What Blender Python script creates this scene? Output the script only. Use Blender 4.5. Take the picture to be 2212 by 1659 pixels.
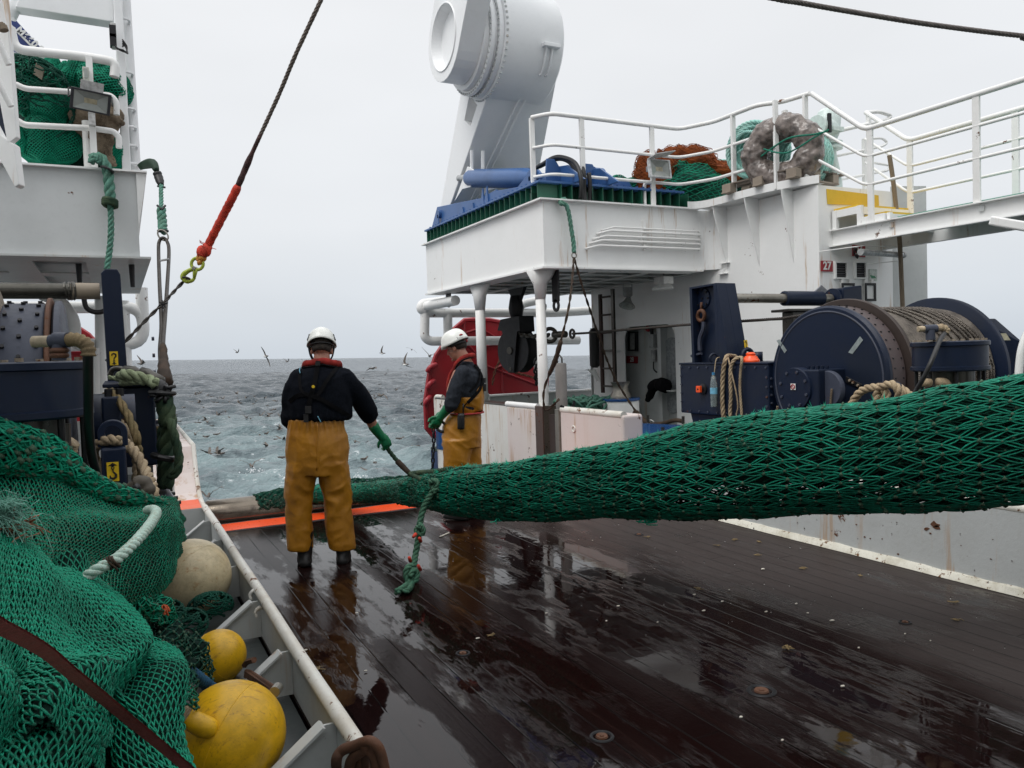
import bpy, bmesh, math, random
import numpy as np
from mathutils import Vector, Matrix
from mathutils.noise import noise as pnoise
R = math.radians
rnd = random.Random(7)
nr = np.random.RandomState(5)
sc = bpy.context.scene
for o in list(bpy.data.objects): bpy.data.objects.remove(o)
FPX, CX, CY, EYE = 1700.0, 1106.0, 829.5, 1.59
YAW, PITCH, ROLL = R(26.7), R(-2.2), R(1.9)
CF = Vector((math.sin(YAW)*math.cos(PITCH), math.cos(YAW)*math.cos(PITCH), math.sin(PITCH)))
_r0 = Vector((math.cos(YAW), -math.sin(YAW), 0)); _u0 = _r0.cross(CF)
CR = _r0*math.cos(ROLL) - _u0*math.sin(ROLL)
CU = _u0*math.cos(ROLL) + _r0*math.sin(ROLL)
CP = Vector((0, 0, EYE))
cam_d = bpy.data.cameras.new('camera'); cam = bpy.data.objects.new('camera', cam_d)
sc.collection.objects.link(cam); sc.camera = cam
cam_d.sensor_width = 36; cam_d.lens = FPX/2212*36; cam_d.clip_start = .05; cam_d.clip_end = 20000
cam.matrix_world = Matrix(((CR.x, CU.x, -CF.x, CP.x), (CR.y, CU.y, -CF.y, CP.y), (CR.z, CU.z, -CF.z, CP.z), (0, 0, 0, 1)))
SUN_EL, SUN_AZ = R(55), R(255)           # overcast: a wide, weak sun behind the camera
w = bpy.data.worlds.new('World'); sc.world = w; w.use_nodes = True
nt = w.node_tree; nt.nodes.clear()
wo = nt.nodes.new('ShaderNodeOutputWorld'); bg = nt.nodes.new('ShaderNodeBackground')
sky = nt.nodes.new('ShaderNodeTexSky'); sky.sky_type = 'NISHITA'; sky.sun_disc = False
sky.sun_elevation = SUN_EL; sky.sun_rotation = SUN_AZ; sky.dust_density = 5; sky.air_density = 1.0
tc = nt.nodes.new('ShaderNodeTexCoord'); sx = nt.nodes.new('ShaderNodeSeparateXYZ')
nt.links.new(tc.outputs['Generated'], sx.inputs[0])
cr = nt.nodes.new('ShaderNodeValToRGB'); nt.links.new(sx.outputs['Z'], cr.inputs[0])
el = cr.color_ramp.elements
el[0].position = 0.0; el[0].color = (.62, .675, .735, 1)
el[1].position = 1.0; el[1].color = (1.55, 1.57, 1.60, 1)
for p, c in ((.035, (.67, .72, .775, 1)), (.16, (.80, .825, .855, 1)), (.42, (.86, .873, .892, 1)), (.6, (1.06, 1.075, 1.10, 1))):
 e = el.new(p); e.color = c
nz = nt.nodes.new('ShaderNodeTexNoise'); nz.inputs['Scale'].default_value = 2.2; nz.inputs['Detail'].default_value = 3
mp = nt.nodes.new('ShaderNodeMapping'); mp.inputs['Scale'].default_value = (1, 1, 3.2)
nt.links.new(tc.outputs['Generated'], mp.inputs[0]); nt.links.new(mp.outputs[0], nz.inputs['Vector'])
mr = nt.nodes.new('ShaderNodeMapRange'); mr.inputs['From Min'].default_value = .3; mr.inputs['From Max'].default_value = .7
mr.inputs['To Min'].default_value = .965; mr.inputs['To Max'].default_value = 1.03
nt.links.new(nz.outputs['Fac'], mr.inputs['Value'])
mu = nt.nodes.new('ShaderNodeVectorMath'); mu.operation = 'SCALE'
nt.links.new(cr.outputs[0], mu.inputs[0]); nt.links.new(mr.outputs[0], mu.inputs['Scale'])
sk = nt.nodes.new('ShaderNodeVectorMath'); sk.operation = 'SCALE'; sk.inputs['Scale'].default_value = .006
nt.links.new(sky.outputs[0], sk.inputs[0])
ad = nt.nodes.new('ShaderNodeVectorMath'); ad.operation = 'ADD'
nt.links.new(mu.outputs[0], ad.inputs[0]); nt.links.new(sk.outputs[0], ad.inputs[1])
nt.links.new(ad.outputs[0], bg.inputs['Color']); bg.inputs['Strength'].default_value = 1.0
nt.links.new(bg.outputs[0], wo.inputs[0])
sun_d = bpy.data.lights.new('sun', 'SUN'); sun_d.energy = 1.5; sun_d.angle = R(35); sun_d.color = (1, .98, .95)
sun = bpy.data.objects.new('sun', sun_d); sc.collection.objects.link(sun)
_sd = Vector((math.sin(SUN_AZ)*math.cos(SUN_EL), math.cos(SUN_AZ)*math.cos(SUN_EL), math.sin(SUN_EL)))
sun.rotation_euler = _sd.to_track_quat('Z', 'Y').to_euler()
sc.view_settings.view_transform = 'Standard'; sc.view_settings.look = 'None'
sc.view_settings.exposure = 0.0; sc.view_settings.gamma = 1; sc.view_settings.use_curve_mapping = False
sc.cycles.max_bounces = 6; sc.cycles.diffuse_bounces = 3; sc.cycles.glossy_bounces = 3; sc.cycles.transmission_bounces = 5
sc.cycles.use_denoising = True
def ray(px, py): return CF + CR*((px-CX)/FPX) - CU*((py-CY)/FPX)
def D(px, py, d): return CP + ray(px, py)*d
def gz(px, py, z=0.0):
 r = ray(px, py); return CP + r*((z-EYE)/r.z)
def gx(px, py, x):
 r = ray(px, py); return CP + r*(x/r.x)
def gy(px, py, y):
 r = ray(px, py); return CP + r*(y/r.y)
def V(*a): return Vector(a)
def frames(pts, closed=False):
 n = len(pts); T = []
 for i in range(n):
  a = pts[(i-1) % n] if (closed or i > 0) else pts[0]
  b = pts[(i+1) % n] if (closed or i < n-1) else pts[-1]
  t = (b-a); T.append(t.normalized() if t.length > 1e-9 else Vector((0, 0, 1)))
 up = Vector((0, 0, 1)) if abs(T[0].z) < .9 else Vector((1, 0, 0))
 N = [(up - T[0]*up.dot(T[0])).normalized()]
 for i in range(1, n):
  v = N[-1] - T[i]*N[-1].dot(T[i])
  N.append(v.normalized() if v.length > 1e-6 else N[-1])
 return T, N, [T[i].cross(N[i]) for i in range(n)]
def spline(pts, k=8, closed=False):
 pts = [Vector(p) for p in pts]; n = len(pts); out = []
 if n < 3 and not closed:
  return [pts[0].lerp(pts[-1], i/k) for i in range(k+1)]
 for i in range(n if closed else n-1):
  if closed: p0, p1, p2, p3 = pts[(i-1) % n], pts[i], pts[(i+1) % n], pts[(i+2) % n]
  else: p0, p1, p2, p3 = pts[max(i-1, 0)], pts[i], pts[i+1], pts[min(i+2, n-1)]
  for j in range(k):
   t = j/k
   out.append(.5*((2*p1) + (p2-p0)*t + (2*p0-5*p1+4*p2-p3)*t*t + (3*p1-p0-3*p2+p3)*t**3))
 if not closed: out.append(pts[-1])
 return out
class MB:
 def __init__(s): s.v = []; s.f = []
 def add(s, vs, fs):
  o = len(s.v); s.v.extend(tuple(v) for v in vs); s.f.extend(tuple(i+o for i in f) for f in fs); return s
 def box(s, a, b):
  x0, y0, z0 = [min(a[i], b[i]) for i in range(3)]; x1, y1, z1 = [max(a[i], b[i]) for i in range(3)]
  return s.add([(x0,y0,z0),(x1,y0,z0),(x1,y1,z0),(x0,y1,z0),(x0,y0,z1),(x1,y0,z1),(x1,y1,z1),(x0,y1,z1)],
                     [(0,3,2,1),(4,5,6,7),(0,1,5,4),(1,2,6,5),(2,3,7,6),(3,0,4,7)])
 def obox(s, c, sx, sy, sz, ax=None, ay=None, az=None):
  ax = ax or V(1,0,0); ay = ay or V(0,1,0); az = az or V(0,0,1); c = Vector(c)
  P = [c+ax*(i*sx/2)+ay*(j*sy/2)+az*(k*sz/2) for k in (-1,1) for (i,j) in ((-1,-1),(1,-1),(1,1),(-1,1))]
  return s.add(P, [(0,3,2,1),(4,5,6,7),(0,1,5,4),(1,2,6,5),(2,3,7,6),(3,0,4,7)])
 def prism(s, poly, vec):
  poly = [Vector(p) for p in poly]; vec = Vector(vec); n = len(poly)
  nn = Vector((0,0,0))
  for i in range(n): nn += poly[i].cross(poly[(i+1) % n])
  if nn.dot(vec) > 0: poly = poly[::-1]
  return s.add(poly+[p+vec for p in poly], [tuple(range(n)), tuple(range(2*n-1, n-1, -1))] +
                     [((i+1) % n, i, n+i, n+(i+1) % n) for i in range(n)])
 def ring(s, outer, inner, vec):      # frame: two polys same count, extruded
  outer = [Vector(p) for p in outer]; inner = [Vector(p) for p in inner]; vec = Vector(vec); n = len(outer)
  vs = outer+inner+[p+vec for p in outer]+[p+vec for p in inner]; fs = []
  for i in range(n):
   j = (i+1) % n
   fs += [(i, j, n+j, n+i), (2*n+i, 3*n+i, 3*n+j, 2*n+j), (i, 2*n+i, 2*n+j, j), (n+i, n+j, 3*n+j, 3*n+i)]
  return s.add(vs, fs)
 def tube(s, pts, r, n=8, closed=False, cap=True, sq=1.0):
  pts = [Vector(p) for p in pts]; m = len(pts)
  rr = r if isinstance(r, (list, tuple)) else [r]*m
  T, N, B = frames(pts, closed); vs = []; fs = []
  for i in range(m):
   for k in range(n):
    a = 2*math.pi*k/n; vs.append(pts[i] + N[i]*(math.cos(a)*rr[i]*sq) + B[i]*(math.sin(a)*rr[i]))
  for i in range(m if closed else m-1):
   j = (i+1) % m
   for k in range(n):
    l = (k+1) % n; fs.append((i*n+k, i*n+l, j*n+l, j*n+k))
  if cap and not closed: fs += [tuple(range(n-1, -1, -1)), tuple(range((m-1)*n, m*n))]
  return s.add(vs, fs)
 def pipe(s, pts, r, n=10, bend=None, k=5):   # straight runs, rounded elbows
  pts = [Vector(p) for p in pts]; bend = bend if bend is not None else r*2.5; out = [pts[0]]
  for i in range(1, len(pts)-1):
   a, b, c = pts[i-1], pts[i], pts[i+1]
   u = (a-b); v = (c-b); d = min(bend, u.length*.48, v.length*.48); u.normalize(); v.normalize()
   p, q = b+u*d, b+v*d
   for j in range(k+1):
    t = j/k; out.append(p*(1-t)**2 + b*2*t*(1-t) + q*t*t)
  out.append(pts[-1]); return s.tube(out, r, n)
 def cyl(s, a, b, r, r2=None, n=24, cap=True):
  return s.tube([a, b], [r, r if r2 is None else r2], n, cap=cap)
 def lathe(s, prof, base, axis=(0,0,1), n=32):   # prof [(r,h)]
  base = Vector(base); ax = Vector(axis).normalized()
  u = ax.orthogonal().normalized(); w_ = ax.cross(u); vs = []; fs = []; m = len(prof)
  for r, h in prof:
   for k in range(n):
    a = 2*math.pi*k/n; vs.append(base+ax*h+(u*math.cos(a)+w_*math.sin(a))*max(r, 1e-4))
  for i in range(m-1):
   for k in range(n):
    l = (k+1) % n; fs.append((i*n+k, i*n+l, (i+1)*n+l, (i+1)*n+k))
  return s.add(vs, fs)
 def sphere(s, c, r, n=16, sx=1, sy=1, sz=1, M=None):
  c = Vector(c); vs = []; fs = []
  for i in range(n//2+1):
   th = math.pi*i/(n//2)
   for k in range(n):
    a = 2*math.pi*k/n
    p = Vector((math.sin(th)*math.cos(a)*r*sx, math.sin(th)*math.sin(a)*r*sy, math.cos(th)*r*sz))
    vs.append(c+(M @ p if M else p))
  for i in range(n//2):
   for k in range(n):
    l = (k+1) % n; fs.append((i*n+k, (i+1)*n+k, (i+1)*n+l, i*n+l))
  return s.add(vs, fs)
 def torus(s, c, Rr, r, axis=(0,0,1), n=20, m=8, sc2=1.0):
  c = Vector(c); ax = Vector(axis).normalized(); u = ax.orthogonal().normalized(); w_ = ax.cross(u)
  return s.tube([c+u*math.cos(2*math.pi*k/n)*Rr+w_*math.sin(2*math.pi*k/n)*Rr*sc2 for k in range(n)], r, m, closed=True)
 def rope(s, pts, r, pitch=None, strands=3, n=6, step=None, jit=0.0):
  pitch = pitch or r*7; L = 0; P = [Vector(p) for p in pts]; step = step or pitch/8
  seg = [0]
  for i in range(1, len(P)): L += (P[i]-P[i-1]).length; seg.append(L)
  m = max(4, int(L/step)); Q = []; j = 0
  for i in range(m+1):
   t = L*i/m
   while j < len(P)-2 and seg[j+1] < t: j += 1
   a = (t-seg[j])/max(seg[j+1]-seg[j], 1e-9); Q.append(P[j].lerp(P[j+1], min(max(a,0),1)))
  T, N, B = frames(Q)
  for k in range(strands):
   pp = []
   for i in range(m+1):
    a = 2*math.pi*(k/strands + L*i/m/pitch)
    pp.append(Q[i]+(N[i]*math.cos(a)+B[i]*math.sin(a))*r*.5)
   s.tube(pp, r*.56*(1+jit*rnd.uniform(-1,1)), n)
  return s
 def loft(s, rings, n=20, cap=True, rot=0):   # rings: (centre, rx, ry[, ux, uy])
  vs = []; fs = []
  for q in rings:
   c = Vector(q[0]); ux = q[3] if len(q) > 3 else V(1,0,0); uy = q[4] if len(q) > 4 else V(0,1,0)
   for k in range(n):
    a = 2*math.pi*k/n; vs.append(c+ux*(math.cos(a)*q[1])+uy*(math.sin(a)*q[2]))
  m = len(rings)
  for i in range(m-1):
   for k in range(n):
    l = (k+1) % n; fs.append((i*n+k, i*n+l, (i+1)*n+l, (i+1)*n+k))
  if cap: fs += [tuple(range(n-1,-1,-1)), tuple(range((m-1)*n, m*n))]
  return s.add(vs, fs)
 def build(s, name, m, parent=None, smooth=False, bevel=0, label=None, seg=2, fixn=False):
  me = bpy.data.meshes.new(name); me.from_pydata(s.v, [], s.f); me.update()
  if fixn:
   b = bmesh.new(); b.from_mesh(me); bmesh.ops.recalc_face_normals(b, faces=b.faces); b.to_mesh(me); b.free()
  if m: me.materials.append(m)
  o = bpy.data.objects.new(name, me); sc.collection.objects.link(o)
  if smooth:
   me.polygons.foreach_set('use_smooth', [True]*len(me.polygons))
   me.update()
   if smooth != 'all':
    b = bmesh.new(); b.from_mesh(me); lim = R(38)
    for e in b.edges:
     if len(e.link_faces) == 2 and e.calc_face_angle(0) > lim: e.smooth = False
    b.to_mesh(me); b.free()
  if bevel:
   md = o.modifiers.new('bevel', 'BEVEL'); md.width = bevel; md.segments = seg; md.limit_method = 'ANGLE'; md.angle_limit = R(40)
   md.harden_normals = False
  if parent is not None:
   o.parent = parent; off = Vector((0,0,0)); q = parent
   while q is not None: off += Vector(q.location); q = q.parent
   o.location = -off
  if label: o['label'] = label
  return o
def thing(name, label, cat, loc=(0,0,0), group=None, kind=None):
 o = bpy.data.objects.new(name, None); sc.collection.objects.link(o); o.location = Vector(loc); o.empty_display_size = .1
 return tag(o, label, cat, group, kind)
def tag(o, label, cat=None, group=None, kind=None):
 o['label'] = label
 if cat: o['category'] = cat
 if group: o['group'] = group
 if kind: o['kind'] = kind
 return o
def text(body, size, org, xd, yd, m, parent, ext=.001, bold=0.0, name='lettering', align='CENTER'):
 cu = bpy.data.curves.new(name, 'FONT'); cu.body = body; cu.size = size; cu.extrude = ext; cu.offset = bold
 cu.align_x = align; cu.align_y = 'CENTER'
 t = bpy.data.objects.new('tmp', cu); sc.collection.objects.link(t)
 me = bpy.data.meshes.new_from_object(t.evaluated_get(bpy.context.evaluated_depsgraph_get())); bpy.data.objects.remove(t)
 me.name = name; me.materials.clear(); me.materials.append(m)
 o = bpy.data.objects.new(name, me); sc.collection.objects.link(o)
 xd = Vector(xd).normalized(); yd = Vector(yd).normalized(); zd = xd.cross(yd); off = Vector((0,0,0)); q = parent
 while q is not None: off += Vector(q.location); q = q.parent
 p = Vector(org)-off
 o.parent = parent
 o.matrix_local = Matrix(((xd.x, yd.x, zd.x, p.x), (xd.y, yd.y, zd.y, p.y), (xd.z, yd.z, zd.z, p.z), (0,0,0,1)))
 return o
def chain(mb, pts, link=.1, wire=.014, wid=.55):
 P = [Vector(p) for p in pts]; L = 0; seg = [0]
 for i in range(1, len(P)): L += (P[i]-P[i-1]).length; seg.append(L)
 pit = link-2*wire; n = max(1, int(L/pit)); j = 0
 for i in range(n):
  t = L*(i+.5)/n
  while j < len(P)-2 and seg[j+1] < t: j += 1
  d = (P[j+1]-P[j]).normalized(); c = P[j]+d*(t-seg[j])
  a = d.orthogonal().normalized(); b = d.cross(a); u = a if i % 2 else b
  hl, hw = link/2-wire, link*wid/2-wire*.5; q = []
  for k in range(6): an = -math.pi/2+math.pi*k/5; q.append(c+d*(hl-hw+math.cos(an)*hw)+u*(math.sin(an)*hw))
  for k in range(6): an = math.pi/2+math.pi*k/5; q.append(c-d*(hl-hw)+d*(math.cos(an)*hw)+u*(math.sin(an)*hw))
  mb.tube(q, wire, 6, closed=True)
 return mb
def _n(t, ty, **k):
 n = t.nodes.new(ty)
 for a, b in k.items():
  if a in n.inputs: n.inputs[a].default_value = b
  else: setattr(n, a, b)
 return n
def newmat(name):
 m = bpy.data.materials.new(name); m.use_nodes = True; t = m.node_tree; b = t.nodes['Principled BSDF']
 tc = t.nodes.new('ShaderNodeTexCoord'); return m, t, b, tc
def noise(t, vec, scale, detail=4, rough=.6, mscale=None, mrot=None):
 n = t.nodes.new('ShaderNodeTexNoise'); n.inputs['Scale'].default_value = scale
 n.inputs['Detail'].default_value = detail; n.inputs['Roughness'].default_value = rough
 if mscale:
  mp = t.nodes.new('ShaderNodeMapping'); mp.inputs['Scale'].default_value = mscale
  if mrot: mp.inputs['Rotation'].default_value = mrot
  t.links.new(vec, mp.inputs[0]); vec = mp.outputs[0]
 t.links.new(vec, n.inputs['Vector']); return n.outputs['Fac']
def ramp(t, fac, a, b, ca=(0,0,0,1), cb=(1,1,1,1)):
 r = t.nodes.new('ShaderNodeMapRange'); r.inputs['From Min'].default_value = a; r.inputs['From Max'].default_value = b
 r.interpolation_type = 'SMOOTHSTEP'; t.links.new(fac, r.inputs['Value']); return r.outputs[0]
def mixc(t, fac, a, b):
 m = t.nodes.new('ShaderNodeMix'); m.data_type = 'RGBA'; m.clamp_factor = True
 for s, v in ((m.inputs[0], fac), (m.inputs[6], a), (m.inputs[7], b)):
  if hasattr(v, 'is_linked') or hasattr(v, 'links'): t.links.new(v, s)
  elif isinstance(v, (int, float)): s.default_value = v
  else: s.default_value = tuple(v)+(1,) if len(v) == 3 else v
 return m.outputs[2]
def math_(t, op, a, b=None):
 m = t.nodes.new('ShaderNodeMath'); m.operation = op
 for s, v in ((m.inputs[0], a), (m.inputs[1], b)):
  if v is None: continue
  if isinstance(v, (int, float)): s.default_value = v
  else: t.links.new(v, s)
 return m.outputs[0]
def bumpn(t, b, h, strength=.2, dist=.01):
 n = t.nodes.new('ShaderNodeBump'); n.inputs['Strength'].default_value = strength; n.inputs['Distance'].default_value = dist
 t.links.new(h, n.inputs['Height']); t.links.new(n.outputs[0], b.inputs['Normal']); return n
def mul(c, k): return tuple(min(1, x*k) for x in c)
def paint(name, col, rough=.45, rust=0.0, streak=0.0, dirt=.25, bump=.12, scale=3.0, metal=0.0, rustcol=(.16,.055,.018), bs=30, spec=.5, dirtcol=None):
 m, t, b, tc = newmat(name); v = tc.outputs['Object']
 big = noise(t, v, scale*.35, 5, .65); fine = noise(t, v, scale*6, 4, .7)
 c = mixc(t, math_(t, 'MULTIPLY', ramp(t, big, .42, .72), dirt), col, dirtcol or mul(col, .55))
 c = mixc(t, math_(t, 'MULTIPLY', ramp(t, fine, .5, .78), dirt*.7), c, dirtcol or mul(col, .6))
 rf = None
 if streak:
  st = noise(t, v, 1.0, 5, .7, (7, 7, .55)); big2 = noise(t, v, .9, 2, .5)
  f = math_(t, 'MULTIPLY', ramp(t, st, .60-streak*.12, .72-streak*.10), ramp(t, big2, .36, .58))
  c = mixc(t, math_(t, 'MULTIPLY', f, .75), c, (.42, .22, .07))
 if rust:
  rn = noise(t, v, scale*2.2, 6, .72); rn2 = noise(t, v, scale*.5, 2, .5)
  s_ = math_(t, 'ADD', math_(t, 'MULTIPLY', rn, .7), math_(t, 'MULTIPLY', rn2, .3))
  rf = ramp(t, s_, .66-rust*.2, .69-rust*.2)
  rc = mixc(t, noise(t, v, scale*9, 4), rustcol, mul(rustcol, .35))
  c = mixc(t, rf, c, rc)
 t.links.new(c, b.inputs['Base Color'])
 rr = math_(t, 'ADD', math_(t, 'MULTIPLY', fine, .25), rough-.12)
 if rf is not None: rr = math_(t, 'ADD', rr, math_(t, 'MULTIPLY', rf, .35))
 t.links.new(rr, b.inputs['Roughness']); b.inputs['Metallic'].default_value = metal
 b.inputs['Specular IOR Level'].default_value = spec
 if bump: bumpn(t, b, noise(t, v, bs, 3), bump, .004)
 return m
def simple(name, col, rough=.5, metal=0, spec=.5, var=.3, scale=20, bump=0):
 m, t, b, tc = newmat(name); f = noise(t, tc.outputs['Object'], scale, 4)
 t.links.new(mixc(t, ramp(t, f, .35, .7), mul(col, 1+var*.5), mul(col, 1-var)), b.inputs['Base Color'])
 b.inputs['Roughness'].default_value = rough; b.inputs['Metallic'].default_value = metal; b.inputs['Specular IOR Level'].default_value = spec
 if bump: bumpn(t, b, f, bump, .005)
 return m
def fibre(name, cols, scale=6, rough=.75, stripe=0):
 m, t, b, tc = newmat(name); v = tc.outputs['Object']
 a = noise(t, v, scale, 5, .7); f = noise(t, v, scale*14, 3, .7)
 c = mixc(t, ramp(t, a, .38, .66), cols[0], cols[1])
 if len(cols) > 2: c = mixc(t, ramp(t, f, .52, .72), c, cols[2])
 t.links.new(c, b.inputs['Base Color']); b.inputs['Roughness'].default_value = rough
 bumpn(t, b, noise(t, v, scale*30, 3), .5, .002); b.inputs['Specular IOR Level'].default_value = .22
 return m
WHITE = (.86, .865, .855)
M = dict(
 white=paint('white_paint', WHITE, .42, rust=.12, streak=.10, dirt=.16, bump=.22, bs=5, dirtcol=(.6,.6,.57)),
 white_pipe=paint('white_pipe_paint', (.83,.83,.815), .4, rust=.22, dirt=.25, bump=.15, scale=4, dirtcol=(.55,.53,.48)),
 white_clean=paint('white_crane_paint', (.85,.86,.865), .4, rust=0, streak=.0, dirt=.14, bump=.08, bs=6),
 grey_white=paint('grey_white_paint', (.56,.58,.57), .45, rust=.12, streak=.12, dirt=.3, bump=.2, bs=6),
 pink=paint('faded_pink_paint', (.68,.595,.565), .5, rust=.30, streak=.9, dirt=.35, bump=.3, scale=3.4, dirtcol=(.72,.69,.64)),
 rustwhite=paint('rust_stained_white_paint', (.72,.71,.67), .5, rust=.30, streak=.75, dirt=.3, bump=.3, scale=3.1, dirtcol=(.55,.5,.42)),
 gritwhite=paint('speckled_grey_white_paint', (.50,.52,.52), .55, rust=.27, streak=.4, dirt=.45, bump=.45, scale=3.6, bs=45, dirtcol=(.36,.36,.34)),
 railworn=paint('worn_rail_paint', (.70,.69,.64), .5, rust=.42, dirt=.5, bump=.3, scale=7, rustcol=(.20,.075,.02), dirtcol=(.45,.38,.28)),
 navy=paint('navy_paint', (.0055,.0125,.034), .40, rust=.14, dirt=.6, bump=.25, scale=4, bs=18, dirtcol=(.014,.018,.027), spec=.3),
 navy_grey=paint('worn_grey_navy_paint', (.050,.058,.085), .5, rust=.38, dirt=.6, bump=.3, scale=5, dirtcol=(.020,.022,.032), spec=.35),
 blue=paint('crane_blue_paint', (.04,.115,.30), .35, rust=.0, dirt=.4, bump=.12, scale=5),
 blue_deck=paint('blue_hatch_paint', (.012,.065,.21), .2, rust=.05, dirt=.35, bump=.1),
 red=paint('dark_red_paint', (.36,.010,.018), .32, rust=.1, dirt=.35, bump=.15, scale=3, dirtcol=(.17,.006,.010)),
 signred=paint('sign_red', (.33,.012,.02), .4, dirt=.3, bump=0, scale=12),
 yellow=paint('yellow_step_paint', (.72,.47,.02), .45, rust=.2, dirt=.3, scale=6),
 orange=paint('fluorescent_orange_paint', (.95,.095,.018), .3, rust=.0, dirt=.12, bump=.2, scale=5, dirtcol=(.55,.05,.01)),
 dkgreen=paint('dark_green_paint', (.008,.045,.028), .45, rust=.1, dirt=.4, scale=8),
 walkgreen=paint('green_walkway', (.10,.27,.20), .7, rust=0, dirt=.5, scale=12, bump=.5),
 steel=paint('bare_steel', (.32,.30,.26), .35, rust=.28, dirt=.6, metal=.7, scale=4, dirtcol=(.1,.09,.08)),
 grimy=paint('greasy_steel', (.07,.065,.055), .3, rust=.2, dirt=.6, metal=.5, scale=4, dirtcol=(.02,.018,.016)),
 black=simple('black_iron', (.012,.012,.014), .5, .3, scale=12, bump=.2),
 blackcloth=simple('black_webbing', (.004,.004,.005), .9, spec=.15,  scale=40),
 rubber=simple('black_rubber', (.010,.010,.011), .45, scale=10),
 rusty=paint('rusty_iron', (.12,.05,.025), .75, rust=.5, dirt=.7, scale=9, bump=.6, bs=60, dirtcol=(.05,.028,.018)),
 brownflange=paint('rust_brown_flange', (.036,.024,.020), .6, rust=.3, dirt=.6, scale=4, bump=.3, dirtcol=(.05,.035,.028)),
 oldflange=paint('chipped_flange', (.30,.25,.19), .65, rust=.45, dirt=.7, scale=9, bump=.5, dirtcol=(.16,.12,.08)),
 grey=simple('grey_plastic', (.35,.36,.36), .4, scale=8),
 glass=simple('lamp_glass', (.30,.32,.30), .12, scale=3),
 lampgrey=simple('lamp_body_grey', (.50,.50,.49), .4),
 lampdark=simple('lamp_body_dark', (.03,.03,.035), .4),
 zinc=simple('galvanised_metal', (.42,.43,.43), .35, .6),
 wood=paint('weathered_wood', (.22,.17,.12), .8, dirt=.6, scale=6, bump=.5, bs=50),
 wire=simple('greased_wire', (.045,.038,.032), .5, .4, scale=30, bump=.3),
 drumwire=simple('drum_wire', (.26,.23,.195), .45, .35, var=.5, scale=9),
 darkrope=fibre('dark_tarred_rope', ((.035,.025,.018), (.07,.045,.03)), 14),
 tanrope=fibre('tan_rope', ((.40,.31,.20), (.22,.16,.10), (.50,.42,.30)), 9),
 hairyrope=fibre('hairy_brown_rope', ((.13,.10,.045), (.22,.16,.08), (.07,.06,.02)), 14),
 greenrope=fibre('faded_green_rope', ((.10,.26,.20), (.06,.14,.10), (.26,.40,.33)), 10),
 olive=fibre('olive_rope', ((.022,.050,.030), (.065,.095,.05), (.012,.028,.018)), 9),
 paleteal=fibre('pale_teal_rope', ((.30,.58,.52), (.42,.62,.56), (.16,.40,.36)), 8),
 mint=fibre('mint_rope', ((.50,.66,.58), (.42,.55,.47), (.33,.26,.18)), 9),
 bluerope=fibre('blue_rope', ((.02,.07,.14), (.03,.11,.20), (.01,.03,.06)), 10),
 netgreen=fibre('green_twine', ((.003,.26,.15), (.002,.15,.088), (.010,.36,.215)), 5, .6),
 trawlgreen=fibre('wet_green_twine', ((.002,.165,.10), (.0015,.085,.052), (.008,.30,.19)), 4, .6),
 netdark=fibre('dark_and_shaded_twine', ((.002,.060,.038), (.0015,.034,.023), (.005,.10,.06)), 5, .7),  # darker green; on inner layers it carries their shade as colour
 netbase=fibre('shaded_net_inside', ((.0012,.014,.010), (.002,.022,.015)), 10, .95),  # near black, puts the shade inside and under the netting into colour
 knot=fibre('twine_knots', ((.07,.13,.085), (.03,.085,.055), (.14,.13,.08)), 30, .8),
 tuft=fibre('frayed_twine', ((.03,.50,.32), (.02,.36,.23)), 8, .7),
 orangenet=fibre('orange_net', ((.25,.062,.014), (.12,.028,.008), (.34,.10,.03)), 7, .85),
 tancloth=fibre('tan_net_cloth', ((.20,.155,.11), (.11,.085,.06), (.28,.22,.16)), 7, .9),
 plastic=simple('cling_film', (.185,.155,.14), .2, var=.6, scale=11, bump=.8),
 helmet=simple('white_helmet', (.80,.81,.77), .25, var=.06, scale=4),
 hair=simple('short_dark_hair', (.035,.027,.022), .9, scale=60, bump=.5),
 sweater=simple('navy_jersey', (.0045,.006,.010), .95, spec=.12, var=.4, scale=70, bump=.3),
 shirt=simple('charcoal_sweatshirt', (.026,.030,.038), .95, spec=.12, var=.3, scale=30, bump=.2),
 collar=simple('red_lifejacket_cloth', (.24,.020,.016), .8, spec=.2, var=.4, scale=12),
 oil=None, skin=None,
 glove=simple('green_glove', (.004,.155,.06), .45, var=.3, scale=12),
 boot=simple('black_boot', (.006,.0055,.0055), .6, scale=10),
 signwhite=simple('sign_white', (.78,.78,.76), .5, var=.1),
 signyellow=simple('sticker_yellow', (.78,.52,.02), .4, var=.15),
 signgreen=simple('sticker_green', (.01,.22,.09), .4, var=.1),
 signblack=simple('sticker_black', (.01,.01,.01), .5, var=.1),
 hookgreen=paint('lime_hook_paint', (.42,.50,.06), .4, rust=.15, dirt=.3, scale=30),
 shackle=paint('orange_shackle', (.55,.22,.03), .45, rust=.3, dirt=.3, scale=40),
 redwrap=simple('red_sleeve', (.58,.045,.020), .75, var=.4, scale=22, bump=.6),
 redbrown=simple('worn_sleeve', (.085,.04,.038), .8, var=.6, scale=14, bump=.6),
 strap=paint('brown_webbing', (.30,.080,.068), .6, dirt=.5, scale=8, bump=.6, bs=120, dirtcol=(.05,.012,.01)),
 alarm=simple('orange_lamp', (.9,.10,.02), .25, var=.1),
 duct=simple('grey_tape', (.26,.30,.30), .5, var=.2),
 scrap=simple('fish_scrap_white', (.62,.58,.50), .4, var=.3, scale=60),
 weed=simple('tan_scrap', (.20,.14,.06), .7, var=.4),
)
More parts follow.
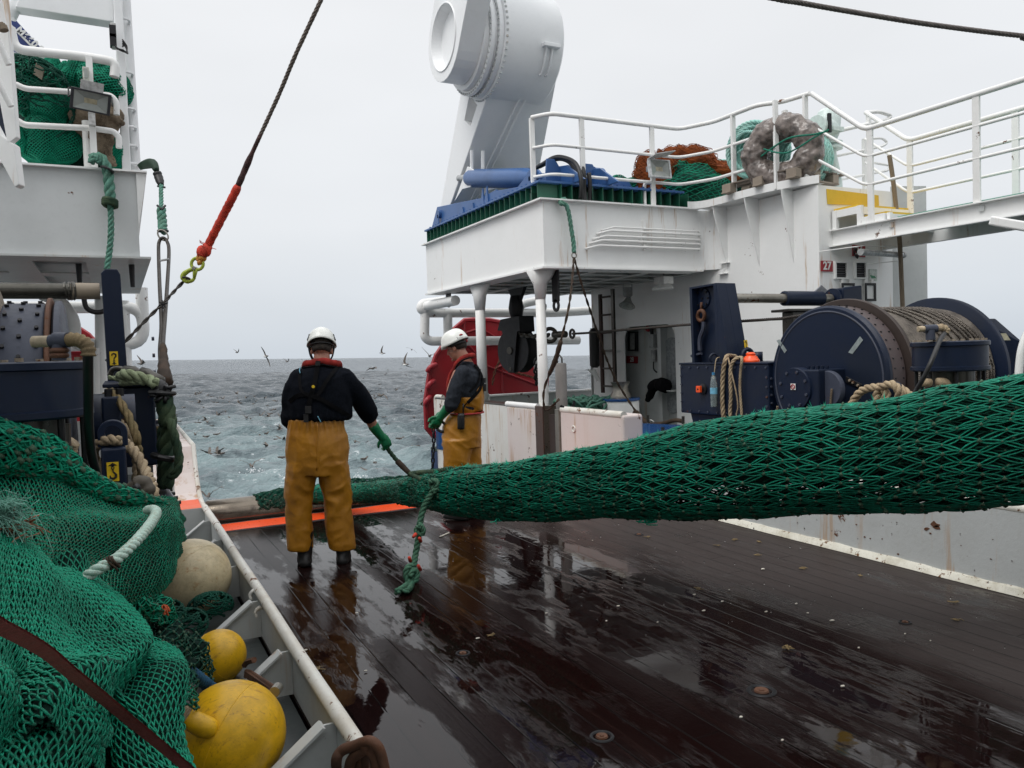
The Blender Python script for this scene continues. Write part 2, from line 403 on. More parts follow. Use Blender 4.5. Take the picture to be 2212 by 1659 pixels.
def mat_oil():
 m, t, b, tc = newmat('ochre_oilskin'); v = tc.outputs['Object']
 a = noise(t, v, 3, 5, .65); f = noise(t, v, 18, 4, .7)
 c = mixc(t, ramp(t, a, .35, .7), (.42,.180,.010), (.32,.130,.008))
 c = mixc(t, math_(t, 'MULTIPLY', ramp(t, f, .5, .75), .35), c, (.19,.08,.012))
 t.links.new(c, b.inputs['Base Color']); b.inputs['Roughness'].default_value = .42
 bumpn(t, b, noise(t, v, 7, 4, .5), .35, .03); return m
M['oil'] = mat_oil()
def mat_skin():
 m, t, b, tc = newmat('skin'); a = noise(t, tc.outputs['Object'], 14, 4)
 t.links.new(mixc(t, a, (.42,.20,.135), (.30,.12,.08)), b.inputs['Base Color'])
 b.inputs['Roughness'].default_value = .5; b.inputs['Subsurface Weight'].default_value = .08; return m
M['skin'] = mat_skin()
def mat_float(name, col, dirtc, seamc):
 m, t, b, tc = newmat(name); v = tc.outputs['Object']
 a = noise(t, v, 6, 7, .78); s_ = noise(t, v, 14, 6, .8, (1, 5, 1.2), (0.5, 0.3, 0.6)); f = noise(t, v, 60, 4, .7)
 c = mixc(t, math_(t, 'MULTIPLY', ramp(t, a, .40, .66), .8), col, mul(col, .62))
 c = mixc(t, math_(t, 'MULTIPLY', ramp(t, s_, .54, .68), .8), c, dirtc)
 c = mixc(t, math_(t, 'MULTIPLY', ramp(t, f, .62, .7), .5), c, mul(dirtc, .6))
 t.links.new(c, b.inputs['Base Color']); b.inputs['Roughness'].default_value = .38
 bumpn(t, b, f, .12, .003); return m
M['fyellow'] = mat_float('yellow_float', (.76,.43,.006), (.30,.13,.015), None)
M['fcream'] = mat_float('cream_float', (.60,.50,.31), (.36,.19,.07), None)
def mat_deck():
 m, t, b, tc = newmat('wet_wood_deck'); v = tc.outputs['Object']
 s_ = t.nodes.new('ShaderNodeSeparateXYZ'); t.links.new(v, s_.inputs[0])
 px = math_(t, 'DIVIDE', s_.outputs['X'], .145); pid = math_(t, 'FLOOR', px); fr = math_(t, 'FRACT', px)
 wn = t.nodes.new('ShaderNodeTexWhiteNoise'); wn.noise_dimensions = '1D'; t.links.new(pid, wn.inputs['W'])
 yo = math_(t, 'ADD', s_.outputs['Y'], math_(t, 'MULTIPLY', wn.outputs['Value'], 9.0))
 by = math_(t, 'DIVIDE', yo, 3.4); bid = math_(t, 'FLOOR', by); bf = math_(t, 'FRACT', by)
 wn2 = t.nodes.new('ShaderNodeTexWhiteNoise'); wn2.noise_dimensions = '2D'
 cb = t.nodes.new('ShaderNodeCombineXYZ'); t.links.new(pid, cb.inputs[0]); t.links.new(bid, cb.inputs[1]); t.links.new(cb.outputs[0], wn2.inputs['Vector'])
 seam = math_(t, 'MINIMUM', ramp(t, fr, 0.0, .045), math_(t, 'SUBTRACT', 1.0, ramp(t, fr, .955, 1.0)))
 seam = math_(t, 'MINIMUM', seam, ramp(t, bf, 0.0, .003))
 grain = noise(t, v, 1.0, 8, .72, (55, 2.2, 4)); grain2 = noise(t, v, 1.0, 5, .7, (16, .9, 1))
 c = mixc(t, grain, (.0145,.0048,.0042), (.0038,.0020,.0020))
 c = mixc(t, math_(t, 'MULTIPLY', wn2.outputs['Value'], .6), c, (.009,.005,.005))
 c = mixc(t, math_(t, 'MULTIPLY', ramp(t, grain2, .5, .72), .5), c, (.020,.0095,.008))
 gx_ = math_(t, 'ADD', s_.outputs['X'], math_(t, 'MULTIPLY', noise(t, v, .9, 5, .65, (1.6, .45, 1)), 2.1))
 dry = ramp(t, gx_, 4.25, 5.0)
 pat = noise(t, v, 1.1, 7, .68, (1.9, .8, 1))
 dry2 = math_(t, 'MULTIPLY', dry, ramp(t, pat, .30, .46))
 c = mixc(t, math_(t, 'MULTIPLY', dry2, .8), c, mixc(t, grain, (.074,.060,.057), (.030,.024,.023)))
 spots = noise(t, v, 26, 5, .8, (1, .5, 1))
 c = mixc(t, math_(t, 'MULTIPLY', math_(t, 'MULTIPLY', ramp(t, spots, .68, .73), dry2), .5), c, (.16,.14,.13))
 c = mixc(t, math_(t, 'SUBTRACT', 1.0, seam), c, (.003,.0025,.0025))
 t.links.new(c, b.inputs['Base Color'])
 wet = noise(t, v, 1.05, 8, .64, (2.1, .46, 1)); wet = math_(t, 'ADD', math_(t, 'MULTIPLY', wet, .72), math_(t, 'MULTIPLY', noise(t, v, 4.2, 7, .7, (2.4, .5, 1)), .28)); film = ramp(t, wet, .462, .515)      # 1 = standing water
 film = math_(t, 'MULTIPLY', film, math_(t, 'SUBTRACT', 1.0, math_(t, 'MULTIPLY', dry2, .9)))
 rr = math_(t, 'ADD', math_(t, 'MULTIPLY', math_(t, 'SUBTRACT', 1.0, film), .115), .012)
 rr = math_(t, 'ADD', rr, math_(t, 'MULTIPLY', dry2, .30))
 t.links.new(rr, b.inputs['Roughness'])
 t.links.new(math_(t, 'ADD', math_(t, 'MULTIPLY', film, .26), 1.12), b.inputs['IOR'])
 h = math_(t, 'ADD', math_(t, 'MULTIPLY', grain, .45), math_(t, 'MULTIPLY', seam, .7))
 h = math_(t, 'MULTIPLY', h, math_(t, 'SUBTRACT', 1.0, math_(t, 'MULTIPLY', film, .93)))
 h = math_(t, 'ADD', h, math_(t, 'MULTIPLY', film, .5)); h = math_(t, 'ADD', h, math_(t, 'MULTIPLY', noise(t, v, 5, 3, .55), .45)); h = math_(t, 'ADD', h, math_(t, 'MULTIPLY', math_(t, 'MULTIPLY', noise(t, v, 34, 3, .6), math_(t, 'SUBTRACT', 1.0, film)), .35))
 h = math_(t, 'ADD', h, math_(t, 'MULTIPLY', wn2.outputs['Value'], .07))
 bumpn(t, b, h, .30, .006)
 return m
M['deck'] = mat_deck()
def mat_sea():
 m, t, b, tc = newmat('sea_water'); g = t.nodes.new('ShaderNodeNewGeometry'); v = g.outputs['Position']
 mp = t.nodes.new('ShaderNodeMapping'); mp.inputs['Rotation'].default_value = (0,0,R(14)); mp.inputs['Scale'].default_value = (.055,.018,.055)
 t.links.new(v, mp.inputs[0])
 s_ = t.nodes.new('ShaderNodeSeparateXYZ'); t.links.new(v, s_.inputs[0])
 cx = math_(t, 'ABSOLUTE', math_(t, 'SUBTRACT', s_.outputs['X'], math_(t, 'ADD', math_(t, 'MULTIPLY', s_.outputs['Y'], .17), 1.0)))
 wd = math_(t, 'ADD', math_(t, 'MULTIPLY', s_.outputs['Y'], .13), 5.0)
 band = math_(t, 'SUBTRACT', 1.0, ramp(t, math_(t, 'DIVIDE', cx, wd), .45, 1.25))
 fade = math_(t, 'SUBTRACT', 1.0, ramp(t, s_.outputs['Y'], 34, 110))
 n1 = noise(t, v, .16, 6, .68)
 aer = math_(t, 'MULTIPLY', math_(t, 'MULTIPLY', band, fade), ramp(t, n1, .33, .62))
 c = mixc(t, noise(t, v, .5, 4), (.060,.078,.092), (.085,.105,.118))
 c = mixc(t, math_(t, 'MULTIPLY', aer, .7), c, (.27,.365,.375))
 fo = noise(t, v, 1.6, 8, .78); fo2 = noise(t, v, .25, 4, .6)
 foam = math_(t, 'MULTIPLY', ramp(t, fo, .555, .66), ramp(t, fo2, .42, .60))
 foam = math_(t, 'MULTIPLY', foam, math_(t, 'ADD', math_(t, 'MULTIPLY', aer, 1.1), .16))
 c = mixc(t, foam, c, (.72,.76,.77))
 t.links.new(c, b.inputs['Base Color'])
 t.links.new(math_(t, 'ADD', math_(t, 'MULTIPLY', foam, .5), .10), b.inputs['Roughness']); b.inputs['IOR'].default_value = 1.33
 h = math_(t, 'ADD', math_(t, 'ADD', noise(t, v, 1.1, 6, .62, (1, 2.2, 1), (0,0,R(25))), math_(t, 'MULTIPLY', noise(t, v, .24, 5, .6, (1, 1.8, 1), (0,0,R(20))), 3.0)), math_(t, 'MULTIPLY', noise(t, v, 6, 4, .6, (1,1.8,1), (0,0,R(15))), .2))
 ln = t.nodes.new('ShaderNodeVectorMath'); ln.operation = 'LENGTH'; t.links.new(v, ln.inputs[0])
 h = math_(t, 'MULTIPLY', h, math_(t, 'MINIMUM', math_(t, 'ADD', math_(t, 'DIVIDE', ln.outputs['Value'], 110.0), .6), 9.0))
 bumpn(t, b, h, 1.0, .35)
 return m
M['sea'] = mat_sea()
d1 = ray(297, 777.4); d2 = ray(1900, 777.4-.0107*1603)
SN = d1.cross(d2).normalized()
if SN.z < 0: SN = -SN
SEA_H = 5.2
SO = CP - SN*SEA_H                                  # point of the sea under the camera; the ship rolls a little on it
SX = (V(1,0,0)-SN*SN.x).normalized(); SY = SN.cross(SX)
def make_sea():
 rings = [4.0]
 while rings[-1] < 9000: rings.append(rings[-1]*(1.0056 if rings[-1] < 300 else 1.010 if rings[-1] < 1300 else 1.10))
 rings = np.array(rings); a0, a1 = R(-25), R(75)
 fine = np.linspace(a0, a1, 760); coarse = np.linspace(a1, a0+2*math.pi, 60)[1:-1]
 ang = np.concatenate([fine, coarse]); nA = len(ang); nR = len(rings)
 r = rings[:, None]; X = r*np.sin(ang)[None]; Y = r*np.cos(ang)[None]
 H = np.zeros_like(X); sp = np.maximum(r*(a1-a0)/760, np.gradient(rings)[:, None])
 DX = np.zeros_like(X); DY = np.zeros_like(X)
 q = np.random.RandomState(3)
 for i in range(130):
  lam = math.exp(q.uniform(math.log(.45), math.log(11.0))**1.0); th = R(200)+q.normal(0, .75)
  k = 2*math.pi/lam; amp = .0135*lam**.80*q.uniform(.5, 1.2)*(.55 if lam > 6 else 1); ph = q.uniform(0, 6.283)
  arg = k*(X*math.sin(th)+Y*math.cos(th))+ph
  fade = np.clip((lam/sp-1.8)/2.0, 0, 1)*np.clip(2.6-r/1500*1.0, 0, 1)
  H += fade*amp*np.sin(arg); c = fade*amp*.75*np.cos(arg); DX += c*math.sin(th); DY += c*math.cos(th)
 X = X+DX; Y = Y+DY
 co = (np.array(SO)[None, None]+X[..., None]*np.array(SX)+Y[..., None]*np.array(SY)+H[..., None]*np.array(SN)).reshape(-1, 3)
 idx = np.arange(nR*nA).reshape(nR, nA); a = idx[:-1]; b = idx[1:]
 F = np.stack([a, np.roll(a, -1, 1), np.roll(b, -1, 1), b], -1).reshape(-1, 4)[:, ::-1]
 me = bpy.data.meshes.new('sea'); me.vertices.add(len(co)); me.vertices.foreach_set('co', co.ravel())
 me.loops.add(F.size); me.loops.foreach_set('vertex_index', F.ravel()); me.polygons.add(len(F))
 me.polygons.foreach_set('loop_start', np.arange(0, F.size, 4)); me.polygons.foreach_set('loop_total', np.full(len(F), 4))
 me.polygons.foreach_set('use_smooth', np.ones(len(F), bool)); me.update(); me.validate()
 me.materials.append(M['sea']); o = bpy.data.objects.new('sea', me); sc.collection.objects.link(o)
 return tag(o, 'choppy grey sea with paler churned water astern of the ship', kind='structure')
make_sea()
def sea_pt(px, py, up=0.0):
 r = ray(px, py); t = (-(SEA_H-up))/(r.dot(SN)); return CP+r*t
XW0, XW1 = .70, 4.90          # inner faces of the port coaming and the starboard ramp wall
tag(MB().box((XW0-.02, -4, -.06), (XW1+.02, 7.80, 0)).build('deck', M['deck']), 'wet dark wooden working deck of a trawler', kind='structure')
tag(MB().box((XW0-.02, 7.80, -.10), (XW1+.02, 8.22, .004)).build('threshold_plate', paint('wet_grey_plate', (.12,.12,.125), .12, rust=.1, dirt=.6, bump=.2)), 'wet grey steel plate across the deck before the roller', kind='structure')
tag(MB().box((-4.2, -4, -.06), (XW0-.03, 13.1, -.012)).build('side_deck', paint('side_deck_paint', (.05,.06,.06), .4, rust=.2, dirt=.6, bump=.3)), 'dark steel side deck to port', kind='structure')
tag(MB().box((XW1+.03, -4, -.06), (9.9, 13.1, -.012)).build('side_deck', paint('side_deck_green', (.04,.07,.06), .4, rust=.2, dirt=.6, bump=.3)), 'dark steel side deck to starboard', kind='structure')
hb = MB(); hb.box((-4.2, -4, -6), (XW0-.03, 13.1, -.07)); hb.box((XW1+.03, -4, -6), (9.9, 13.1, -.07)); hb.box((XW0-.02, -4, -6), (XW1+.02, 7.79, -.07))
hb.prism([(XW0-.02, 8.6, -.3), (XW0-.02, 8.6, -6), (XW0-.02, 14.2, -6), (XW0-.02, 12.9, -3.4)], (XW1-XW0+.04, 0, 0))
tag(hb.build('hull', paint('hull_blue', (.01,.03,.10), .4, rust=.1, dirt=.4)), 'dark blue hull of the trawler under its decks', kind='structure')
st = MB(); n = 60; top = []; bot = []
for i in range(n+1):
 x = XW0+(XW1-XW0)*i/n
 bot.append((x, 7.825+.004*math.sin(i*1.7), .008)); top.append((x, 8.165+.035*pnoise(V(x*2.2, 3, 1))+.012*pnoise(V(x*11, 1, 1)), .008))
for i in range(n): st.add([bot[i], bot[i+1], top[i+1], top[i]], [(0,1,2,3)])
tag(st.build('deck_stripe', M['orange']), 'bright orange safety stripe painted across the deck edge before the roller', 'stripe')
rl = thing('stern_roller', 'long worn steel roller across the stern, the net running over it', 'roller', ((XW0+XW1)/2, 8.46, 0))
rb = MB(); rb.lathe([(.0,0),(.17,0),(.18,.02),(.18,XW1-XW0-.12),(.17,XW1-XW0-.10),(0,XW1-XW0-.10)], (XW0+.05, 8.46, .03), (1,0,0), 48)
rb.build('roller_drum', paint('worn_roller_steel', (.20,.17,.135), .13, rust=.22, dirt=1.0, metal=.75, scale=1.6, bump=.15, dirtcol=(.020,.016,.014)), rl, smooth=True)
for x in (XW0+.01, XW1-.06): MB().box((x, 8.3, -.2), (x+.05, 8.62, .12)).build('bearing_plate', M['grey_white'], rl, bevel=.01)
pb = thing('port_coaming', 'low white coaming topped by a worn rusty pipe rail on the left of the deck', 'bulwark', (XW0, 4, 0))
zr = .24
MB().box((XW0-.012, .6, 0), (XW0, 7.9, zr)).build('coaming_plate', M['grey_white'], pb)
MB().tube([(XW0-.005, y, zr+.004*math.sin(y*3)) for y in np.linspace(.6, 7.93, 40)], .030, 14).build('rail', M['railworn'], pb, smooth=True)
for y in (1.35, 2.15, 2.95, 3.8, 4.7, 5.6, 6.5, 7.35):
 b = MB(); b.prism([(XW0-.013, y, zr-.03), (XW0-.06, y, zr-.03), (XW0-.34, y, .0), (XW0-.013, y, .0)], (0, .012, 0))
 b.prism([(XW0-.06, y-.03, zr-.03), (XW0-.06, y+.042, zr-.03), (XW0-.34, y+.042, .0), (XW0-.34, y-.03, 0)], (-.010, 0, .006))
 b.build('bracket', M['grey_white'], pb)
MB().box((XW0-.5, 7.9, 0), (XW0, 7.91, zr-.003)).build('end_plate', M['grey_white'], pb)
pw = thing('port_ramp_wall', 'faded pink white steel wall curving up beside the stern roller, orange paint at its foot', 'bulwark', (.4, 10, 0))
prof = [(7.912, .235), (8.1, .24), (8.28, .26), (8.43, .31), (8.54, .39), (8.64, .49), (8.73, .61), (8.80, .74)]
b = MB(); P = [(XW0, y, z) for y, z in prof]+[(XW0, 12.7, .80), (XW0, 12.7, -1), (XW0, 7.912, -1)]
b.prism(P, (-.42, 0, 0)); b.build('wall_plate', M['pink'], pw)
b = MB(); q = prof[:3]; q = [(y, z+.004) for y, z in q]
for i in range(2): b.add([(XW0-.03, q[i][0], q[i][1]), (XW0-.03, q[i+1][0], q[i+1][1]), (XW0-.42, q[i+1][0], q[i+1][1]), (XW0-.42, q[i][0], q[i][1])], [(0,1,2,3)])
b.build('orange_patch', paint('orange_paint_dull', (.85,.13,.05), .4, dirt=.3, dirtcol=(.6,.2,.1)), pw)
MB().tube([(XW0-.01, y, z+.008) for y, z in prof]+[(XW0-.01, 12.7, .81)], .022, 8).build('edge_bar', M['railworn'], pw, smooth=True)
sw = thing('starboard_ramp_wall', 'rust streaked white steel wall along the right side of the stern opening', 'bulwark', (XW1, 10, 0))
zt = .90
b = MB(); b.box((XW1, 9.05, -1), (XW1+.22, 12.7, zt-.03)); b.build('wall_plate', M['rustwhite'], sw, bevel=.01)
b = MB(); b.pipe([(XW1+.02, 12.72, .30), (XW1+.02, 12.74, zt), (XW1+.02, 12.4, zt)], .035); b.build('end_pipe', M['railworn'], sw, smooth=True)
b = MB(); b.box((XW1-.004, 9.55, zt-.045), (XW1+.25, 12.7, zt-.02)); b.build('cap', M['grimy'], sw, bevel=.008)
MB().cyl((XW1+.02, 9.05, zt-.015), (XW1+.02, 9.95, zt-.015), .04, n=14).build('pipe_rail', M['white_pipe'], sw, smooth=True)
MB().box((XW1-.012, 9.06, .06), (XW1-.001, 9.9, zt-.06)).build('doubler_plate', M['pink'], sw, bevel=.004)
MB().box((XW1+.002, 12.35, .0), (XW1-.014, 12.7, .34)).build('blue_patch', M['blue_deck'], sw)
gs = thing('guide_slot', 'brown greasy steel guide slot between the white wall and the pink block', 'guide slot', (XW1, 8.9, 0))
MB().box((XW1-.03, 8.84, 0), (XW1+.02, 9.045, zt)).build('guide_face', paint('brown_guide', (.075,.045,.035), .35, rust=.3, dirt=.6, scale=6), gs, bevel=.006)
MB().box((XW1+.03, 8.60, 0), (XW1+.24, 9.04, zt-.1)).build('slot_back', M['brownflange'], gs)
b = MB(); b.prism([(XW1-.02, 8.83, 0), (XW1+.10, 8.72, 0), (XW1+.10, 8.72, zt+.01), (XW1-.02, 8.83, zt+.01)], (.03,.03,0)); b.build('guide_flange', M['grimy'], gs, bevel=.004)
MB().box((XW1-.012, 8.46, 0), (XW1+.05, 8.56, zt-.02)).build('guide_face', M['steel'], gs, bevel=.006)
pk = thing('pink_wall_block', 'faded pink white steel wall block with rust chips along its rounded top', 'bulwark', (XW1, 7.8, 0))
MB().box((XW1, 7.10, 0), (XW1+.28, 8.45, zt-.02)).build('block_plate', M['pink'], pk, bevel=.03, seg=3)
MB().tube([(XW1+.035, y, zt-.025) for y in np.linspace(7.12, 8.44, 12)], .045, 14).build('pipe_rail', M['railworn'], pk, smooth=True)
b = MB(); b.torus((XW1-.006, 8.12, zt-.24), .035, .008, (1,0,0)); b.build('ring', M['railworn'], pk, smooth=True)
lw = thing('starboard_coaming', 'low speckled white steel coaming with rust spots along the right edge of the wooden deck', 'bulwark', (XW1, 3, 0))
MB().box((XW1, -3, .0), (XW1+.10, 7.095, .53)).build('coaming_plate', M['gritwhite'], lw)
MB().tube([(XW1+.03, y, .535) for y in np.linspace(-3, 7.08, 30)], .036, 12).build('rail', M['railworn'], lw, smooth=True)
b = MB()
pr = [(XW1-.045+.005*pnoise(V(y*4,0,0)), y, .004) for y in np.linspace(-3, 7.09, 160)]
for i in range(len(pr)-1):
 y0, y1 = pr[i][1], pr[i+1][1]; h0, h1 = .042+.01*pnoise(V(y0*6,2,0)), .042+.01*pnoise(V(y1*6,2,0))
 b.add([(pr[i][0], y0, .004), (pr[i+1][0], y1, .004), (XW1-.02, y1, h1), (XW1-.02, y0, h0), (XW1, y0, h0+.008), (XW1, y1, h1+.008)], [(0,3,2,1), (3,4,5,2)])
b.build('foot_bar', paint('flaking_foot_paint', (.66,.64,.56), .6, rust=.42, dirt=.6, scale=14, bump=.5, rustcol=(.20,.09,.03), dirtcol=(.3,.26,.16)), lw, smooth=True)
b = MB()                                          # rust scabs with runs below them, standing proud of the plate
for (px, py, s) in ((1850,1133,.5), (2002,1142,1.1), (2020,1134,1.9), (2024,1140,1.5), (2010,1152,.5), (1868,1160,.45), (1880,1163,.35), (1940,1197,.5), (2141,1208,.35), (2076,1178,.25), (1906,1164,.3), (2000,1232,.35), (1843,1203,.3), (2145,1165,.2)):
 p = gx(px, py, XW1); k = 9; pl = []
 for i in range(k): a = 2*math.pi*i/k; rr = .012*s*rnd.uniform(.6, 1.3); pl.append((XW1-.003, p.y+rr*math.cos(a)*1.5, p.z+rr*math.sin(a)))
 b.prism(pl, (.004, 0, 0))
b.build('rust_scab', M['rusty'], lw)
whs = thing('unseen_wheelhouse', 'unseen white bridge front with dark windows, added forward of the deck to block light', 'unseen_wheelhouse', (2.8, -4.6, 0))  # out of view, added to cut the light falling on the net from behind
MB().box((-4.2, -5.2, -.01), (9.9, -4.6, 8.6)).build('wall', M['white'], whs); MB().box((-4.4, -5.4, 8.62), (10.1, -4.3, 8.8)).build('roof_edge', M['white'], whs, bevel=.02)
pca = thing('port_light_block', 'unseen white casing added along the port side to keep light off net and deck', 'deckhouse', (-3, 1, 0)); MB().box((-4.15, -4.58, -.01), (-1.75, 6.3, 6.2)).build('wall', M['white'], pca, bevel=.02); MB().box((-1.748, -1.2, .05), (-1.71, -.3, 1.95)).build('door', M['grey_white'], pca, bevel=.01)  # unseen block added to port so net and deck come out darker
for k in range(8): MB().box((-3.4+k*1.6, -4.598, 6.6), (-2.3+k*1.6, -4.57, 7.6)).build('window', M['black'], whs, bevel=.01)
MB().box((1.5, -4.598, 0), (2.4, -4.56, 1.95)).build('door', M['grey_white'], whs, bevel=.01)
sb = thing('stern_bulwark', 'grey white low bulwark across the stern behind the ramp wall', 'bulwark', (7, 13, 0))
MB().box((XW1+.25, 12.95, -1), (9.9, 13.0, .82)).build('bulwark_plate', M['grey_white'], sb)
MB().box((XW1+.2, 12.9, .822), (9.9, 13.06, .86)).build('cap', M['white'], sb, bevel=.01)
MB().box((9.8, -3, -1), (9.86, 12.94, .9)).build('bulwark_plate', M['grey_white'], sb)
b = MB(); b.pipe([(5.1, 12.3, .9), (6.0, 12.9, .88), (6.0, 12.9, .6)], .03); b.build('corner_pipe', M['white_pipe'], sb, smooth=True)
pbw = thing('port_stern_bulwark', 'white low bulwark across the port quarter behind the winch', 'bulwark', (-2, 13, 0))
MB().box((-4.2, 12.95, -1), (.26, 13.0, .82)).build('bulwark_plate', M['grey_white'], pbw)
MB().box((-4.2, -3, -1), (-4.14, 12.94, .9)).build('bulwark_plate', M['grey_white'], pbw)
XP, YP, YA, ZB, ZT = 5.0, 8.9, 13.15, 2.70, 3.55      # inboard face, forward face, aft end, underside, top
XH, YH = 7.78, 6.96                                    # deckhouse inboard and forward faces
pf = thing('starboard_platform', 'white raised steel platform on pillars carrying the white gantry', 'platform', (6.4, 11, 2.7))
t_ = .02
b = MB()
b.box((XP, YP, ZB), (XP+t_, YA, ZT)); b.box((XP+t_, YP, ZB), (XH-.25, YP+t_, ZT)); b.box((XP+t_, YA-t_, ZB), (9.7, YA, ZT))
b.build('fascia_plate', M['white'], pf)
b = MB()
b.box((XP-.07, YP-.07, ZT), (XH-.25, YP+.14, ZT+.02)); b.box((XP-.07, YP+.14, ZT), (XP+.14, YA+.06, ZT+.02)); b.box((XP+.14, YP+.14, ZT-.03), (9.7, YA, ZT-.01))
b.build('deck_plate', M['white'], pf)
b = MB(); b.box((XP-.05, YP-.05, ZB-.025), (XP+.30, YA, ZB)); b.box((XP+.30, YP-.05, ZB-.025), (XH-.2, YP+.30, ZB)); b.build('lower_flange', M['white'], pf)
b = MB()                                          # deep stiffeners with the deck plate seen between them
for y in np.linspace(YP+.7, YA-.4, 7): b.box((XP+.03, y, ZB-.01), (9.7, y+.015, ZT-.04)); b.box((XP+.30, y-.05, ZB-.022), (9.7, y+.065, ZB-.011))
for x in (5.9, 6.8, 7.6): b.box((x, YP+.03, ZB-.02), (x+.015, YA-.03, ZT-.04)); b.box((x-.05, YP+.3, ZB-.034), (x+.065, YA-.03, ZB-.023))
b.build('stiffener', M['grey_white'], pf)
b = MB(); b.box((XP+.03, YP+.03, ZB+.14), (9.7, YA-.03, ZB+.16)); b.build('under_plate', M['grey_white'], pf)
b = MB(); b.cyl((XP+.12, YP+.35, .0), (XP+.12, YP+.35, ZB-.14), .068, n=20)
b.loft([((XP+.12, YP+.35, ZB-.40), .068, .068), ((XP+.12, YP+.34, ZB-.20), .095, .09), ((XP+.13, YP+.31, ZB-.026), .21, .20)], 20)
b.build('pillar', M['white_pipe'], pf, smooth=True)
b = MB(); b.cyl((XP+.12, 11.2, .86), (XP+.12, 11.2, ZB-.12), .078, n=20)
b.loft([((XP+.12, 11.2, ZB-.42), .078, .078), ((XP+.12, 11.2, ZB-.20), .09, .15), ((XP+.13, 11.2, ZB-.026), .11, .32)], 20)
b.build('pillar', M['white_pipe'], pf, smooth=True)
for (px, py, s) in ((968, 652, .10), (1040, 655, .09), (1200, 660, .085)):
 p = gx(px, py, XP+.25); b = MB(); b.ring([p+V(0, s*math.cos(a), s*math.sin(a)+.0) for a in np.linspace(0, 2*math.pi, 13)[:-1]], [p+V(0, s*.5*math.cos(a), s*.5*math.sin(a)) for a in np.linspace(0, 2*math.pi, 13)[:-1]], (.02,0,0))
 b.box((p.x, p.y-s, p.z+s*.6), (p.x+.02, p.y+s, ZB)); b.build('pad_eye', M['black'], pf)
pts = [((1328,492),(1540,508)), ((1312,502),(1540,519)), ((1300,512),(1540,531)), ((1290,523),(1540,545)), ((1275,533),(1540,559))]
for i, (a, c) in enumerate(((1353,1510),(1325,1533),(1300,1568),(1275,1597),(1250,1632))):
 x0 = (1600+a/1.659)*.54; y0 = (c/1.659)*.54
 zz = gy(x0, y0, YP-.06).z; xx = gy(x0, y0, YP-.06).x
 b = MB(); y_ = YP-.06
 b.pipe([(xx, YP, zz-.03), (xx, y_, zz-.03), (xx+.16, y_, zz+.012), (XH-.26, y_, zz+.012), (XH-.24, YP-.0, zz+.012)], .017 if i else .012, 8); b.build('pipe', M['white_pipe'], pf, smooth=True)
b = MB(); b.box((6.55, YP-.045, 2.95), (6.6, YP, 3.36)); b.build('pipe_clamp', M['white_pipe'], pf)
dh = thing('deckhouse', 'white steel deckhouse behind the right hand winch with a recessed doorway', 'deckhouse', (XH, 9, 0))
XO = 9.67
r0 = gx(1351, 840, XH).y; r1 = gx(1461, 840, XH).y        # doorway edges (aft, forward)
ztop = gx(1400, 703, XH).z
b = MB()
b.box((XH, r0, 0), (XH+.02, 12.15, 3.53)); b.box((XH, YH, 0), (XH+.02, r1, 3.53)); b.box((XH, r1, ztop), (XH+.02, r0, 3.53))
for (yy, s) in ((r0, -1), (r1, 1)):                        # rounded upper corners of the doorway
 cc = V(XH, yy+s*.22, ztop-.22); pl = [V(XH, yy, ztop)]
 for k in range(7): a = math.pi/2*k/6; pl.append(cc+V(0, -s*.22*math.cos(a), .22*math.sin(a)))
 b.prism(pl, (.02, 0, 0))
b.box((XH+.02, YH, 0), (XO, YH+.02, 3.53)); b.box((XO-.02, YH+.02, 0), (XO, 12.15, 3.53)); b.box((XH+.02, 12.13, 0), (XO-.02, 12.15, 3.53))
b.build('wall', M['white'], dh)
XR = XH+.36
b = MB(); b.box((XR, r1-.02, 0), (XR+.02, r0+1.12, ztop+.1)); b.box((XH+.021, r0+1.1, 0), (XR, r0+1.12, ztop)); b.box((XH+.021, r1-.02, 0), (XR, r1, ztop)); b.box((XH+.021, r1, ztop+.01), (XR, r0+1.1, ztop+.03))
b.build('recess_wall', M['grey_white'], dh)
ym = gx(1428, 800, XR-.14).y
b = MB(); b.box((XR-.14, ym, 0), (XR, ym+.03, ztop)); b.box((XR-.15, ym-.02, 0), (XR-.14, ym+.07, ztop)); b.build('stiffener', M['grey_white'], dh)
pl = []; cy_, cz = gx(1450, 790, XR-.03).y, 1.15; hy, hz, rc = .16, .62, .14
for (sy, sz, a0) in ((1,1,0), (-1,1,90), (-1,-1,180), (1,-1,270)):
 for k in range(5): a = R(a0+22.5*k); pl.append(V(XR-.03, cy_+sy*(hy-rc)+rc*math.cos(a), cz+sz*(hz-rc)+rc*math.sin(a)))
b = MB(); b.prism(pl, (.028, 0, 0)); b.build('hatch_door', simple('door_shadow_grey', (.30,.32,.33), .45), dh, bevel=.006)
b = MB(); b.box((XH+.02, YH+.02, 3.50), (XO-.02, 12.1, 3.528)); b.build('roof', M['white'], dh)
b = MB(); n = 14; e = []
for i in range(n+1):
 t = i/n; x = (XH-.25)+.25*(0 if t < 0 else math.sin(min(t*1.25,1)*math.pi/2)); y = YP-(YP-YH-.02)*t
 e.append((x, y))
flare = [gx(px, py, 7.55) for (px, py) in ((1500,452),(1545,448),(1600,437),(1660,418),(1700,407),(1740,404),(1785,406))]
cur = [(7.30, YP-.07), (7.42, YP-.10), (7.50, YP-.25), (7.52, YP-.5), (7.52, YP-.9), (7.55, YP-1.3), (7.62, YP-1.6), (7.72, YP-1.85), (XH, YH-.02)]
cs = spline([V(x, y, 0) for x, y in cur], 4)
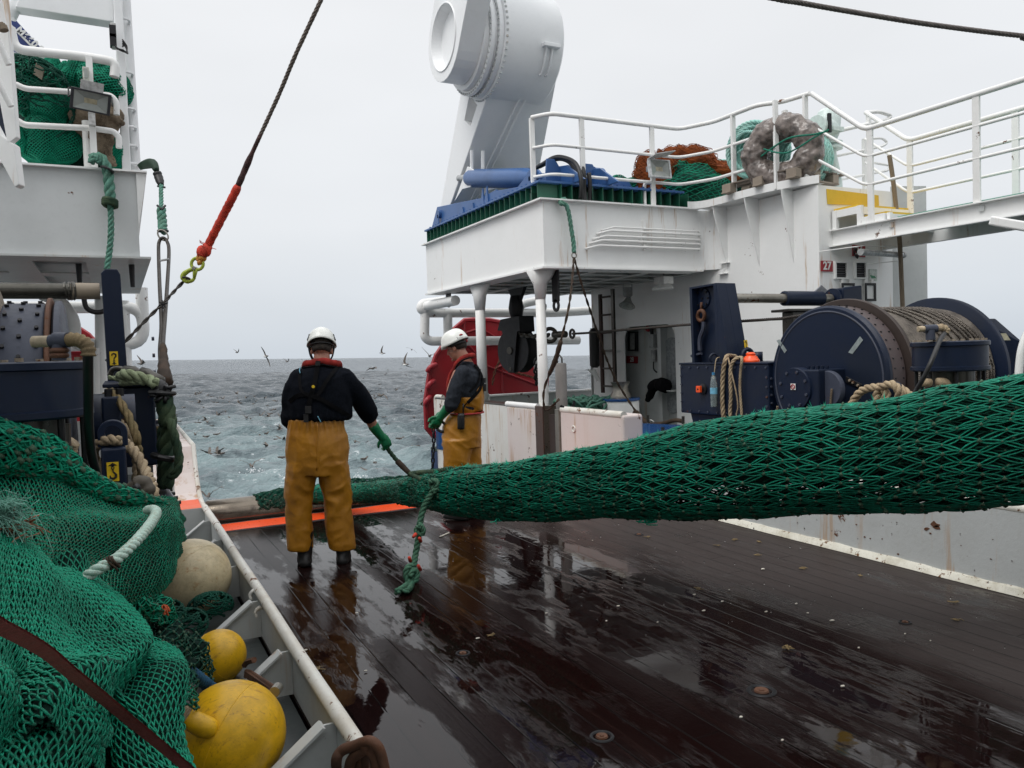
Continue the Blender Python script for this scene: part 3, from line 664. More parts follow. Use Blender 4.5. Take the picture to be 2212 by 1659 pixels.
for i in range(len(cs)-1):
 p, q = cs[i], cs[i+1]
 b.add([(p.x, p.y, ZT), (q.x, q.y, ZT), (q.x, q.y, ZT+.10), (p.x, p.y, ZT+.10), (XH+.1, p.y, ZT), (XH+.1, q.y, ZT), (XH+.1, q.y, ZT+.10), (p.x+.02, p.y, ZT+.10)],
          [(0,1,2,3), (0,4,5,1), (3,2,6,7)])
b.build('curved_edge', M['white'], dh, smooth=True)
b = MB()                                           # curved wall plate between the platform front and the house side
cc = []
for k in range(9): a = math.pi/2*k/8; cc.append((XH-.25+.25*math.sin(a), YP-.25+.25*math.cos(a)))
for i in range(8): p, q = cc[i], cc[i+1]; b.add([(p[0], p[1], ZB), (q[0], q[1], ZB), (q[0], q[1], ZT), (p[0], p[1], ZT)], [(0,1,2,3)])
b.build('curved_plate', M['white'], dh, smooth='all')
for (px, pb_) in ((1573, 582), (1642, 576), (1716, 568)):
 y = gx(px, pb_, XH).y; z = gx(px, pb_, XH).z
 b = MB(); b.prism([(XH, y, z), (XH, y, ZT-.001), (7.53+.05*(px > 1650), y, ZT-.001), (7.55+.05*(px > 1650), y, ZT-.12)], (0, .014, 0)); b.build('bracket', M['white'], dh)
for (px, py) in ((1567, 565), (1563, 588)):
 p = gx(px, py, XH); b = MB(); b.box((p.x-.06, p.y-.10, p.z-.03), (p.x, p.y+.07, p.z-.02)); b.box((p.x-.05, p.y-.04, p.z-.02), (p.x, p.y+.02, p.z+.04)); b.build('bracket', M['white'], dh)
b = MB()                                           # wing wall on the outboard forward corner
q0, q1 = gy(1950, 540, YH-.5), gy(1993, 540, YH-.9)
x_ = gy(1928, 540, YH).x; b.prism([(x_, YH-.002, 0), (9.66, YH-.10, 0), (9.66, YH-.10, 3.62), (x_, YH-.002, 3.60)], (.01, .03, 0)); b.build('wing_plate', M['grey_white'], dh)
def sign_on(rect, plane, val, name, label, face, txt=None, tcol=None, tsize=.1, group=None, thick=.008, xd=None, off=(0,0)):
 g = gx if plane == 'x' else gy
 ps = [g(px, py, val) for px, py in rect]; vec = V(-thick, 0, 0) if plane == 'x' else V(0, -thick, 0)
 c = sum(ps, V(0,0,0))/4; o = thing(name, label, 'sign', c, group)
 MB().prism(ps, vec).build('board', face, o)
 if txt:
  xd = V(0,-1,0) if plane == 'x' else V(1,0,0)
  text(txt, tsize, c+vec*1.3+V(0,0,off[1]), xd, (0,0,1), tcol, o, .001, .004)
 return o
sign_on([(1773,563),(1798,564),(1798,587),(1773,586)], 'y', YH-.004, 'number_sign', 'red sign with white number 27 painted high on the white deckhouse front', M['signred'], '27', M['signwhite'], .14)
o26 = sign_on([(1841,529),(1868,531),(1868,556),(1841,553)], 'y', YH-.004, 'number_sign', 'red number sign half hidden by black cables under the gangway', M['signred'], '26', M['signwhite'], .14)
sign_on([(1354,769),(1378,770),(1378,785),(1354,784)], 'x', XR-.003, 'number_sign', 'dark red sign with number 28 inside the doorway recess', M['signred'], '28', M['signwhite'], .115)
b = thing('safety_notice', 'small white sticker with a green slab symbol on the deckhouse front', 'sign', gy(1886, 594, YH))
ps = [gy(*p, YH-.004) for p in ((1877,581),(1894,582),(1894,607),(1877,606))]
MB().prism(ps, (0,-.005,0)).build('board', simple('pale_notice', (.55,.60,.56), .5), b)
ps = [gy(*p, YH-.010) for p in ((1879,594),(1889,596),(1893,601),(1883,601))]; MB().prism(ps, (0,-.002,0)).build('symbol', M['signgreen'], b)
b = thing('muster_sign', 'green square safety sign with a white ring symbol behind the winch wire', 'sign', gx(1588, 687, XH))
ps = [gx(*p, XH-.002) for p in ((1580,679),(1597,678),(1597,695),(1580,696))]
MB().prism(ps, (-.006,0,0)).build('board', M['signgreen'], b)
c = gx(1587, 686, XH-.012); MB().torus(c, .035, .009, (1,0,0)).build('ring_symbol', M['signwhite'], b)
b2 = MB(); b2.box((XH-.011, c.y-.09, c.z+.01), (XH-.009, c.y-.07, c.z+.06)); b2.build('arrow_symbol', M['signwhite'], b)
for i, (x0, x1, lab) in enumerate(((1803, 1826, 'black louvred vent beside the red 27 sign with torn slats'), (1846, 1867, 'black louvred vent right of the other, above the open frame'))):
 v = thing('louvre_vent', lab, 'vent', gy((x0+x1)/2, 584, YH), 'vents on the deckhouse front')
 a = gy(x0-3, 565, YH); c = gy(x1+3, 603, YH); a2 = gy(x0, 568, YH); c2 = gy(x1, 600, YH)
 MB().ring([(a.x, YH, a.z), (c.x, YH, a.z), (c.x, YH, c.z), (a.x, YH, c.z)], [(a2.x, YH, a2.z), (c2.x, YH, a2.z), (c2.x, YH, c2.z), (a2.x, YH, c2.z)], (0,-.03,0)).build('frame', M['white'], v)
 MB().box((a2.x, YH-.003, c2.z), (c2.x, YH-.001, a2.z)).build('opening', M['black'], v)
 s = MB(); nS = 6
 for k in range(nS):
  z = c2.z+(a2.z-c2.z)*(k+.5)/nS
  s.add([(a2.x, YH-.005, z+.012), (c2.x, YH-.005, z+.012+.004*rnd.uniform(-1,1)), (c2.x, YH-.02, z), (a2.x, YH-.02, z+.005*rnd.uniform(-1,1))], [(0,1,2,3)])
 s.build('slats', simple('dark_slat', (.10,.10,.11), .4), v)
for i, (x0, x1, y0, y1, lab) in enumerate(((1812, 1840, 612, 645, 'small open black rimmed frame half hidden behind the navy bracket'), (1862, 1886, 612, 651, 'larger open black rimmed frame under the right hand vent'))):
 v = thing('vent_cover', lab, 'vent cover', gy((x0+x1)/2, 630, YH), 'hinged covers under the vents')
 a = gy(x0, y0, YH); c = gy(x1, y1, YH)
 MB().ring([(a.x, YH-.05, a.z), (c.x, YH-.05, a.z), (c.x, YH-.05, c.z), (a.x, YH-.05, c.z)], [(a.x+.03, YH-.05, a.z-.03), (c.x-.03, YH-.05, a.z-.03), (c.x-.03, YH-.05, c.z+.03), (a.x+.03, YH-.05, c.z+.03)], (0,.012,0)).build('gasket', M['black'], v)
 MB().box((a.x, YH-.036, c.z), (c.x, YH-.03, a.z)).build('cover_plate', M['white'], v)
 MB().box((a.x+.02, YH-.03, a.z-.01), (a.x+.06, YH, a.z+.05)).build('hinge', M['white_pipe'], v)
 MB().box((c.x-.06, YH-.03, a.z-.01), (c.x-.02, YH, a.z+.05)).build('hinge', M['white_pipe'], v)
tl = thing('tube_lamp', 'long grey tubular lamp on thin brackets under the gangway', 'lamp', gy(1905, 548, YH-.3))
a, c = gy(1866, 545, YH-.45), gy(1948, 551, YH-.25)
MB().tube([a, c], .036, 14).build('lamp_tube', simple('tube_grey', (.45,.46,.47), .25), tl, smooth=True)
for p, q in ((a, a-(c-a).normalized()*.08), (c, c+(c-a).normalized()*.05)): MB().cyl(p, q, .041, n=14).build('end_cap', M['grey'], tl, smooth=True)
b = MB(); b.tube([a+V(-.3,.4,.05), a+V(0,0,.08), c+V(0,0,.10), c+V(.0,0,.02)], .006, 6); b.tube([a+V(.4,.3,-.1), c+V(-.02,0,-.07)], .005, 6); b.build('bracket', M['white_pipe'], tl)
cbl = MB()
for k in range(4):
 cbl.tube(spline([gy(1843+k*2, 533+k, YH-.05-.02*k), gy(1848+rnd.uniform(-4,4), 545, YH-.08), gy(1852, 555+k, YH-.06), gy(1860, 545-k*2, YH-.1), gy(1866, 541, YH-.35)], 6), .008, 6)
tag(cbl.build('cable_loop', M['rubber']), 'black cables looped over the red number sign under the gangway', 'cable')
ld = thing('wall_ladder', 'rusty dark steel ladder fixed to the white wall left of the doorway', 'ladder', gx(1314, 860, XH-.12))
ya, yb = gx(1301, 760, XH-.12).y, gx(1328, 760, XH-.12).y
z0, z1 = .85, 2.58
for y, dz in ((ya, 0), (yb, .06)): MB().box((XH-.15, y-.035, z0), (XH-.11, y+.035, z1+dz)).build('stile', paint('rusty_ladder', (.045,.02,.015), .7, rust=.4, dirt=.6, scale=8) if y == ya else M['grimy'], ld)
for k in range(6): z = z0+.12+k*.31; MB().cyl((XH-.13, ya, z), (XH-.13, yb, z), .018, n=8).build('rung', M['grimy'], ld)
ho = thing('loudspeaker', 'pale loudspeaker horn hanging under the platform beside the ladder', 'loudspeaker', gx(1357, 640, XH-.2))
p = gx(1356, 652, XH-.25); ax = V(-.75,-.25,-.6).normalized()
MB().lathe([(.03,-.16),(.035,-.08),(.07,.0),(.13,.07),(.135,.08),(.12,.06),(.02,-.02)], p, V(-.35,-.2,-.9), 20).build('horn', simple('horn_grey', (.36,.38,.36), .5), ho, smooth=True)
MB().box(p+V(-.05,-.04,.08), p+V(.06,.05,.24)).build('driver', M['grey'], ho, bevel=.01)
MB().pipe([p+V(-.08,0,.10), p+V(-.08,0,.30), p+V(.09,0,.30), p+V(.09,0,.1)], .008, 6).build('bracket', M['grey'], ho)
wl = thing('work_lamp', 'white finned work lamp hung under the platform edge', 'lamp', gx(1432, 620, XH-.6))
p = gx(1434, 618, XH-.5); b = MB()
b.loft([(p+V(0,0,.03), .10, .13), (p+V(-.02,0,-.03), .19, .24), (p+V(-.02,0,-.05), .20, .25)], 4); b.build('lamp_shade', M['signwhite'], wl, bevel=.01)
b = MB(); b.box(p+V(-.09,-.12,.02), p+V(.09,.12,.14)); b.build('ballast_box', M['signwhite'], wl, bevel=.015)
b = MB(); b.cyl(p+V(0,0,.14), p+V(0,0,.30), .015, n=8); b.build('stem', M['grey'], wl)
wf = thing('recess_lamp', 'black framed oblong lamp on the wall inside the doorway', 'lamp', gx(1372, 740, XR))
ps = [gx(*q, XR-.02) for q in ((1361,716),(1379,716),(1379,758),(1361,758))]; pi = [gx(*q, XR-.02) for q in ((1364,719),(1376,719),(1376,755),(1364,755))]
MB().ring(ps, pi, (-.05,0,0)).build('frame', M['black'], wf); MB().prism([q+V(-.01,0,0) for q in pi], (-.02,0,0)).build('lens', M['lampgrey'], wf)
jb = thing('junction_box', 'grey switch box with dark conduit in the doorway', 'switch box', gx(1412, 740, XR))
p = gx(1411, 735, XR-.06); b = MB(); b.box(p+V(-.05,-.06,-.12), p+V(.05,.06,.1)); b.cyl(p+V(0,0,-.16), p+V(0,0,-.36), .045, n=10); b.build('box_body', M['grey'], jb, bevel=.008)
b = MB(); b.tube(spline([p+V(-.02,0,.1), p+V(-.03,.02,.3), p+V(.03,0,.42)], 5), .03, 8); b.tube(spline([p+V(0,0,-.36), p+V(-.02,-.02,-.48), p+V(0,-.08,-.54)], 5), .012, 6); b.build('conduit', M['black'], jb)
b = MB(); b.sphere(p+V(-.03,.08,.2), .06, 10); b.build('red_button', M['signred'], jb, smooth=True)
ws = thing('wire_seal', 'black upright fender tube where the wire enters the wall corner', 'fender', gx(1283, 760, XH-.1))
MB().tube([gx(1282, 710, XH-.12), gx(1283, 715, XH-.12), gx(1285, 790, XH-.12), gx(1285, 794, XH-.12)], [.05,.09,.09,.05], 14).build('fender_tube', M['rubber'], ws, smooth=True)
p = gx(1286, 800, XH-.1); MB().prism([p+V(-.1,.12,.02), p+V(-.1,-.12,.02), p+V(.1,-.12,-.3)], (.02,0,0)).build('bracket', M['white'], ws)
dc = thing('black_cloth', 'black wet cloth slung over a little shelf in the doorway', 'cloth', gx(1420, 840, XR-.2))
b = MB(); g_ = lambda px, py, o=.3: gx(px, py, XR-o)
b.tube(spline([g_(1398,866), g_(1406,850), g_(1412,834), g_(1424,830), g_(1440,834), g_(1446,832)], 5), [.05]*3+[.07]*5+[.10]*8+[.12]*5+[.06]*4+[.03], 8)
oc = b.build('cloth_folds', M['blackcloth'], dc, smooth='all'); m_ = oc.modifiers.new('r', 'REMESH'); m_.mode = 'VOXEL'; m_.voxel_size = .02; m_.use_smooth_shade = True
p = g_(1440, 845); MB().box((p.x-.02, p.y-.2, p.z), (XR, p.y+.15, p.z+.012)).build('shelf', M['white'], dc)
cp = thing('capstan', 'worn grey capstan head on a white blue rimmed drum before the doorway', 'capstan', gx(1340, 950, 6.75)+V(0,0,-gx(1340, 950, 6.75).z))
c = gx(1341, 858, 6.75); c0 = V(c.x, c.y, 0); zc = c.z
MB().lathe([(0,0),(.27,0),(.27,zc-.05),(0,zc-.05)], c0, n=36).build('drum', M['white'], cp, smooth=True)
MB().lathe([(0,zc-.05),(.285,zc-.05),(.29,zc-.03),(.285,zc-.012),(0,zc-.012)], c0, n=36).build('rim', M['blue_deck'], cp, smooth=True)
MB().lathe([(0,zc-.01),(.16,zc-.01),(.155,zc+.03),(.12,zc+.09),(.115,zc+.16),(.14,zc+.215),(.15,zc+.225),(.05,zc+.22),(0,zc+.21)], c0+V(.04,.06,0), n=32).build('head', M['steel'], cp, smooth=True)
hz = .62; bh = thing('hatch_box', 'blue topped white hatch box beside the pink wall block', 'hatch', (6.2, 8, 0))
q = [gz(1343, 948, hz), gz(1400, 958, hz), gz(1560, 942, hz), gz(1500, 922, hz), gz(1386, 915, hz)]
q = [gz(1340,927,hz), gz(1360,950,hz), gz(1420,962,hz), gz(1600,940,hz), gz(1480,918,hz), gz(1388,914,hz)]
MB().prism(q, (0,0,-.035)).build('hatch_lid', M['blue_deck'], bh, bevel=.012)
cq = sum(q, V(0,0,0))/6; MB().prism([cq+(p-cq)*.95+V(0,0,-.036) for p in q], (0,0,-hz+.05)).build('hatch_wall', M['white'], bh)
for (px, py) in ((1400,905),(1432,934),(1476,908)):
 p = gz(px, py+8, hz); MB().cyl(p, p+V(0,0,.10), .02, n=8).build('toggle_bolt', M['grimy'], bh)
co = thing('net_coil', 'tangled coil of faded green rope on the side deck beyond the ramp wall', 'rope', gx(1258, 870, 6.3))
b = MB(); c = gx(1262, 885, 6.3)
for k in range(16):
 a0 = rnd.uniform(0, 6.28); rr = rnd.uniform(.14, .40)
 b.tube([c+V(math.cos(a0+t)*rr*1.2, math.sin(a0+t)*rr, .12*rnd.uniform(.2,1)+.10*math.sin(t*2+k)-.02*rr) for t in np.linspace(0, 6.0, 22)], .022, 5)
b.build('rope_turns', M['greenrope'], co, smooth='all');
po = thing('grey_pole', 'short grey timber pole lashed upright beside the corner pillar', 'pole', gx(1211, 900, 5.05))
a = gx(1211, 784, 5.0); MB().tube([V(a.x, a.y, .55), V(a.x-.0, a.y, a.z-.02), a], [.075,.072,.06], 14).build('pole_shaft', paint('grey_timber', (.20,.19,.18), .8, dirt=.7, scale=9, bump=.6), po, smooth=True)
MB().tube([a+V(.02,0,-.06), a+V(.02,0,.06), a+V(.0,.02,.10), a+V(-.03,.03,.06), a+V(-.03,.03,-.04)], .012, 6).build('lifting_loop', M['grimy'], po)
lash = spline([gx(1212, 878, 4.92), gx(1228, 884, 4.94), gx(1239, 876, 5.1), gx(1240, 868, 5.25)], 6)
tag(MB().tube(lash, .02, 6).build('lashing', M['blackcloth']), 'black lashing tying the grey pole to the pillar', 'rope')
rs = thing('platform_railing', 'white pipe railing round the starboard platform with a dipped forward corner', 'railing', (6.5, 9, ZT))
ZR = [1.12, .74, .36]
def rail_line(y_or, pts3, r, parent, name='rail'):
 MB().pipe(pts3, r, 10, bend=.12).build(name, M['white_pipe'], parent, smooth=True)
yF = YP+.06
A = gx(1170, 263, XP+.02); hA = A.z
posts = [(1170, 263, 432, 'a'), (1257, 267, 432, 'b'), (1408, 288, 440, 'b')]
zt_ = hA
def yF_pt(px): return gy(px, 400, yF)
xs = [gy(px, 300, yF).x for px in (1180, 1257, 1408)]
e1 = V(7.50, YP-.1, 0); e2 = V(7.52, YP-.95, 0); e3 = V(7.72, YP-1.8, 0); e4 = V(XH+.02, YH+.02, 0)
base = [V(XP+.05, yF+.25, 0), V(XP+.20, yF, 0), V(7.28, yF, 0), V(7.52, YP-.4, 0), V(7.55, YP-1.2, 0), V(XH-.02, YH+.55, 0), V(XH+.06, YH+.16, 0)]
for dz, r in ((1.14, .03), (.74, .022), (.36, .022)):
 rail_line(0, [p+V(0,0,ZT+dz) for p in base], r, rs, 'rail')
for i, p in enumerate([base[0], V(xs[1], yF, 0), V(xs[2], yF, 0), V(7.54, YP-.75, 0), V(7.60, YP-1.45, 0), V(XH+.05, YH+.22, 0)]):
 b = MB(); b.obox((p.x, p.y, ZT+.57), .07, .035, 1.12); b.build('post', M['white_pipe'], rs, bevel=.005)
 if i < 2: MB().obox((p.x, p.y, ZT+.07), .09, .06, .16).build('post_foot', M['dkgreen'], rs)
b = MB(); p = gy(1392, 400, yF+.05); b.pipe([V(p.x, p.y, ZT), V(p.x, p.y, ZT+.36), V(p.x+.13, p.y, ZT+.36), V(p.x+.13, p.y, ZT+.27)], .024); b.build('goose_neck', M['white_pipe'], rs, smooth=True)
fl = thing('floodlight', 'grey square floodlight with a small hood fixed to the starboard railing post', 'lamp', gy(1428, 365, yF-.12))
def flood(parent, c, xd, yd, wd, hg, dp, mb, ml, hood=None):
 zd = xd.cross(yd)                                     # zd points out of the glass
 b = MB(); o4 = lambda s, z: [c+xd*(i*wd/2*s)+yd*(j*hg/2*s)+zd*z for i, j in ((-1,-1),(1,-1),(1,1),(-1,1))]
 P = o4(.8, -dp)+o4(1, -dp*.35)+o4(1, 0); b.add(P, [(3,2,1,0)]+[(i, (i+1) % 4, 4+(i+1) % 4, 4+i) for i in range(4)]+[(4+i, 4+(i+1) % 4, 8+(i+1) % 4, 8+i) for i in range(4)])
 b.ring(o4(1, -.001), [c+(q-c)*.84 for q in o4(1, -.001)], zd*.012); b.build('housing', mb, parent, fixn=True, bevel=.004)
 b = MB(); Q = [c+(q-c)*.84 for q in o4(1, .002)]; I = [c+xd*(i*wd*.16)+yd*(j*hg*.12)-zd*.02 for i, j in ((-1,-1),(1,-1),(1,1),(-1,1))]
 b.add(Q+I, [(i, (i+1) % 4, 4+(i+1) % 4, 4+i) for i in range(4)]); b.build('reflector', ml, parent)
 MB().add(I, [(0,1,2,3)]).build('led_panel', M['signyellow'] if 0 else simple('led_chip', (.40,.36,.25), .3), parent)
c = gy(1426, 364, yF-.14); flood(fl, c, V(1,0,0), V(0,.15,1).normalized(), .36, .26, .09, simple('lamp_light_grey', (.55,.56,.56), .35), M['glass'])
MB().obox(c+V(-.02,-.06,.17), .34, .2, .012, V(.97,0,.2).normalized(), V(0,1,-.15).normalized()).build('hood', M['lampgrey'], fl)
MB().box(c+V(-.12,.04,-.02), c+V(-.05,.16,.05)).build('bracket', M['grey'], fl)
gw = thing('gangway', 'white steel gangway with a green walkway leading forward over the winch', 'gangway', (8.3, 3, 3))
a0 = gy(1805, 500, YH-.05); XG0 = a0.x; zg1 = gy(1805, 499, YH-.05).z; zg0 = gy(1805, 531, YH-.05).z; XG1 = gy(1962, 520, YH-.05).x
XG1 = XG0+.92
yEnd = -2.5
b = MB()
for x in (XG0, XG1): b.box((x, yEnd, zg0), (x+.012, YH, zg1)); b.box((x-.001-(.06 if x == XG0 else 0), yEnd, zg1), (x+.012+(.0 if x == XG0 else .06), YH, zg1+.012)); b.box((x-.001-(.06 if x == XG0 else 0), yEnd, zg0-.012), (x+.012+(.0 if x == XG0 else .06), YH, zg0))
b.build('side_beam', M['white'], gw)
b = MB();
for y in np.arange(yEnd+.3, YH, 1.05): b.obox((XG0+.47, y, zg1-.05), 1.0, .05, .06, V(.985,.17,0).normalized(), V(-.17,.985,0).normalized())
b.build('cross_beam', M['grey_white'], gw)
MB().box((XG0+.014, yEnd, zg1-.02), (XG1-.002, YH-.9, zg1+.035)).build('walkway', M['walkgreen'], gw)
for x, s in ((XG0-.02, 0), (XG1+.03, 1)):
 zz = zg1+.012
 for dz, r, up_, q_ in ((1.10, .03, 1.14, (1870,243)), (.78, .018, .74, (1868,300)), (.45, .018, .36, (1870,352))):
  end = gy(*q_, YH+.35) if s else V(XH+.08, YH+.15, ZT+up_)
  MB().pipe([V(x, yEnd, zz+dz), V(x, 6.45+.15*s, zz+dz), end], r, 10, bend=.10).build('rail', M['white_pipe'], gw, smooth=True)
 for y in ((6.38, 5.11, 3.84, 2.5, 1.1, -.4, -1.9) if not s else (6.58, 5.29, 3.95, 2.6, 1.2, -.3, -1.8)):
  MB().obox((x, y, zz+.55), .03, .075, 1.10).build('post', M['white_pipe'], gw, bevel=.004)
hr = thing('stair_handrail', 'white looped pipe handrails at the head of the steps', 'railing', (XG1, YH+.3, ZT))
for (pts_, r) in (([(1870,243),(1900,241),(1925,250),(1918,258),(1780,290)], .026), ([(1868,300),(1905,298),(1918,308),(1906,316),(1770,345)], .018), ([(1890,352),(1925,358),(1918,368),(1755,400)], .018)):
 MB().pipe([gy(px, py, YH+.5) for px, py in pts_], r, 8, bend=.1).build('rail', M['white_pipe'], hr, smooth=True)
for px, t0 in ((1876, 243), (1867, 300)):
 p = gy(px, t0, YH+.5); MB().obox((p.x, p.y, (p.z+ZT)/2), .05, .05, p.z-ZT).build('post', M['white_pipe'], hr)
sp_ = thing('yellow_steps', 'white angle iron steps with yellow treads dropping from the deckhouse roof to the gangway', 'steps', (XG0+.4, YH-.4, 3.2))
MB().prism([gy(1786,408,YH-.01), gy(1898,422,YH-.01), gy(1899,444,YH-.01), gy(1788,441,YH-.01)], (0,.008,0)).build('yellow_plate', M['yellow'], sp_)
def tread(z, y0, y1, x0, x1): MB().box((x0, y0, z), (x1, y1, z+.025)).build('tread', M['yellow'], sp_)
z1_ = gy(1900, 452, YH-.3).z; z2_ = gy(1940, 470, YH-.55).z
tread(z1_, YH-.36, YH-.02, XG0+.01, XG1+.02); tread(z2_, YH-.72, YH-.40, XG0+.06, XG1+.2)
for (z, y0, y1, x1) in ((z1_-.09, YH-.38, YH-.02, XG1), (z2_-.09, YH-.74, YH-.38, XG1+.16)):
 b = MB(); b.box((XG0-.01, y0, z), (XG0+.01, y1, z+.088)); b.box((XG0+.01, y0, z), (x1, y0+.02, z+.088)); b.build('step_frame', M['white'], sp_)
b = MB(); b.box((XG0-.02, YH-.08, zg1+.015), (XG0+.03, YH-.02, z1_)); b.box((XG0-.02, YH-.44, z2_-.09), (XG0+.03, YH-.38, z1_)); b.box((XG0+.03, YH-.79, zg1+.015), (XG0+.08, YH-.75, z2_)); b.build('step_frame', M['white'], sp_)
pm = thing('wooden_pole', 'long thin weathered pole standing against the deckhouse front behind the winch', 'pole', gy(1950, 660, YH-.4))
MB().tube(spline([gy(1921,335,YH-.35), gy(1928,380,YH-.35), gy(1936,450,YH-.35), gy(1944,530,YH-.35), gy(1950,670,YH-.35)], 4), .027, 8).build('pole_shaft', M['wood'], pm, smooth=True)
ub = thing('overhead_beam', 'end of a white steel beam jutting in under the gangway at the right edge', 'beam', gy(2200, 485, 3.5))
b = MB(); a, c = D(2146,478,5.2), D(3000,620,3.9); u = (c-a).normalized(); b.obox((a+c)/2, (c-a).length, .16, .06, u, u.cross(V(0,0,1)).normalized(), u.cross(V(0,0,1)).normalized().cross(u)); b.build('beam', M['white'], ub, bevel=.01)
gn = thing('gantry', 'huge white gantry with a leg leaning forward to a bolted slewing barrel and upper arm', 'gantry', (5.8, 13.3, ZT))
XL0, XL1 = 5.27, 6.20
tl1, tr1 = gx(997,189,XL0), gx(1073,147,XL0); bl1, br1 = gx(952,443,XL0), gx(978,428,XL0)
AX = gx(958, 81, 4.60); yb_, zb_ = AX.y, AX.z
Rb = .82
poly = [V(XL0, br1.y, br1.z), V(XL0, tr1.y, tr1.z), V(XL0, yb_-.1, zb_-.1), V(XL0, yb_+.55, zb_-.5), V(XL0, tl1.y, tl1.z), V(XL0, bl1.y, bl1.z)]
poly = [V(XL0, br1.y+.45, 3.95), V(XL0, br1.y, br1.z), V(XL0, tr1.y, tr1.z), V(XL0, yb_-.3, zb_-.3), V(XL0, yb_+.4, zb_-.3), V(XL0, tl1.y, tl1.z), V(XL0, bl1.y, bl1.z), V(XL0, bl1.y+.15, 3.95)]
b = MB(); n_ = len(poly); far = [V(XL1+.02+(6.10-p.z)*.33*(p.z < 6.2), p.y, p.z) for p in poly]
b.add(poly+far, [tuple(range(n_)), tuple(range(2*n_-1, n_-1, -1))]+[((i+1) % n_, i, n_+i, n_+(i+1) % n_) for i in range(n_)])
b.build('leg', M['white_clean'], gn, bevel=.015, fixn=True)
hp = [gx(*q, XL0) for q in ((1014,205),(1031,227),(1016,273),(1003,260))]
for (px, pt, pb_) in ((1019, 325, 372), (1043, 326, 376)):
 a = gx(px, pt, XL0+.18 if px > 1030 else XL0+.02); c = gx(px, pb_, XL0+.18 if px > 1030 else XL0+.02)
 MB().tube([a, c], .03, 8).build('weld_rib', M['white_clean'], gn, smooth=True)
XB0, XB1 = 5.22, 6.22
b = MB(); b.lathe([(0, XB0-.01), (Rb-.03, XB0), (Rb, XB0+.02), (Rb, XB1-.03), (Rb-.03, XB1), (0, XB1+.001)], (0, yb_, zb_), (1,0,0), 64); b.build('barrel', M['white_clean'], gn, smooth=True)
b = MB()
for x0, x1, r in ((5.15, 5.215, Rb*.97), (5.09, 5.145, Rb*.90), (5.03, 5.085, Rb*.95), (4.95, 5.025, Rb*.86)):
 b.lathe([(0,x0), (r,x0), (r,x1), (0,x1)], (0, yb_, zb_), (1,0,0), 64)
b.build('slewing_ring', M['white_clean'], gn, smooth=True)
b = MB()
for x, r, nn in ((5.148, Rb*.94, 60), (5.028, Rb*.92, 60), (5.26, Rb+.004, 60)):
 for k in range(nn):
  a = 2*math.pi*k/nn; b.obox((x, yb_+math.cos(a)*r, zb_+math.sin(a)*r), .03 if x < 5.4 else .018, .026, .026)
tag(b.build('ring_bolts', M['grey_white'], gn), 'rows of bolt heads round the slewing ring', kind='stuff')
Ra = .63; pl = []
ua = V(0, -.575, .818); va = V(0, .818, .575)                # the arm leans forward out of the top of the picture
cA0 = V(4.60, yb_, zb_); rim_ = [cA0+(va*math.cos(R(t))+ua*math.sin(R(t)))*Ra for t in range(-180, 1, 12)]
arm = rim_+[cA0+va*(Ra+.02)+ua*3.2, cA0-va*(Ra+.02)+ua*3.2]
ao = MB().prism(arm, (.35,0,0)).build('arm', M['white_clean'], gn)
def carve(o, mb):
 c = mb.build('cut', None, None, fixn=True); c.location = o.location
 for v in c.data.vertices: v.co = v.co-Vector(o.location)*1.0-sum((Vector(q.location) for q in [o.parent]), V(0,0,0)) if o.parent else v.co
 c.matrix_world = Matrix.Identity(4)
 for i, v in enumerate(c.data.vertices): v.co = mb.v[i]
 md = o.modifiers.new('b', 'BOOLEAN'); md.object = c; md.operation = 'DIFFERENCE'; md.solver = 'EXACT'
 bpy.context.view_layer.update()
 me = bpy.data.meshes.new_from_object(o.evaluated_get(bpy.context.evaluated_depsgraph_get())); o.modifiers.clear(); o.data = me; bpy.data.objects.remove(c)
dishc = MB(); dishc.lathe([(0,-.1),(.47,-.1),(.455,.005),(.40,.13),(0,.13)], cA0, (1,0,0), 48); carve(ao, dishc)
ao.modifiers.new('bv', 'BEVEL').width = .012; ao.modifiers['bv'].limit_method = 'ANGLE'
MB().tube([cA0+V(-.004,0,0)+(V(0,1,0)*math.cos(a)+V(0,0,1)*math.sin(a))*.475 for a in np.linspace(0, 2*math.pi, 61)[:-1]], .012, 8, closed=True).build('dish_rim', M['white_clean'], gn, smooth='all')
carve([c for c in gn.children if c.name.startswith('leg')][0], MB().prism([q+V(-.05,0,0) for q in hp], (.25,0,0)))
for dx in (0, .10):
 q0 = gx(1172+dx*160, 128, XL1-.15+0)
 pts_ = [V(XL1-.30+dx-.0*k, yb_+(Rb+.03)*math.cos(R(k)), zb_+(Rb+.03)*math.sin(R(k))) for k in (194, 200, 208, 216, 224)]
 for t in (0, .25, .5, .75, 1): p = V(0, tr1.y, tr1.z).lerp(V(0, br1.y, br1.z), t); pts_.append(V(XL1-.36-.25*t+dx, p.y-.045, p.z-.02))
 MB().pipe(pts_, .017, 8, bend=.02).build('hydraulic_pipe', M['white_clean'], gn, smooth=True)
p = V(XL1-.25, yb_-Rb*.95, zb_-.22); MB().box(p+V(-.12,-.10,-.03), p+V(.16,.02,.03)).build('pipe_block', M['white_clean'], gn, bevel=.01)
for x in (XL0-.03, XL0+.42):
 a, c, d_ = gx(1003,365,XL0), gx(1022,350,XL0), gx(1000,405,XL0)
 MB().prism([V(x, q.y, q.z) for q in (gx(985,436,XL0), gx(1013,360,XL0), gx(1028,368,XL0), gx(1020,404,XL0), gx(1002,409,XL0))], (.03,0,0)).build('fork_plate', M['white_clean'], gn, bevel=.004)
bf = thing('gantry_foundation', 'blue bolted steel foundation frame with twin hydraulic rams under the white gantry', 'foundation', (6, 11.5, ZT))
XI = XP+.10
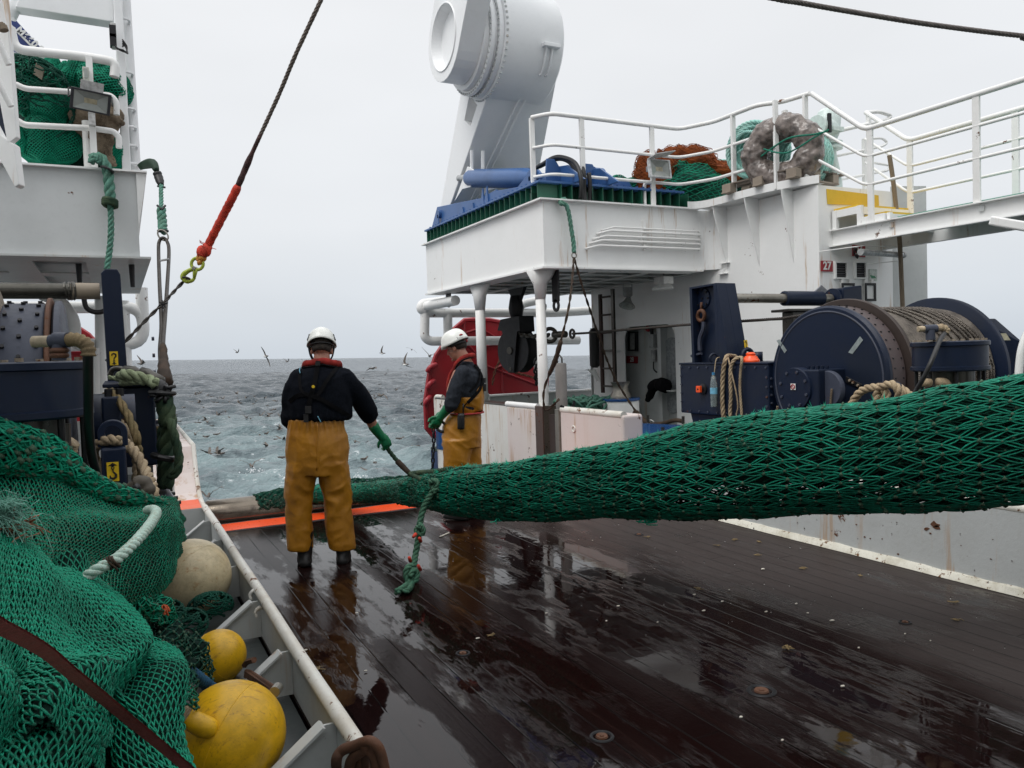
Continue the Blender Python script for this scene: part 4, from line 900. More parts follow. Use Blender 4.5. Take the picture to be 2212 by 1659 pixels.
sd = [gx(*q, XI) for q in ((928,508),(944,447),(1038,428),(1072,409),(1072,412),(1118,404),(1143,372),(1160,366),(1166,374),(1166,436),(1118,453),(1040,470),(985,492))]
MB().prism(sd, (.04,0,0)).build('side_plate', M['blue'], bf, bevel=.006)
b = MB()
for (px, py) in ((1000,478),(1022,470),(1044,462),(1053,458)):
 a = gx(px, py, XI); MB_ = MB(); h = .22 if px < 1040 else .38
 MB_.prism([a+V(0,.14,-.02), a+V(0,-.1,-.02), a+V(0,.02-.06,h)], (-.02,0,0)); MB_.build('gusset', M['blue'], bf)
e0, e1_ = gx(928, 508, XI), gx(1166, 436, XI)
b = MB(); zf = ZT+.24; b.box((XP-.02, YP+.05, zf), (XP+.5, YA, zf+.03)); b.box((XP+.5, YP+.05, zf), (7.35, YP+.5, zf+.03)); b.build('base_flange', M['blue'], bf, bevel=.005)
b = MB()
for k in range(26): y = YP+.12+(YA-YP-.2)*k/25; b.box((XP, y, ZT+.02), (XP+.30, y+.012, zf))
for k in range(14): x = XP+.32+(2.1)*k/13; b.box((x, YP+.06, ZT+.02), (x+.012, YP+.4, zf))
b.build('stub_plate', paint('green_stub', (.015,.10,.06), .45, dirt=.5), bf)
MB().box((XP+.12, YP+.2, ZT+.02), (7.3, YA-.1, zf-.01)).build('support_girder', M['dkgreen'], bf)
b = MB()
for k in range(30):
 y = YP+.2+(YA-YP-.4)*k/29; b.cyl((XP+.02, y, zf+.03), (XP+.02, y, zf+.055), .018, n=6)
for k in range(16): x = XP+.6+1.6*k/15; b.cyl((x, YP+.10, zf+.03), (x, YP+.10, zf+.055), .018, n=6)
tag(b.build('bolts', M['blue'], bf), 'rows of blue bolt heads along the flange', kind='stuff')
def ram(x, parent, mat_):
 a = gx(1012, 385, XI+.2); c = gx(1150, 382, XI+.2); a = V(x, a.y, a.z); c = V(x, c.y, c.z-.02)
 MB().tube([a, a.lerp(c,.05), c.lerp(a,.10), c], [.12,.145,.145,.12], 24).build('hydraulic_ram', mat_, parent, smooth=True)
 MB().cyl(a, a+(a-c).normalized()*.4, .07, n=16).build('ram_rod', M['zinc'], parent, smooth=True)
ram(XI+.22, bf, M['blue']); ram(XI+1.15, bf, M['blue'])
for x in (XI+.42, XI+.95):
 y = gx(1155, 380, XI).y
 MB().prism([(x, y+.25, zf+.03), (x, y-.55, zf+.03), (x, y-.12, zf+.30), (x, y+.08, zf+.33), (x, y+.2, zf+.26)], (.035,0,0)).build('lug_plate', M['blue'], bf, bevel=.004)
for (px, py) in ((1150, 380), (951, 463)):
 p = gx(px, py, XI); MB().cyl(p, p+V(-.05,0,0), .07, n=20).build('pin', M['blue'], bf, smooth=True); MB().prism([p+V(-.03,-.03,-.0), p+V(-.03,.03,0), p+V(-.03,.035,-.17), p+V(-.03,-.035,-.17)], (-.02,0,0)).build('keeper_plate', M['blue'], bf, bevel=.01)
z_ = zf+.03
for (px0, w0, h) in ((1186,.34,.38), (1200,.34,.38), (1268,.36,.36), (1284,.36,.36)):
 x0 = gy(px0, 400, YP+.40).x; MB().prism([(x0-.06, YP+.40+.12*(px0 in (1200,1284)), z_), (x0+w0, YP+.40+.12*(px0 in (1200,1284)), z_), (x0+.10, YP+.40+.12*(px0 in (1200,1284)), z_+h), (x0-.02, YP+.40+.12*(px0 in (1200,1284)), z_+h)], (0,.03,0)).build('gusset', M['blue'], bf, bevel=.004)
x0 = gy(1316, 420, YP+.3).x; MB().prism([(x0, YP+.3, z_), (x0+.42, YP+.3, z_), (x0+.34, YP+.3, z_+.14), (x0+.12, YP+.3, z_+.14)], (0,.12,0)).build('end_stop', M['blue'], bf, bevel=.004)
MB().cyl((gy(1225,400,YP+.9).x, YP+.9, z_+.32), (gy(1300,400,YP+.9).x, YP+.9, z_+.32), .13, n=20).build('cross_tube', M['blue'], bf, smooth=True)
hh = thing('hydraulic_hoses', 'black hydraulic hoses arching over the blue foundation frame', 'hose', (5.6, 10, 4.2))
for (off, pts_) in ((0, [(1102,372),(1122,368),(1150,366),(1170,356),(1195,341),(1216,340),(1240,350),(1252,372),(1256,400),(1254,430)]), (1, [(1166,360),(1190,348),(1212,343),(1232,352),(1240,368),(1236,380),(1222,384),(1210,374)]), (2, [(1258,362),(1262,380),(1262,410),(1264,436)]), (3, [(1272,374),(1274,400),(1272,436)]), (4, [(1222,384),(1230,372),(1246,366),(1258,362)])):
 MB().tube(spline([gx(px, py, 5.5+.08*off) for px, py in pts_], 5), .03, 8).build('hose', M['rubber'], hh, smooth='all')
def grid_pts(S, nu, nv): return [[S(i/nu, j/nv) for j in range(nv+1)] for i in range(nu+1)]
def net_edges(S, nu, nv, closed_u=False, jit=.0):
 """diamond mesh on the surface S(u,v): returns knots and bars (arrays of points with normals)"""
 e = 1e-3; P = {}; Nn = {}
 def get(i, j):
  k = (i % nu if closed_u else i, j)
  if k not in P:
   u = min(max(k[0]/nu, 0), 1); v = min(max(j/nv, 0), 1)
   p = S(u, v); a = S(min(u+e, 1), v)-S(max(u-e, 0), v); c = S(u, min(v+e, 1))-S(u, max(v-e, 0))
   n = a.cross(c); n = n.normalized() if n.length > 0 else V(0,0,1)
   t = a.normalized() if a.length > 0 else V(1,0,0)
   if jit: p = p+Vector((rnd.uniform(-jit,jit), rnd.uniform(-jit,jit), rnd.uniform(-jit,jit)))
   P[k] = p; Nn[k] = n
  return k
 E = []
 for i in range(nu if closed_u else nu+1):
  for j in range(nv):
   if (i+j) % 2: continue
   a = get(i, j)
   for di in (-1, 1):
    if not closed_u and not (0 <= i+di <= nu): continue
    E.append((a, get(i+di, j+1)))
 return P, Nn, E
def tubes_np(A, B, mid, r, sides=3, segs=2, taper=.8):
 """many short bars at once: A,B,mid (n,3) arrays -> verts, faces"""
 n = len(A); T = B-A; L = np.linalg.norm(T, axis=1, keepdims=True); T = T/np.maximum(L, 1e-9)
 up = np.where(np.abs(T[:, 2:3]) < .9, np.array([[0,0,1.]]), np.array([[1.,0,0]]))
 N = np.cross(T, up); N /= np.maximum(np.linalg.norm(N, axis=1, keepdims=True), 1e-9); Bn = np.cross(T, N)
 st = []
 for s in range(segs+1):
  t = s/segs; c = A*(1-t)**2+2*mid*t*(1-t)+B*t*t; rr = r*(taper+(1-taper)*math.sin(math.pi*t))
  ring = []
  for k in range(sides):
   a = 2*math.pi*k/sides; ring.append(c+(N*math.cos(a)+Bn*math.sin(a))*rr)
  st.append(np.stack(ring, 1))
 Vt = np.stack(st, 1).reshape(-1, 3); base = (np.arange(n)*(segs+1)*sides)[:, None]; F = []
 for s in range(segs):
  for k in range(sides):
   l = (k+1) % sides; F.append(np.concatenate([base+s*sides+k, base+s*sides+l, base+(s+1)*sides+l, base+(s+1)*sides+k], 1))
 return Vt, np.concatenate(F, 0)
def np_obj(name, Vt, F, m, parent=None, smooth=True):
 me = bpy.data.meshes.new(name); F = np.asarray(F, dtype=np.int64); k = F.shape[1]
 me.vertices.add(len(Vt)); me.vertices.foreach_set('co', np.asarray(Vt, dtype=np.float32).ravel())
 me.loops.add(F.size); me.loops.foreach_set('vertex_index', F.ravel()); me.polygons.add(len(F))
 me.polygons.foreach_set('loop_start', np.arange(0, F.size, k)); me.polygons.foreach_set('loop_total', np.full(len(F), k))
 me.polygons.foreach_set('use_smooth', np.full(len(F), smooth)); me.update(); me.validate(); me.materials.append(m)
 o = bpy.data.objects.new(name, me); sc.collection.objects.link(o)
 if parent is not None:
  o.parent = parent; off = Vector((0,0,0)); q = parent
  while q is not None: off += Vector(q.location); q = q.parent
  o.location = -off
 return o
def netting(S, nu, nv, r, mt, mk, parent, closed_u=False, double=False, jit=.0, lift=.0, bulge=.15, sides=3, segs=2, knot=1.7, names=('twine', 'knots'), drop=0.0):
 P, Nn, E = net_edges(S, nu, nv, closed_u, jit)
 if closed_u:
  js = {}
  for k in P: js.setdefault(k[1], []).append(P[k])
  cj = {j: sum(v, V(0,0,0))/len(v) for j, v in js.items()}
  for k in Nn:
   if Nn[k].dot(P[k]-cj[k[1]]) < 0: Nn[k] = -Nn[k]
 else:
  for k in Nn:
   if Nn[k].dot(P[k]-CP) > 0: Nn[k] = -Nn[k]      # twine lies on the outer side of an open sheet
 if drop: E = [e for e in E if rnd.random() > drop]
 A = np.array([P[a]+Nn[a]*lift for a, b in E]); B = np.array([P[b]+Nn[b]*lift for a, b in E]); NA = np.array([Nn[a] for a, b in E])
 T = B-A; L = np.linalg.norm(T, axis=1, keepdims=True); side = np.cross(T, NA); side /= np.maximum(np.linalg.norm(side, axis=1, keepdims=True), 1e-9)
 out = []; n = len(E)
 if double:
  o1 = [];
  for sgn in (-1, 1):
   off = side*r*1.05*sgn; mid = (A+B)/2+off*2.2+NA*(L*bulge*nr.uniform(.0, .6, (n,1)))+side*(L*.05*nr.uniform(-1, 1, (n,1)))
   o1.append(tubes_np(A+off*.8, B+off*.8, mid, r, sides, segs))
  Vt = np.concatenate([o1[0][0], o1[1][0]]); F = np.concatenate([o1[0][1], o1[1][1]+len(o1[0][0])])
 else:
  mid = (A+B)/2+NA*(L*bulge*nr.uniform(0, 1, (n,1)))+side*(L*.10*nr.uniform(-1, 1, (n,1)))
  Vt, F = tubes_np(A, B, mid, r, sides, segs)
 o = np_obj(names[0], Vt, F, mt, parent)
 if mk and knot:
  K = np.array([P[k]+Nn[k]*lift for k in P]); n = len(K)
  oc = np.array([(1,0,0),(0,1,0),(-1,0,0),(0,-1,0),(0,0,1),(0,0,-1),(.65,.65,.5),(-.65,.65,-.5),(-.65,-.65,.5),(.65,-.65,-.5)], float)
  sc_ = r*knot*nr.uniform(.75, 1.35, (n,1,1)); vt = K[:, None]+oc[None]*sc_*nr.uniform(.8, 1.25, (n,10,1))
  tri = np.array([(0,6,4),(6,1,4),(1,2,4),(2,8,4),(8,3,4),(3,0,4),(0,5,6),(6,5,1),(1,5,7),(7,5,2),(1,7,2),(2,5,8),(8,5,3),(3,5,9),(9,5,0),(3,9,0)])
  f = (tri[None]+(np.arange(n)*10)[:, None, None]).reshape(-1, 3)
  np_obj(names[1], vt.reshape(-1, 3), f, mk, parent)['kind'] = 'stuff'
 return o
def sheet(S, nu, nv, m, parent, name='net_layer', off=0.0):
 G = np.array([[tuple(S(i/nu, j/nv)) for j in range(nv+1)] for i in range(nu+1)])
 if off:
  du = np.gradient(G, axis=0); dv = np.gradient(G, axis=1); n = np.cross(du, dv); n /= np.maximum(np.linalg.norm(n, axis=2, keepdims=True), 1e-9); G = G+n*off
 idx = np.arange((nu+1)*(nv+1)).reshape(nu+1, nv+1)
 F = np.stack([idx[:-1,:-1], idx[1:,:-1], idx[1:,1:], idx[:-1,1:]], -1).reshape(-1, 4)
 return np_obj(name, G.reshape(-1, 3), F, m, parent)
def lump(parent, c, rx, ry, rz, seed, nu, nv, r, mt, mb, mk=None, M3=None, amp=.25, fold=.08, names=('twine', 'knots'), th0=.04, th1=.96):
 c = Vector(c)
 def S(u, v):
  th = math.pi*(th0+(th1-th0)*v); a = -2*math.pi*u
  d = Vector((math.sin(th)*math.cos(a), math.sin(th)*math.sin(a), math.cos(th)))
  k = 1+amp*pnoise(d*1.3+V(seed, 0, 0))+fold*math.sin(a*5+4*pnoise(d*2+V(0, seed, 0))+th*2)+fold*.6*pnoise(d*5+V(seed, 3, 1))
  p = Vector((d.x*rx, d.y*ry, d.z*rz))*k
  return c+(M3 @ p if M3 else p)
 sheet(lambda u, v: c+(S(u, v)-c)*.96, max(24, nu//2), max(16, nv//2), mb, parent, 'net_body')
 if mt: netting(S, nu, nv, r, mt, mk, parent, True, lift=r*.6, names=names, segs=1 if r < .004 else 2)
def folds(mb, c, rx, ry, rz, n, r, seed, k=14, flat=.6):
 """loose hanging turns of twine wandering over a heap"""
 q = random.Random(seed)
 for i in range(n):
  a = q.uniform(0, 6.28); th = q.uniform(.25, 1.7); pts = []; da = q.uniform(-.16, .16); dt = q.uniform(-.1, .1)
  for j in range(k):
   a += da+q.uniform(-.12, .12); th += dt+q.uniform(-.07, .07)
   s = 1.0+q.uniform(0, .05)
   pts.append(Vector(c)+V(rx*math.sin(th)*math.cos(a)*s, ry*math.sin(th)*math.sin(a)*s, rz*math.cos(th)*s))
  mb.tube(spline(pts, 2), r, 4)
 return mb
nh = thing('net_heap', 'heap of green and orange netting behind the starboard platform railing', 'net', (6.9, YP+1, ZT))
P_ = lambda px, py, dy=.9: gy(px, py, YP+dy)
def lp(px, py, wpx, hpx, dy, seed, nu, nv, mt, mb_, par, mk=None, amp=.25, depth=.7, r=.007, fold=.08):
 c = P_(px, py, dy); k = (gy(px+10, py, YP+dy)-gy(px, py, YP+dy)).length/10
 kz = abs(gy(px, py+10, YP+dy).z-c.z)/10
 lump(par, c, wpx/2*k, depth*wpx/2*k, hpx/2*kz, seed, nu, nv, r, mt, mb_, mk, amp=amp, fold=fold)
lp(1478, 405, 185, 95, .70, 1, 60, 34, M['netgreen'], M['netdark'], nh)
lp(1560, 402, 150, 90, .9, 2, 50, 30, M['netdark'], M['netbase'], nh)
lp(1418, 392, 92, 125, .65, 4, 54, 40, M['orangenet'], M['orangenet'], nh, r=.006)
lp(1482, 352, 118, 66, .75, 5, 40, 24, M['orangenet'], M['orangenet'], nh, r=.005, fold=.14)
lp(1545, 378, 130, 52, .7, 6, 40, 20, M['orangenet'], M['orangenet'], nh, r=.005, fold=.14)
b = MB(); folds(b, P_(1478, 415, .62), .33, .25, .22, 90, .006, 3); b.build('loose_twine', M['netgreen'], nh)
nh2 = thing('net_heap', 'small bright green heap of loose net between the blue frame and the orange netting', 'net', P_(1345, 425, .8))
lp(1342, 415, 96, 62, .8, 9, 36, 20, M['netgreen'], M['netdark'], nh2)
b = MB(); folds(b, P_(1342, 415, .75), .22, .2, .14, 60, .007, 8); b.build('loose_twine', M['tuft'], nh2)
rc = thing('rope_coil', 'big coil of teal rope standing behind the plastic wrapped coil', 'rope coil', P_(1620, 320, -.3))
def coil(par, c, R0, axis, turns, r, mat_, seed, spread=.3, sq=1.0, flat=1.0):
 q = random.Random(seed); ax = Vector(axis).normalized(); u = ax.orthogonal().normalized(); w_ = ax.cross(u); b = MB()
 for k in range(turns):
  rr = R0+q.uniform(-.10, .10)*R0; h = (k/(turns-1)-.5)*spread+q.uniform(-.01,.01); ph = q.uniform(0, 6.28)
  pts = [c+ax*(h+.015*math.sin(2*t+ph))+u*math.cos(t)*rr*(1+.03*math.sin(3*t+ph))+w_*math.sin(t)*rr*flat for t in np.linspace(0, 6.2832, 40)]
  b.rope(pts, r, strands=3, n=5, pitch=r*6)
 b.build('rope_turns', mat_, par, smooth='all')
c0 = gx(1628, 322, 7.9)
cA = gx(1690, 330, 7.75)
coil(rc, gx(1640, 325, 8.05), .33, V(1,.35,.1), 20, .030, M['paleteal'], 2, .44)
coil(rc, gx(1728, 345, 8.1), .33, V(1,.35,.1), 12, .030, M['paleteal'], 4, .30)
b = MB(); b.rope(spline([gx(1590,300,7.75), gx(1612,284,7.65), gx(1640,290,7.6), gx(1632,312,7.6), gx(1610,320,7.62), gx(1595,330,7.65)], 8), .02); b.build('loose_end', M['paleteal'], rc, smooth='all')
rc2 = thing('rope_coil', 'pale teal rope coil lying low behind the orange netting', 'rope coil', P_(1560, 360, 1.2))
coil(rc2, P_(1560, 372, .9), .22, V(.2,0,1), 6, .030, M['paleteal'], 5, .20)
wr = thing('wrapped_coil', 'upright coil wrapped in grey brown cling film on the pallet', 'wrapped coil', cA)
ax = V(.93,.38,.05).normalized(); u = V(0,.0,1)-ax*ax.z; u.normalize(); w_ = ax.cross(u)
pts = [cA+u*math.cos(t)*.31+w_*math.sin(t)*.36 for t in np.linspace(0, 2*math.pi, 40)[:-1]]
o = MB().tube(pts, [.178+.015*math.sin(i*1.1) for i in range(39)], 16, closed=True).build('wrapped_ring', M['plastic'], wr, smooth='all')
tx = bpy.data.textures.new('crumple', 'CLOUDS'); tx.noise_scale = .07; tx.noise_depth = 3
m_ = o.modifiers.new('s', 'SUBSURF'); m_.levels = m_.render_levels = 2
m_ = o.modifiers.new('d', 'DISPLACE'); m_.texture = tx; m_.strength = .05; m_.texture_coords = 'LOCAL'
b = MB(); b.rope(spline([gx(1612,352,7.5), gx(1640,340,7.55), gx(1700,300,7.55), gx(1760,290,7.6), gx(1788,283,7.75)], 6), .012); b.rope(spline([gx(1650,322,7.5), gx(1700,330,7.5), gx(1760,296,7.6), gx(1790,280,7.75)], 6), .011); b.build('tie_rope', fibre('dark_teal_rope', ((.02,.16,.11), (.03,.22,.15)), 10), wr, smooth='all')
MB().box(cA+V(-.02,-.08,.36), cA+V(.03,-.02,.52)).build('paper_tag', M['signwhite'], wr)
pl_ = thing('pallet', 'weathered wooden pallet under the wrapped coil on the roof edge', 'pallet', gx(1700, 405, 7.9))
pc = gx(1660, 408, 7.75); b = MB(); u = V(.15,-1,0).normalized(); w_ = V(1,.15,0).normalized()
z0 = ZT+.10
for k in range(6): b.obox(V(7.95, 7.75-.0, z0+.125)+w_*(-.35+.18*k), .10, 1.15, .02, w_, u*-1)
b.build('deck_board', paint('pallet_wood', (.16,.13,.105), .8, dirt=.7, scale=6, bump=.4), pl_, bevel=.003)
b = MB()
for k in (-.5, 0, .5):
 for j in (-.4, 0, .4): b.obox(V(7.95, 7.75, z0+.06)+u*k+w_*j, .12, .14, .11, w_, u*-1)
for k in (-.5, 0, .5): b.obox(V(7.95, 7.75, z0+.0)+u*k, .98, .12, .018, w_, u*-1)
b.build('pallet_blocks', paint('pallet_wood_light', (.30,.25,.20), .8, dirt=.5, scale=6, bump=.4), pl_, bevel=.003)
vp = thing('vent_post', 'pale swan neck vent post on the deckhouse roof by the railing corner', 'vent', gx(1790, 400, 8.5))
a = gy(1805, 405, YH+.45); b = MB()
b.tube(spline([V(a.x, a.y, ZT-.05), V(a.x+.0, a.y, ZT+.15), V(a.x-.05, a.y, ZT+.35), V(a.x-.10, a.y, ZT+.52), V(a.x-.08, a.y, ZT+.62)], 5), .085, 16)
b.lathe([(0,0),(.15,0),(.15,.03),(.11,.035),(.11,.06),(.15,.065),(.15,.095),(0,.1)], (a.x-.08, a.y, ZT+.58), n=24); b.build('vent_pipe', simple('pale_mint_paint', (.60,.70,.67), .4, var=.1), vp, smooth=True)
b = MB(); c = V(a.x-.12, a.y, ZT+.84); b.loft([(c+V(0,0,-.16), .10, .10), (c+V(0,0,-.05), .16, .13), (c+V(0,0,.05), .17, .14), (c+V(.03,0,.22), .17, .13), (c+V(.05,0,.26), .14, .1)], 20); b.cyl(c+V(-.26,-.03,0), c+V(.0,0,0), .15, n=24); b.box(c+V(-.1,-.17,-.06), c+V(.1,.17,.0)); b.build('vent_head', simple('mint_cast_paint', (.62,.71,.68), .4, var=.12), vp, smooth=True, bevel=.004)
MB().box(c+V(-.20,-.19,-.10), c+V(-.15,-.16,.14)).build('grille', M['black'], vp)
XQ = .28
pp = thing('port_platform', 'white raised platform at the upper left loaded with green netting', 'platform', (-2, 11, 2.7))
b = MB(); b.box((-4.4, YP, ZB), (XQ, YP+t_, ZT)); b.box((XQ-t_, YP+t_, ZB), (XQ, YA, ZT)); b.build('fascia_plate', paint('port_shaded_white', (.62,.64,.64), .4, rust=.1, dirt=.2, bump=.3, bs=5), pp)  # white paint darkened in its colour for the shade on the port front
b = MB(); b.box((-4.4, YP-.06, ZT), (XQ+.10, YA, ZT+.018)); b.build('deck_plate', M['white'], pp)
b = MB(); b.box((-4.4, YP-.05, ZB-.02), (XQ+.10, YP+.35, ZB)); b.box((XQ-.5, YP+.35, ZB-.02), (XQ+.10, YA, ZB)); b.box((-1.0, YP+.35, ZB-.02), (-.7, YA, ZB)); b.box((-3.0, YP+.35, ZB-.02), (-2.7, YA, ZB))
b.box((-2.7, YP+1.5, ZB-.02), (-1.0, YP+1.8, ZB)); b.box((-.7, YP+1.5, ZB-.02), (XQ-.5, YP+1.8, ZB)); b.build('lower_flange', M['grey_white'], pp)
b = MB(); b.box((-4.4, YA-.02, ZB), (XQ-.03, YA, ZT)); b.box((-4.4, YP+.03, ZB+.12), (XQ-.03, YA-.021, ZB+.14)); b.build('under_plate', M['grey_white'], pp)
b = MB(); b.prism([(XQ+.10, YP-.03, ZT-.001), (XQ, YP-.03, ZT-.001), (XQ, YP-.03, ZT-.55)], (0,.02,0)); b.build('bracket', M['white'], pp)
MB().prism([(XQ, YP+.06, ZT-.001), (XQ+.10, YP+.06, ZT-.001), (XQ, YP+.06, ZB+.2)], (0,.02,0)).build('bracket', M['white'], pp)
b = MB(); b.cyl((XQ-.12, 13.5, .8), (XQ-.12, 13.5, ZB-.1), .08, n=18)
b.build('pillar', M['white_pipe'], pp, smooth=True)
rp = thing('port_railing', 'white pipe railing along the port platform in front of the green net heap', 'railing', (-1, 8.95, ZT))
yR = 8.98
for pts_, r in (([(22,60),(32,107),(189,123),(250,134),(247,166)], .045), ([(34,182),(55,192),(90,194),(160,199),(240,206),(252,220),(252,248)], .028), ([(34,258),(52,270),(198,277),(246,284),(257,296),(257,320)], .030)):
 MB().pipe([gy(px, py, yR) for px, py in pts_], r, 12, bend=.12).build('rail', M['white_pipe'], rp, smooth=True)
for px, py0, w_ in ((193, 124, .055), (204, 240, .04)):
 pass
a = gy(192, 124, yR); MB().obox((a.x, a.y-.04, (a.z+ZT)/2), .06, .03, a.z-ZT).build('post', M['white_pipe'], rp)
a = gy(187, 262, yR+.15); MB().cyl((a.x, a.y, ZT), (a.x, a.y, a.z), .045, n=14).build('post', M['white_pipe'], rp, smooth=True)
fl2 = thing('floodlight', 'black framed floodlight with grey hood tilted down on the port railing', 'lamp', gy(196, 219, 8.8))
c = gy(196, 219, 8.78); zc_ = V(.12,-.93,-.35).normalized(); xd = V(1,.10,-.10).normalized(); yd = zc_.cross(xd).normalized()
flood(fl2, c, xd, yd, .35, .20, .07, M['lampdark'], M['glass'])
MB().obox(c+yd*.14+V(-.0,.03,0), .20, .012, .11, xd, zc_, yd).build('hood', M['lampgrey'], fl2)
MB().pipe([c+xd*.19, c+xd*.19+V(0,.1,.12), c-xd*.19+V(0,.1,.12), c-xd*.19], .008, 6).build('bracket', M['black'], fl2)
MB().box(c+V(-.03,.03,-.22), c+V(.03,.1,-.10)).build('gear_box', M['lampgrey'], fl2, bevel=.005)
bl = thing('box_lamp', 'small cream box lamp fastened to the port railing post above the floodlight', 'lamp', gy(184, 165, 8.9))
a, c_ = gy(178, 148, 8.9), gy(194, 181, 8.9); MB().box((a.x, 8.83, c_.z), (c_.x, 8.93, a.z)).build('lamp_body', simple('cream_plastic', (.52,.53,.47), .4), bl, bevel=.008); MB().box((a.x+.015, 8.822, c_.z+.03), (c_.x-.015, 8.831, a.z-.02)).build('lens', M['glass'], bl)
ph = thing('net_heap', 'great heap of folded green netting bulging through the port platform railing', 'net', (-.6, 9.7, ZT))
def lq(px, py, wpx, hpx, yy, seed, nu, nv, mt, mb_, par, mk=None, amp=.2, depth=.8, r=.006, fold=.06, rot=0):
 c = gy(px, py, yy); k = (gy(px+10, py, yy)-c).length/10; kz = abs(gy(px, py+10, yy).z-c.z)/10
 lump(par, c, wpx/2*k, depth*wpx/2*k, hpx/2*kz, seed, nu, nv, r, mt, mb_, mk, amp=amp, fold=fold, M3=Matrix.Rotation(rot, 3, 'Y') if rot else None)
lq(112, 165, 60, 80, 9.6, 11, 56, 36, M['netgreen'], M['netdark'], ph)
lq(168, 165, 84, 66, 9.55, 12, 64, 30, M['netgreen'], M['netdark'], ph, rot=-.5)
lq(228, 182, 116, 84, 9.45, 13, 70, 34, M['netgreen'], M['netdark'], ph, rot=.35)
lq(115, 238, 96, 84, 9.35, 14, 84, 40, M['netgreen'], M['netdark'], ph)
lq(105, 305, 132, 112, 9.4, 15, 96, 50, M['netgreen'], M['netdark'], ph)
lq(54, 190, 90, 130, 9.45, 16, 60, 44, M['netgreen'], M['netbase'], ph)
lq(36, 300, 36, 60, 9.25, 17, 40, 34, M['netgreen'], M['netdark'], ph)
lq(246, 326, 46, 90, 9.35, 18, 44, 44, M['netgreen'], M['netdark'], ph)
lq(180, 330, 190, 110, 9.9, 19, 30, 20, None, M['netbase'], ph)
lq(150, 230, 240, 170, 10.1, 20, 30, 20, None, M['netbase'], ph)
b = MB(); folds(b, gy(62, 215, 9.2), .40, .16, .42, 110, .008, 12); b.build('loose_twine', M['netdark'], ph)
th = thing('cloth_heap', 'bunched tan net cloth with a frayed tail among the green netting', 'net cloth', gy(210, 260, 9.3))
lq(208, 262, 116, 80, 9.3, 31, 40, 24, None, M['tancloth'], th, amp=.3, fold=.10)
lq(232, 252, 70, 60, 9.22, 32, 40, 24, None, M['tancloth'], th, amp=.3, fold=.12)
c_ = [gy(*q, 9.1) for q in ((212,282),(216,300),(222,325),(232,345))]; b = MB(); b.tube(spline(c_, 5), [.10,.10,.095,.09,.09,.085,.08,.08,.075,.07,.07,.06,.05,.045,.04,.03], 10); b.tube(spline([gy(*q, 9.08) for q in ((234,286),(236,305),(232,325),(240,348))], 5), .05, 10); b.build('tail', M['tancloth'], th, smooth='all')
b = MB()
for k in range(24): p = gy(225+rnd.uniform(0,20), 338+rnd.uniform(-3,8), 9.05); b.tube(spline([p, p+V(rnd.uniform(-.04,.04), 0, -.04), p+V(rnd.uniform(-.06,.06), 0, -.08)], 3), .004, 4)
b.build('frayed_end', M['tancloth'], th)
for c_o in th.children:
 tq = bpy.data.textures.get('drape') or bpy.data.textures.new('drape', 'CLOUDS'); tq.noise_scale = .11; tq.noise_depth = 4
 m_ = c_o.modifiers.new('s', 'SUBSURF'); m_.levels = m_.render_levels = 2
 m_ = c_o.modifiers.new('d', 'DISPLACE'); m_.texture = tq; m_.strength = .09; m_.texture_coords = 'LOCAL'
wb = thing('wood_board', 'pale square board stuck among the netting behind the port railing', 'board', gy(82, 153, 9.25))
MB().prism([gy(*q, 9.15) for q in ((78,135),(97,146),(90,171),(72,158))], (0,.03,0)).build('board', paint('pale_board', (.42,.36,.28), .8, dirt=.5, scale=9), wb)
ms = thing('ladder_mast', 'white twin tube mast with short rungs rising from the port platform', 'mast', (0, 9.5, ZT))
a0 = gy(247, 40, 9.3); a1_ = gy(262, 40, 9.3)
MB().box((a0.x, 9.3, ZT), (a1_.x+.02, 9.42, 7)).build('mast_box', M['white_clean'], ms, bevel=.008)
c0, c1 = gy(272, 60, 9.55), gy(291, 365, 9.55); MB().tube([c1+V(0,0,-.2), c0+(c0-c1)*.4], .065, 16).build('mast_tube', M['white_clean'], ms, smooth=True)
for py in (46, 160, 237, 276, 316, 355):
 z = gy(265, py, 9.45).z; f = (z-c1.z)/(c0.z-c1.z); x = c1.x+(c0.x-c1.x)*f; xm = a1_.x
 MB().pipe([V(xm+.01, 9.36, z), V(x+.03, 9.38, z), V(x+.03, 9.55, z)], .014, 6, bend=.04).build('rung', M['white_clean'], ms, smooth=True)
an = thing('relay_box', 'white box with dark panels and loose wires strapped to the ladder mast', 'box', gy(240, 75, 9.25))
a, c_ = gy(238, 52, 9.2), gy(248, 104, 9.2); MB().box((a.x, 9.14, c_.z), (c_.x+.02, 9.26, a.z)).build('box_body', M['lampgrey'], an, bevel=.01)
for f in (.25, .62): z = a.z+(c_.z-a.z)*f; MB().box((a.x-.012, 9.13, z-.09), (a.x+.05, 9.22, z+.03)).build('panel', M['black'], an)
b = MB()
for k in range(5): b.tube(spline([gy(248+k, 98+k*2, 9.1), gy(258+k*2, 108, 9.1), gy(272+k, 112+k, 9.15), gy(274-k, 100, 9.2), gy(264, 85+k*4, 9.2)], 4), .007, 5)
b.build('loose_wire', M['rubber'], an)
ob = thing('gantry_crossbeam', 'white overhead beam and slanting strut across the upper left corner', 'beam', gy(140, 10, 9.35))
MB().prism([gy(*q, 9.45) for q in ((33,14.5),(246,47),(246,-40),(60,-60))], (0,.20,0)).build('beam', M['white_clean'], ob, bevel=.008)
MB().tube([gy(17, 35, 9.6), gy(50, -30, 9.6)], .08, 12).build('strut', M['white_clean'], ob, smooth=True)
ba = thing('crane_jib', 'blue crane jib with white stripe and white lettering crossing the upper left corner', 'crane', gy(60, 80, 10.2))
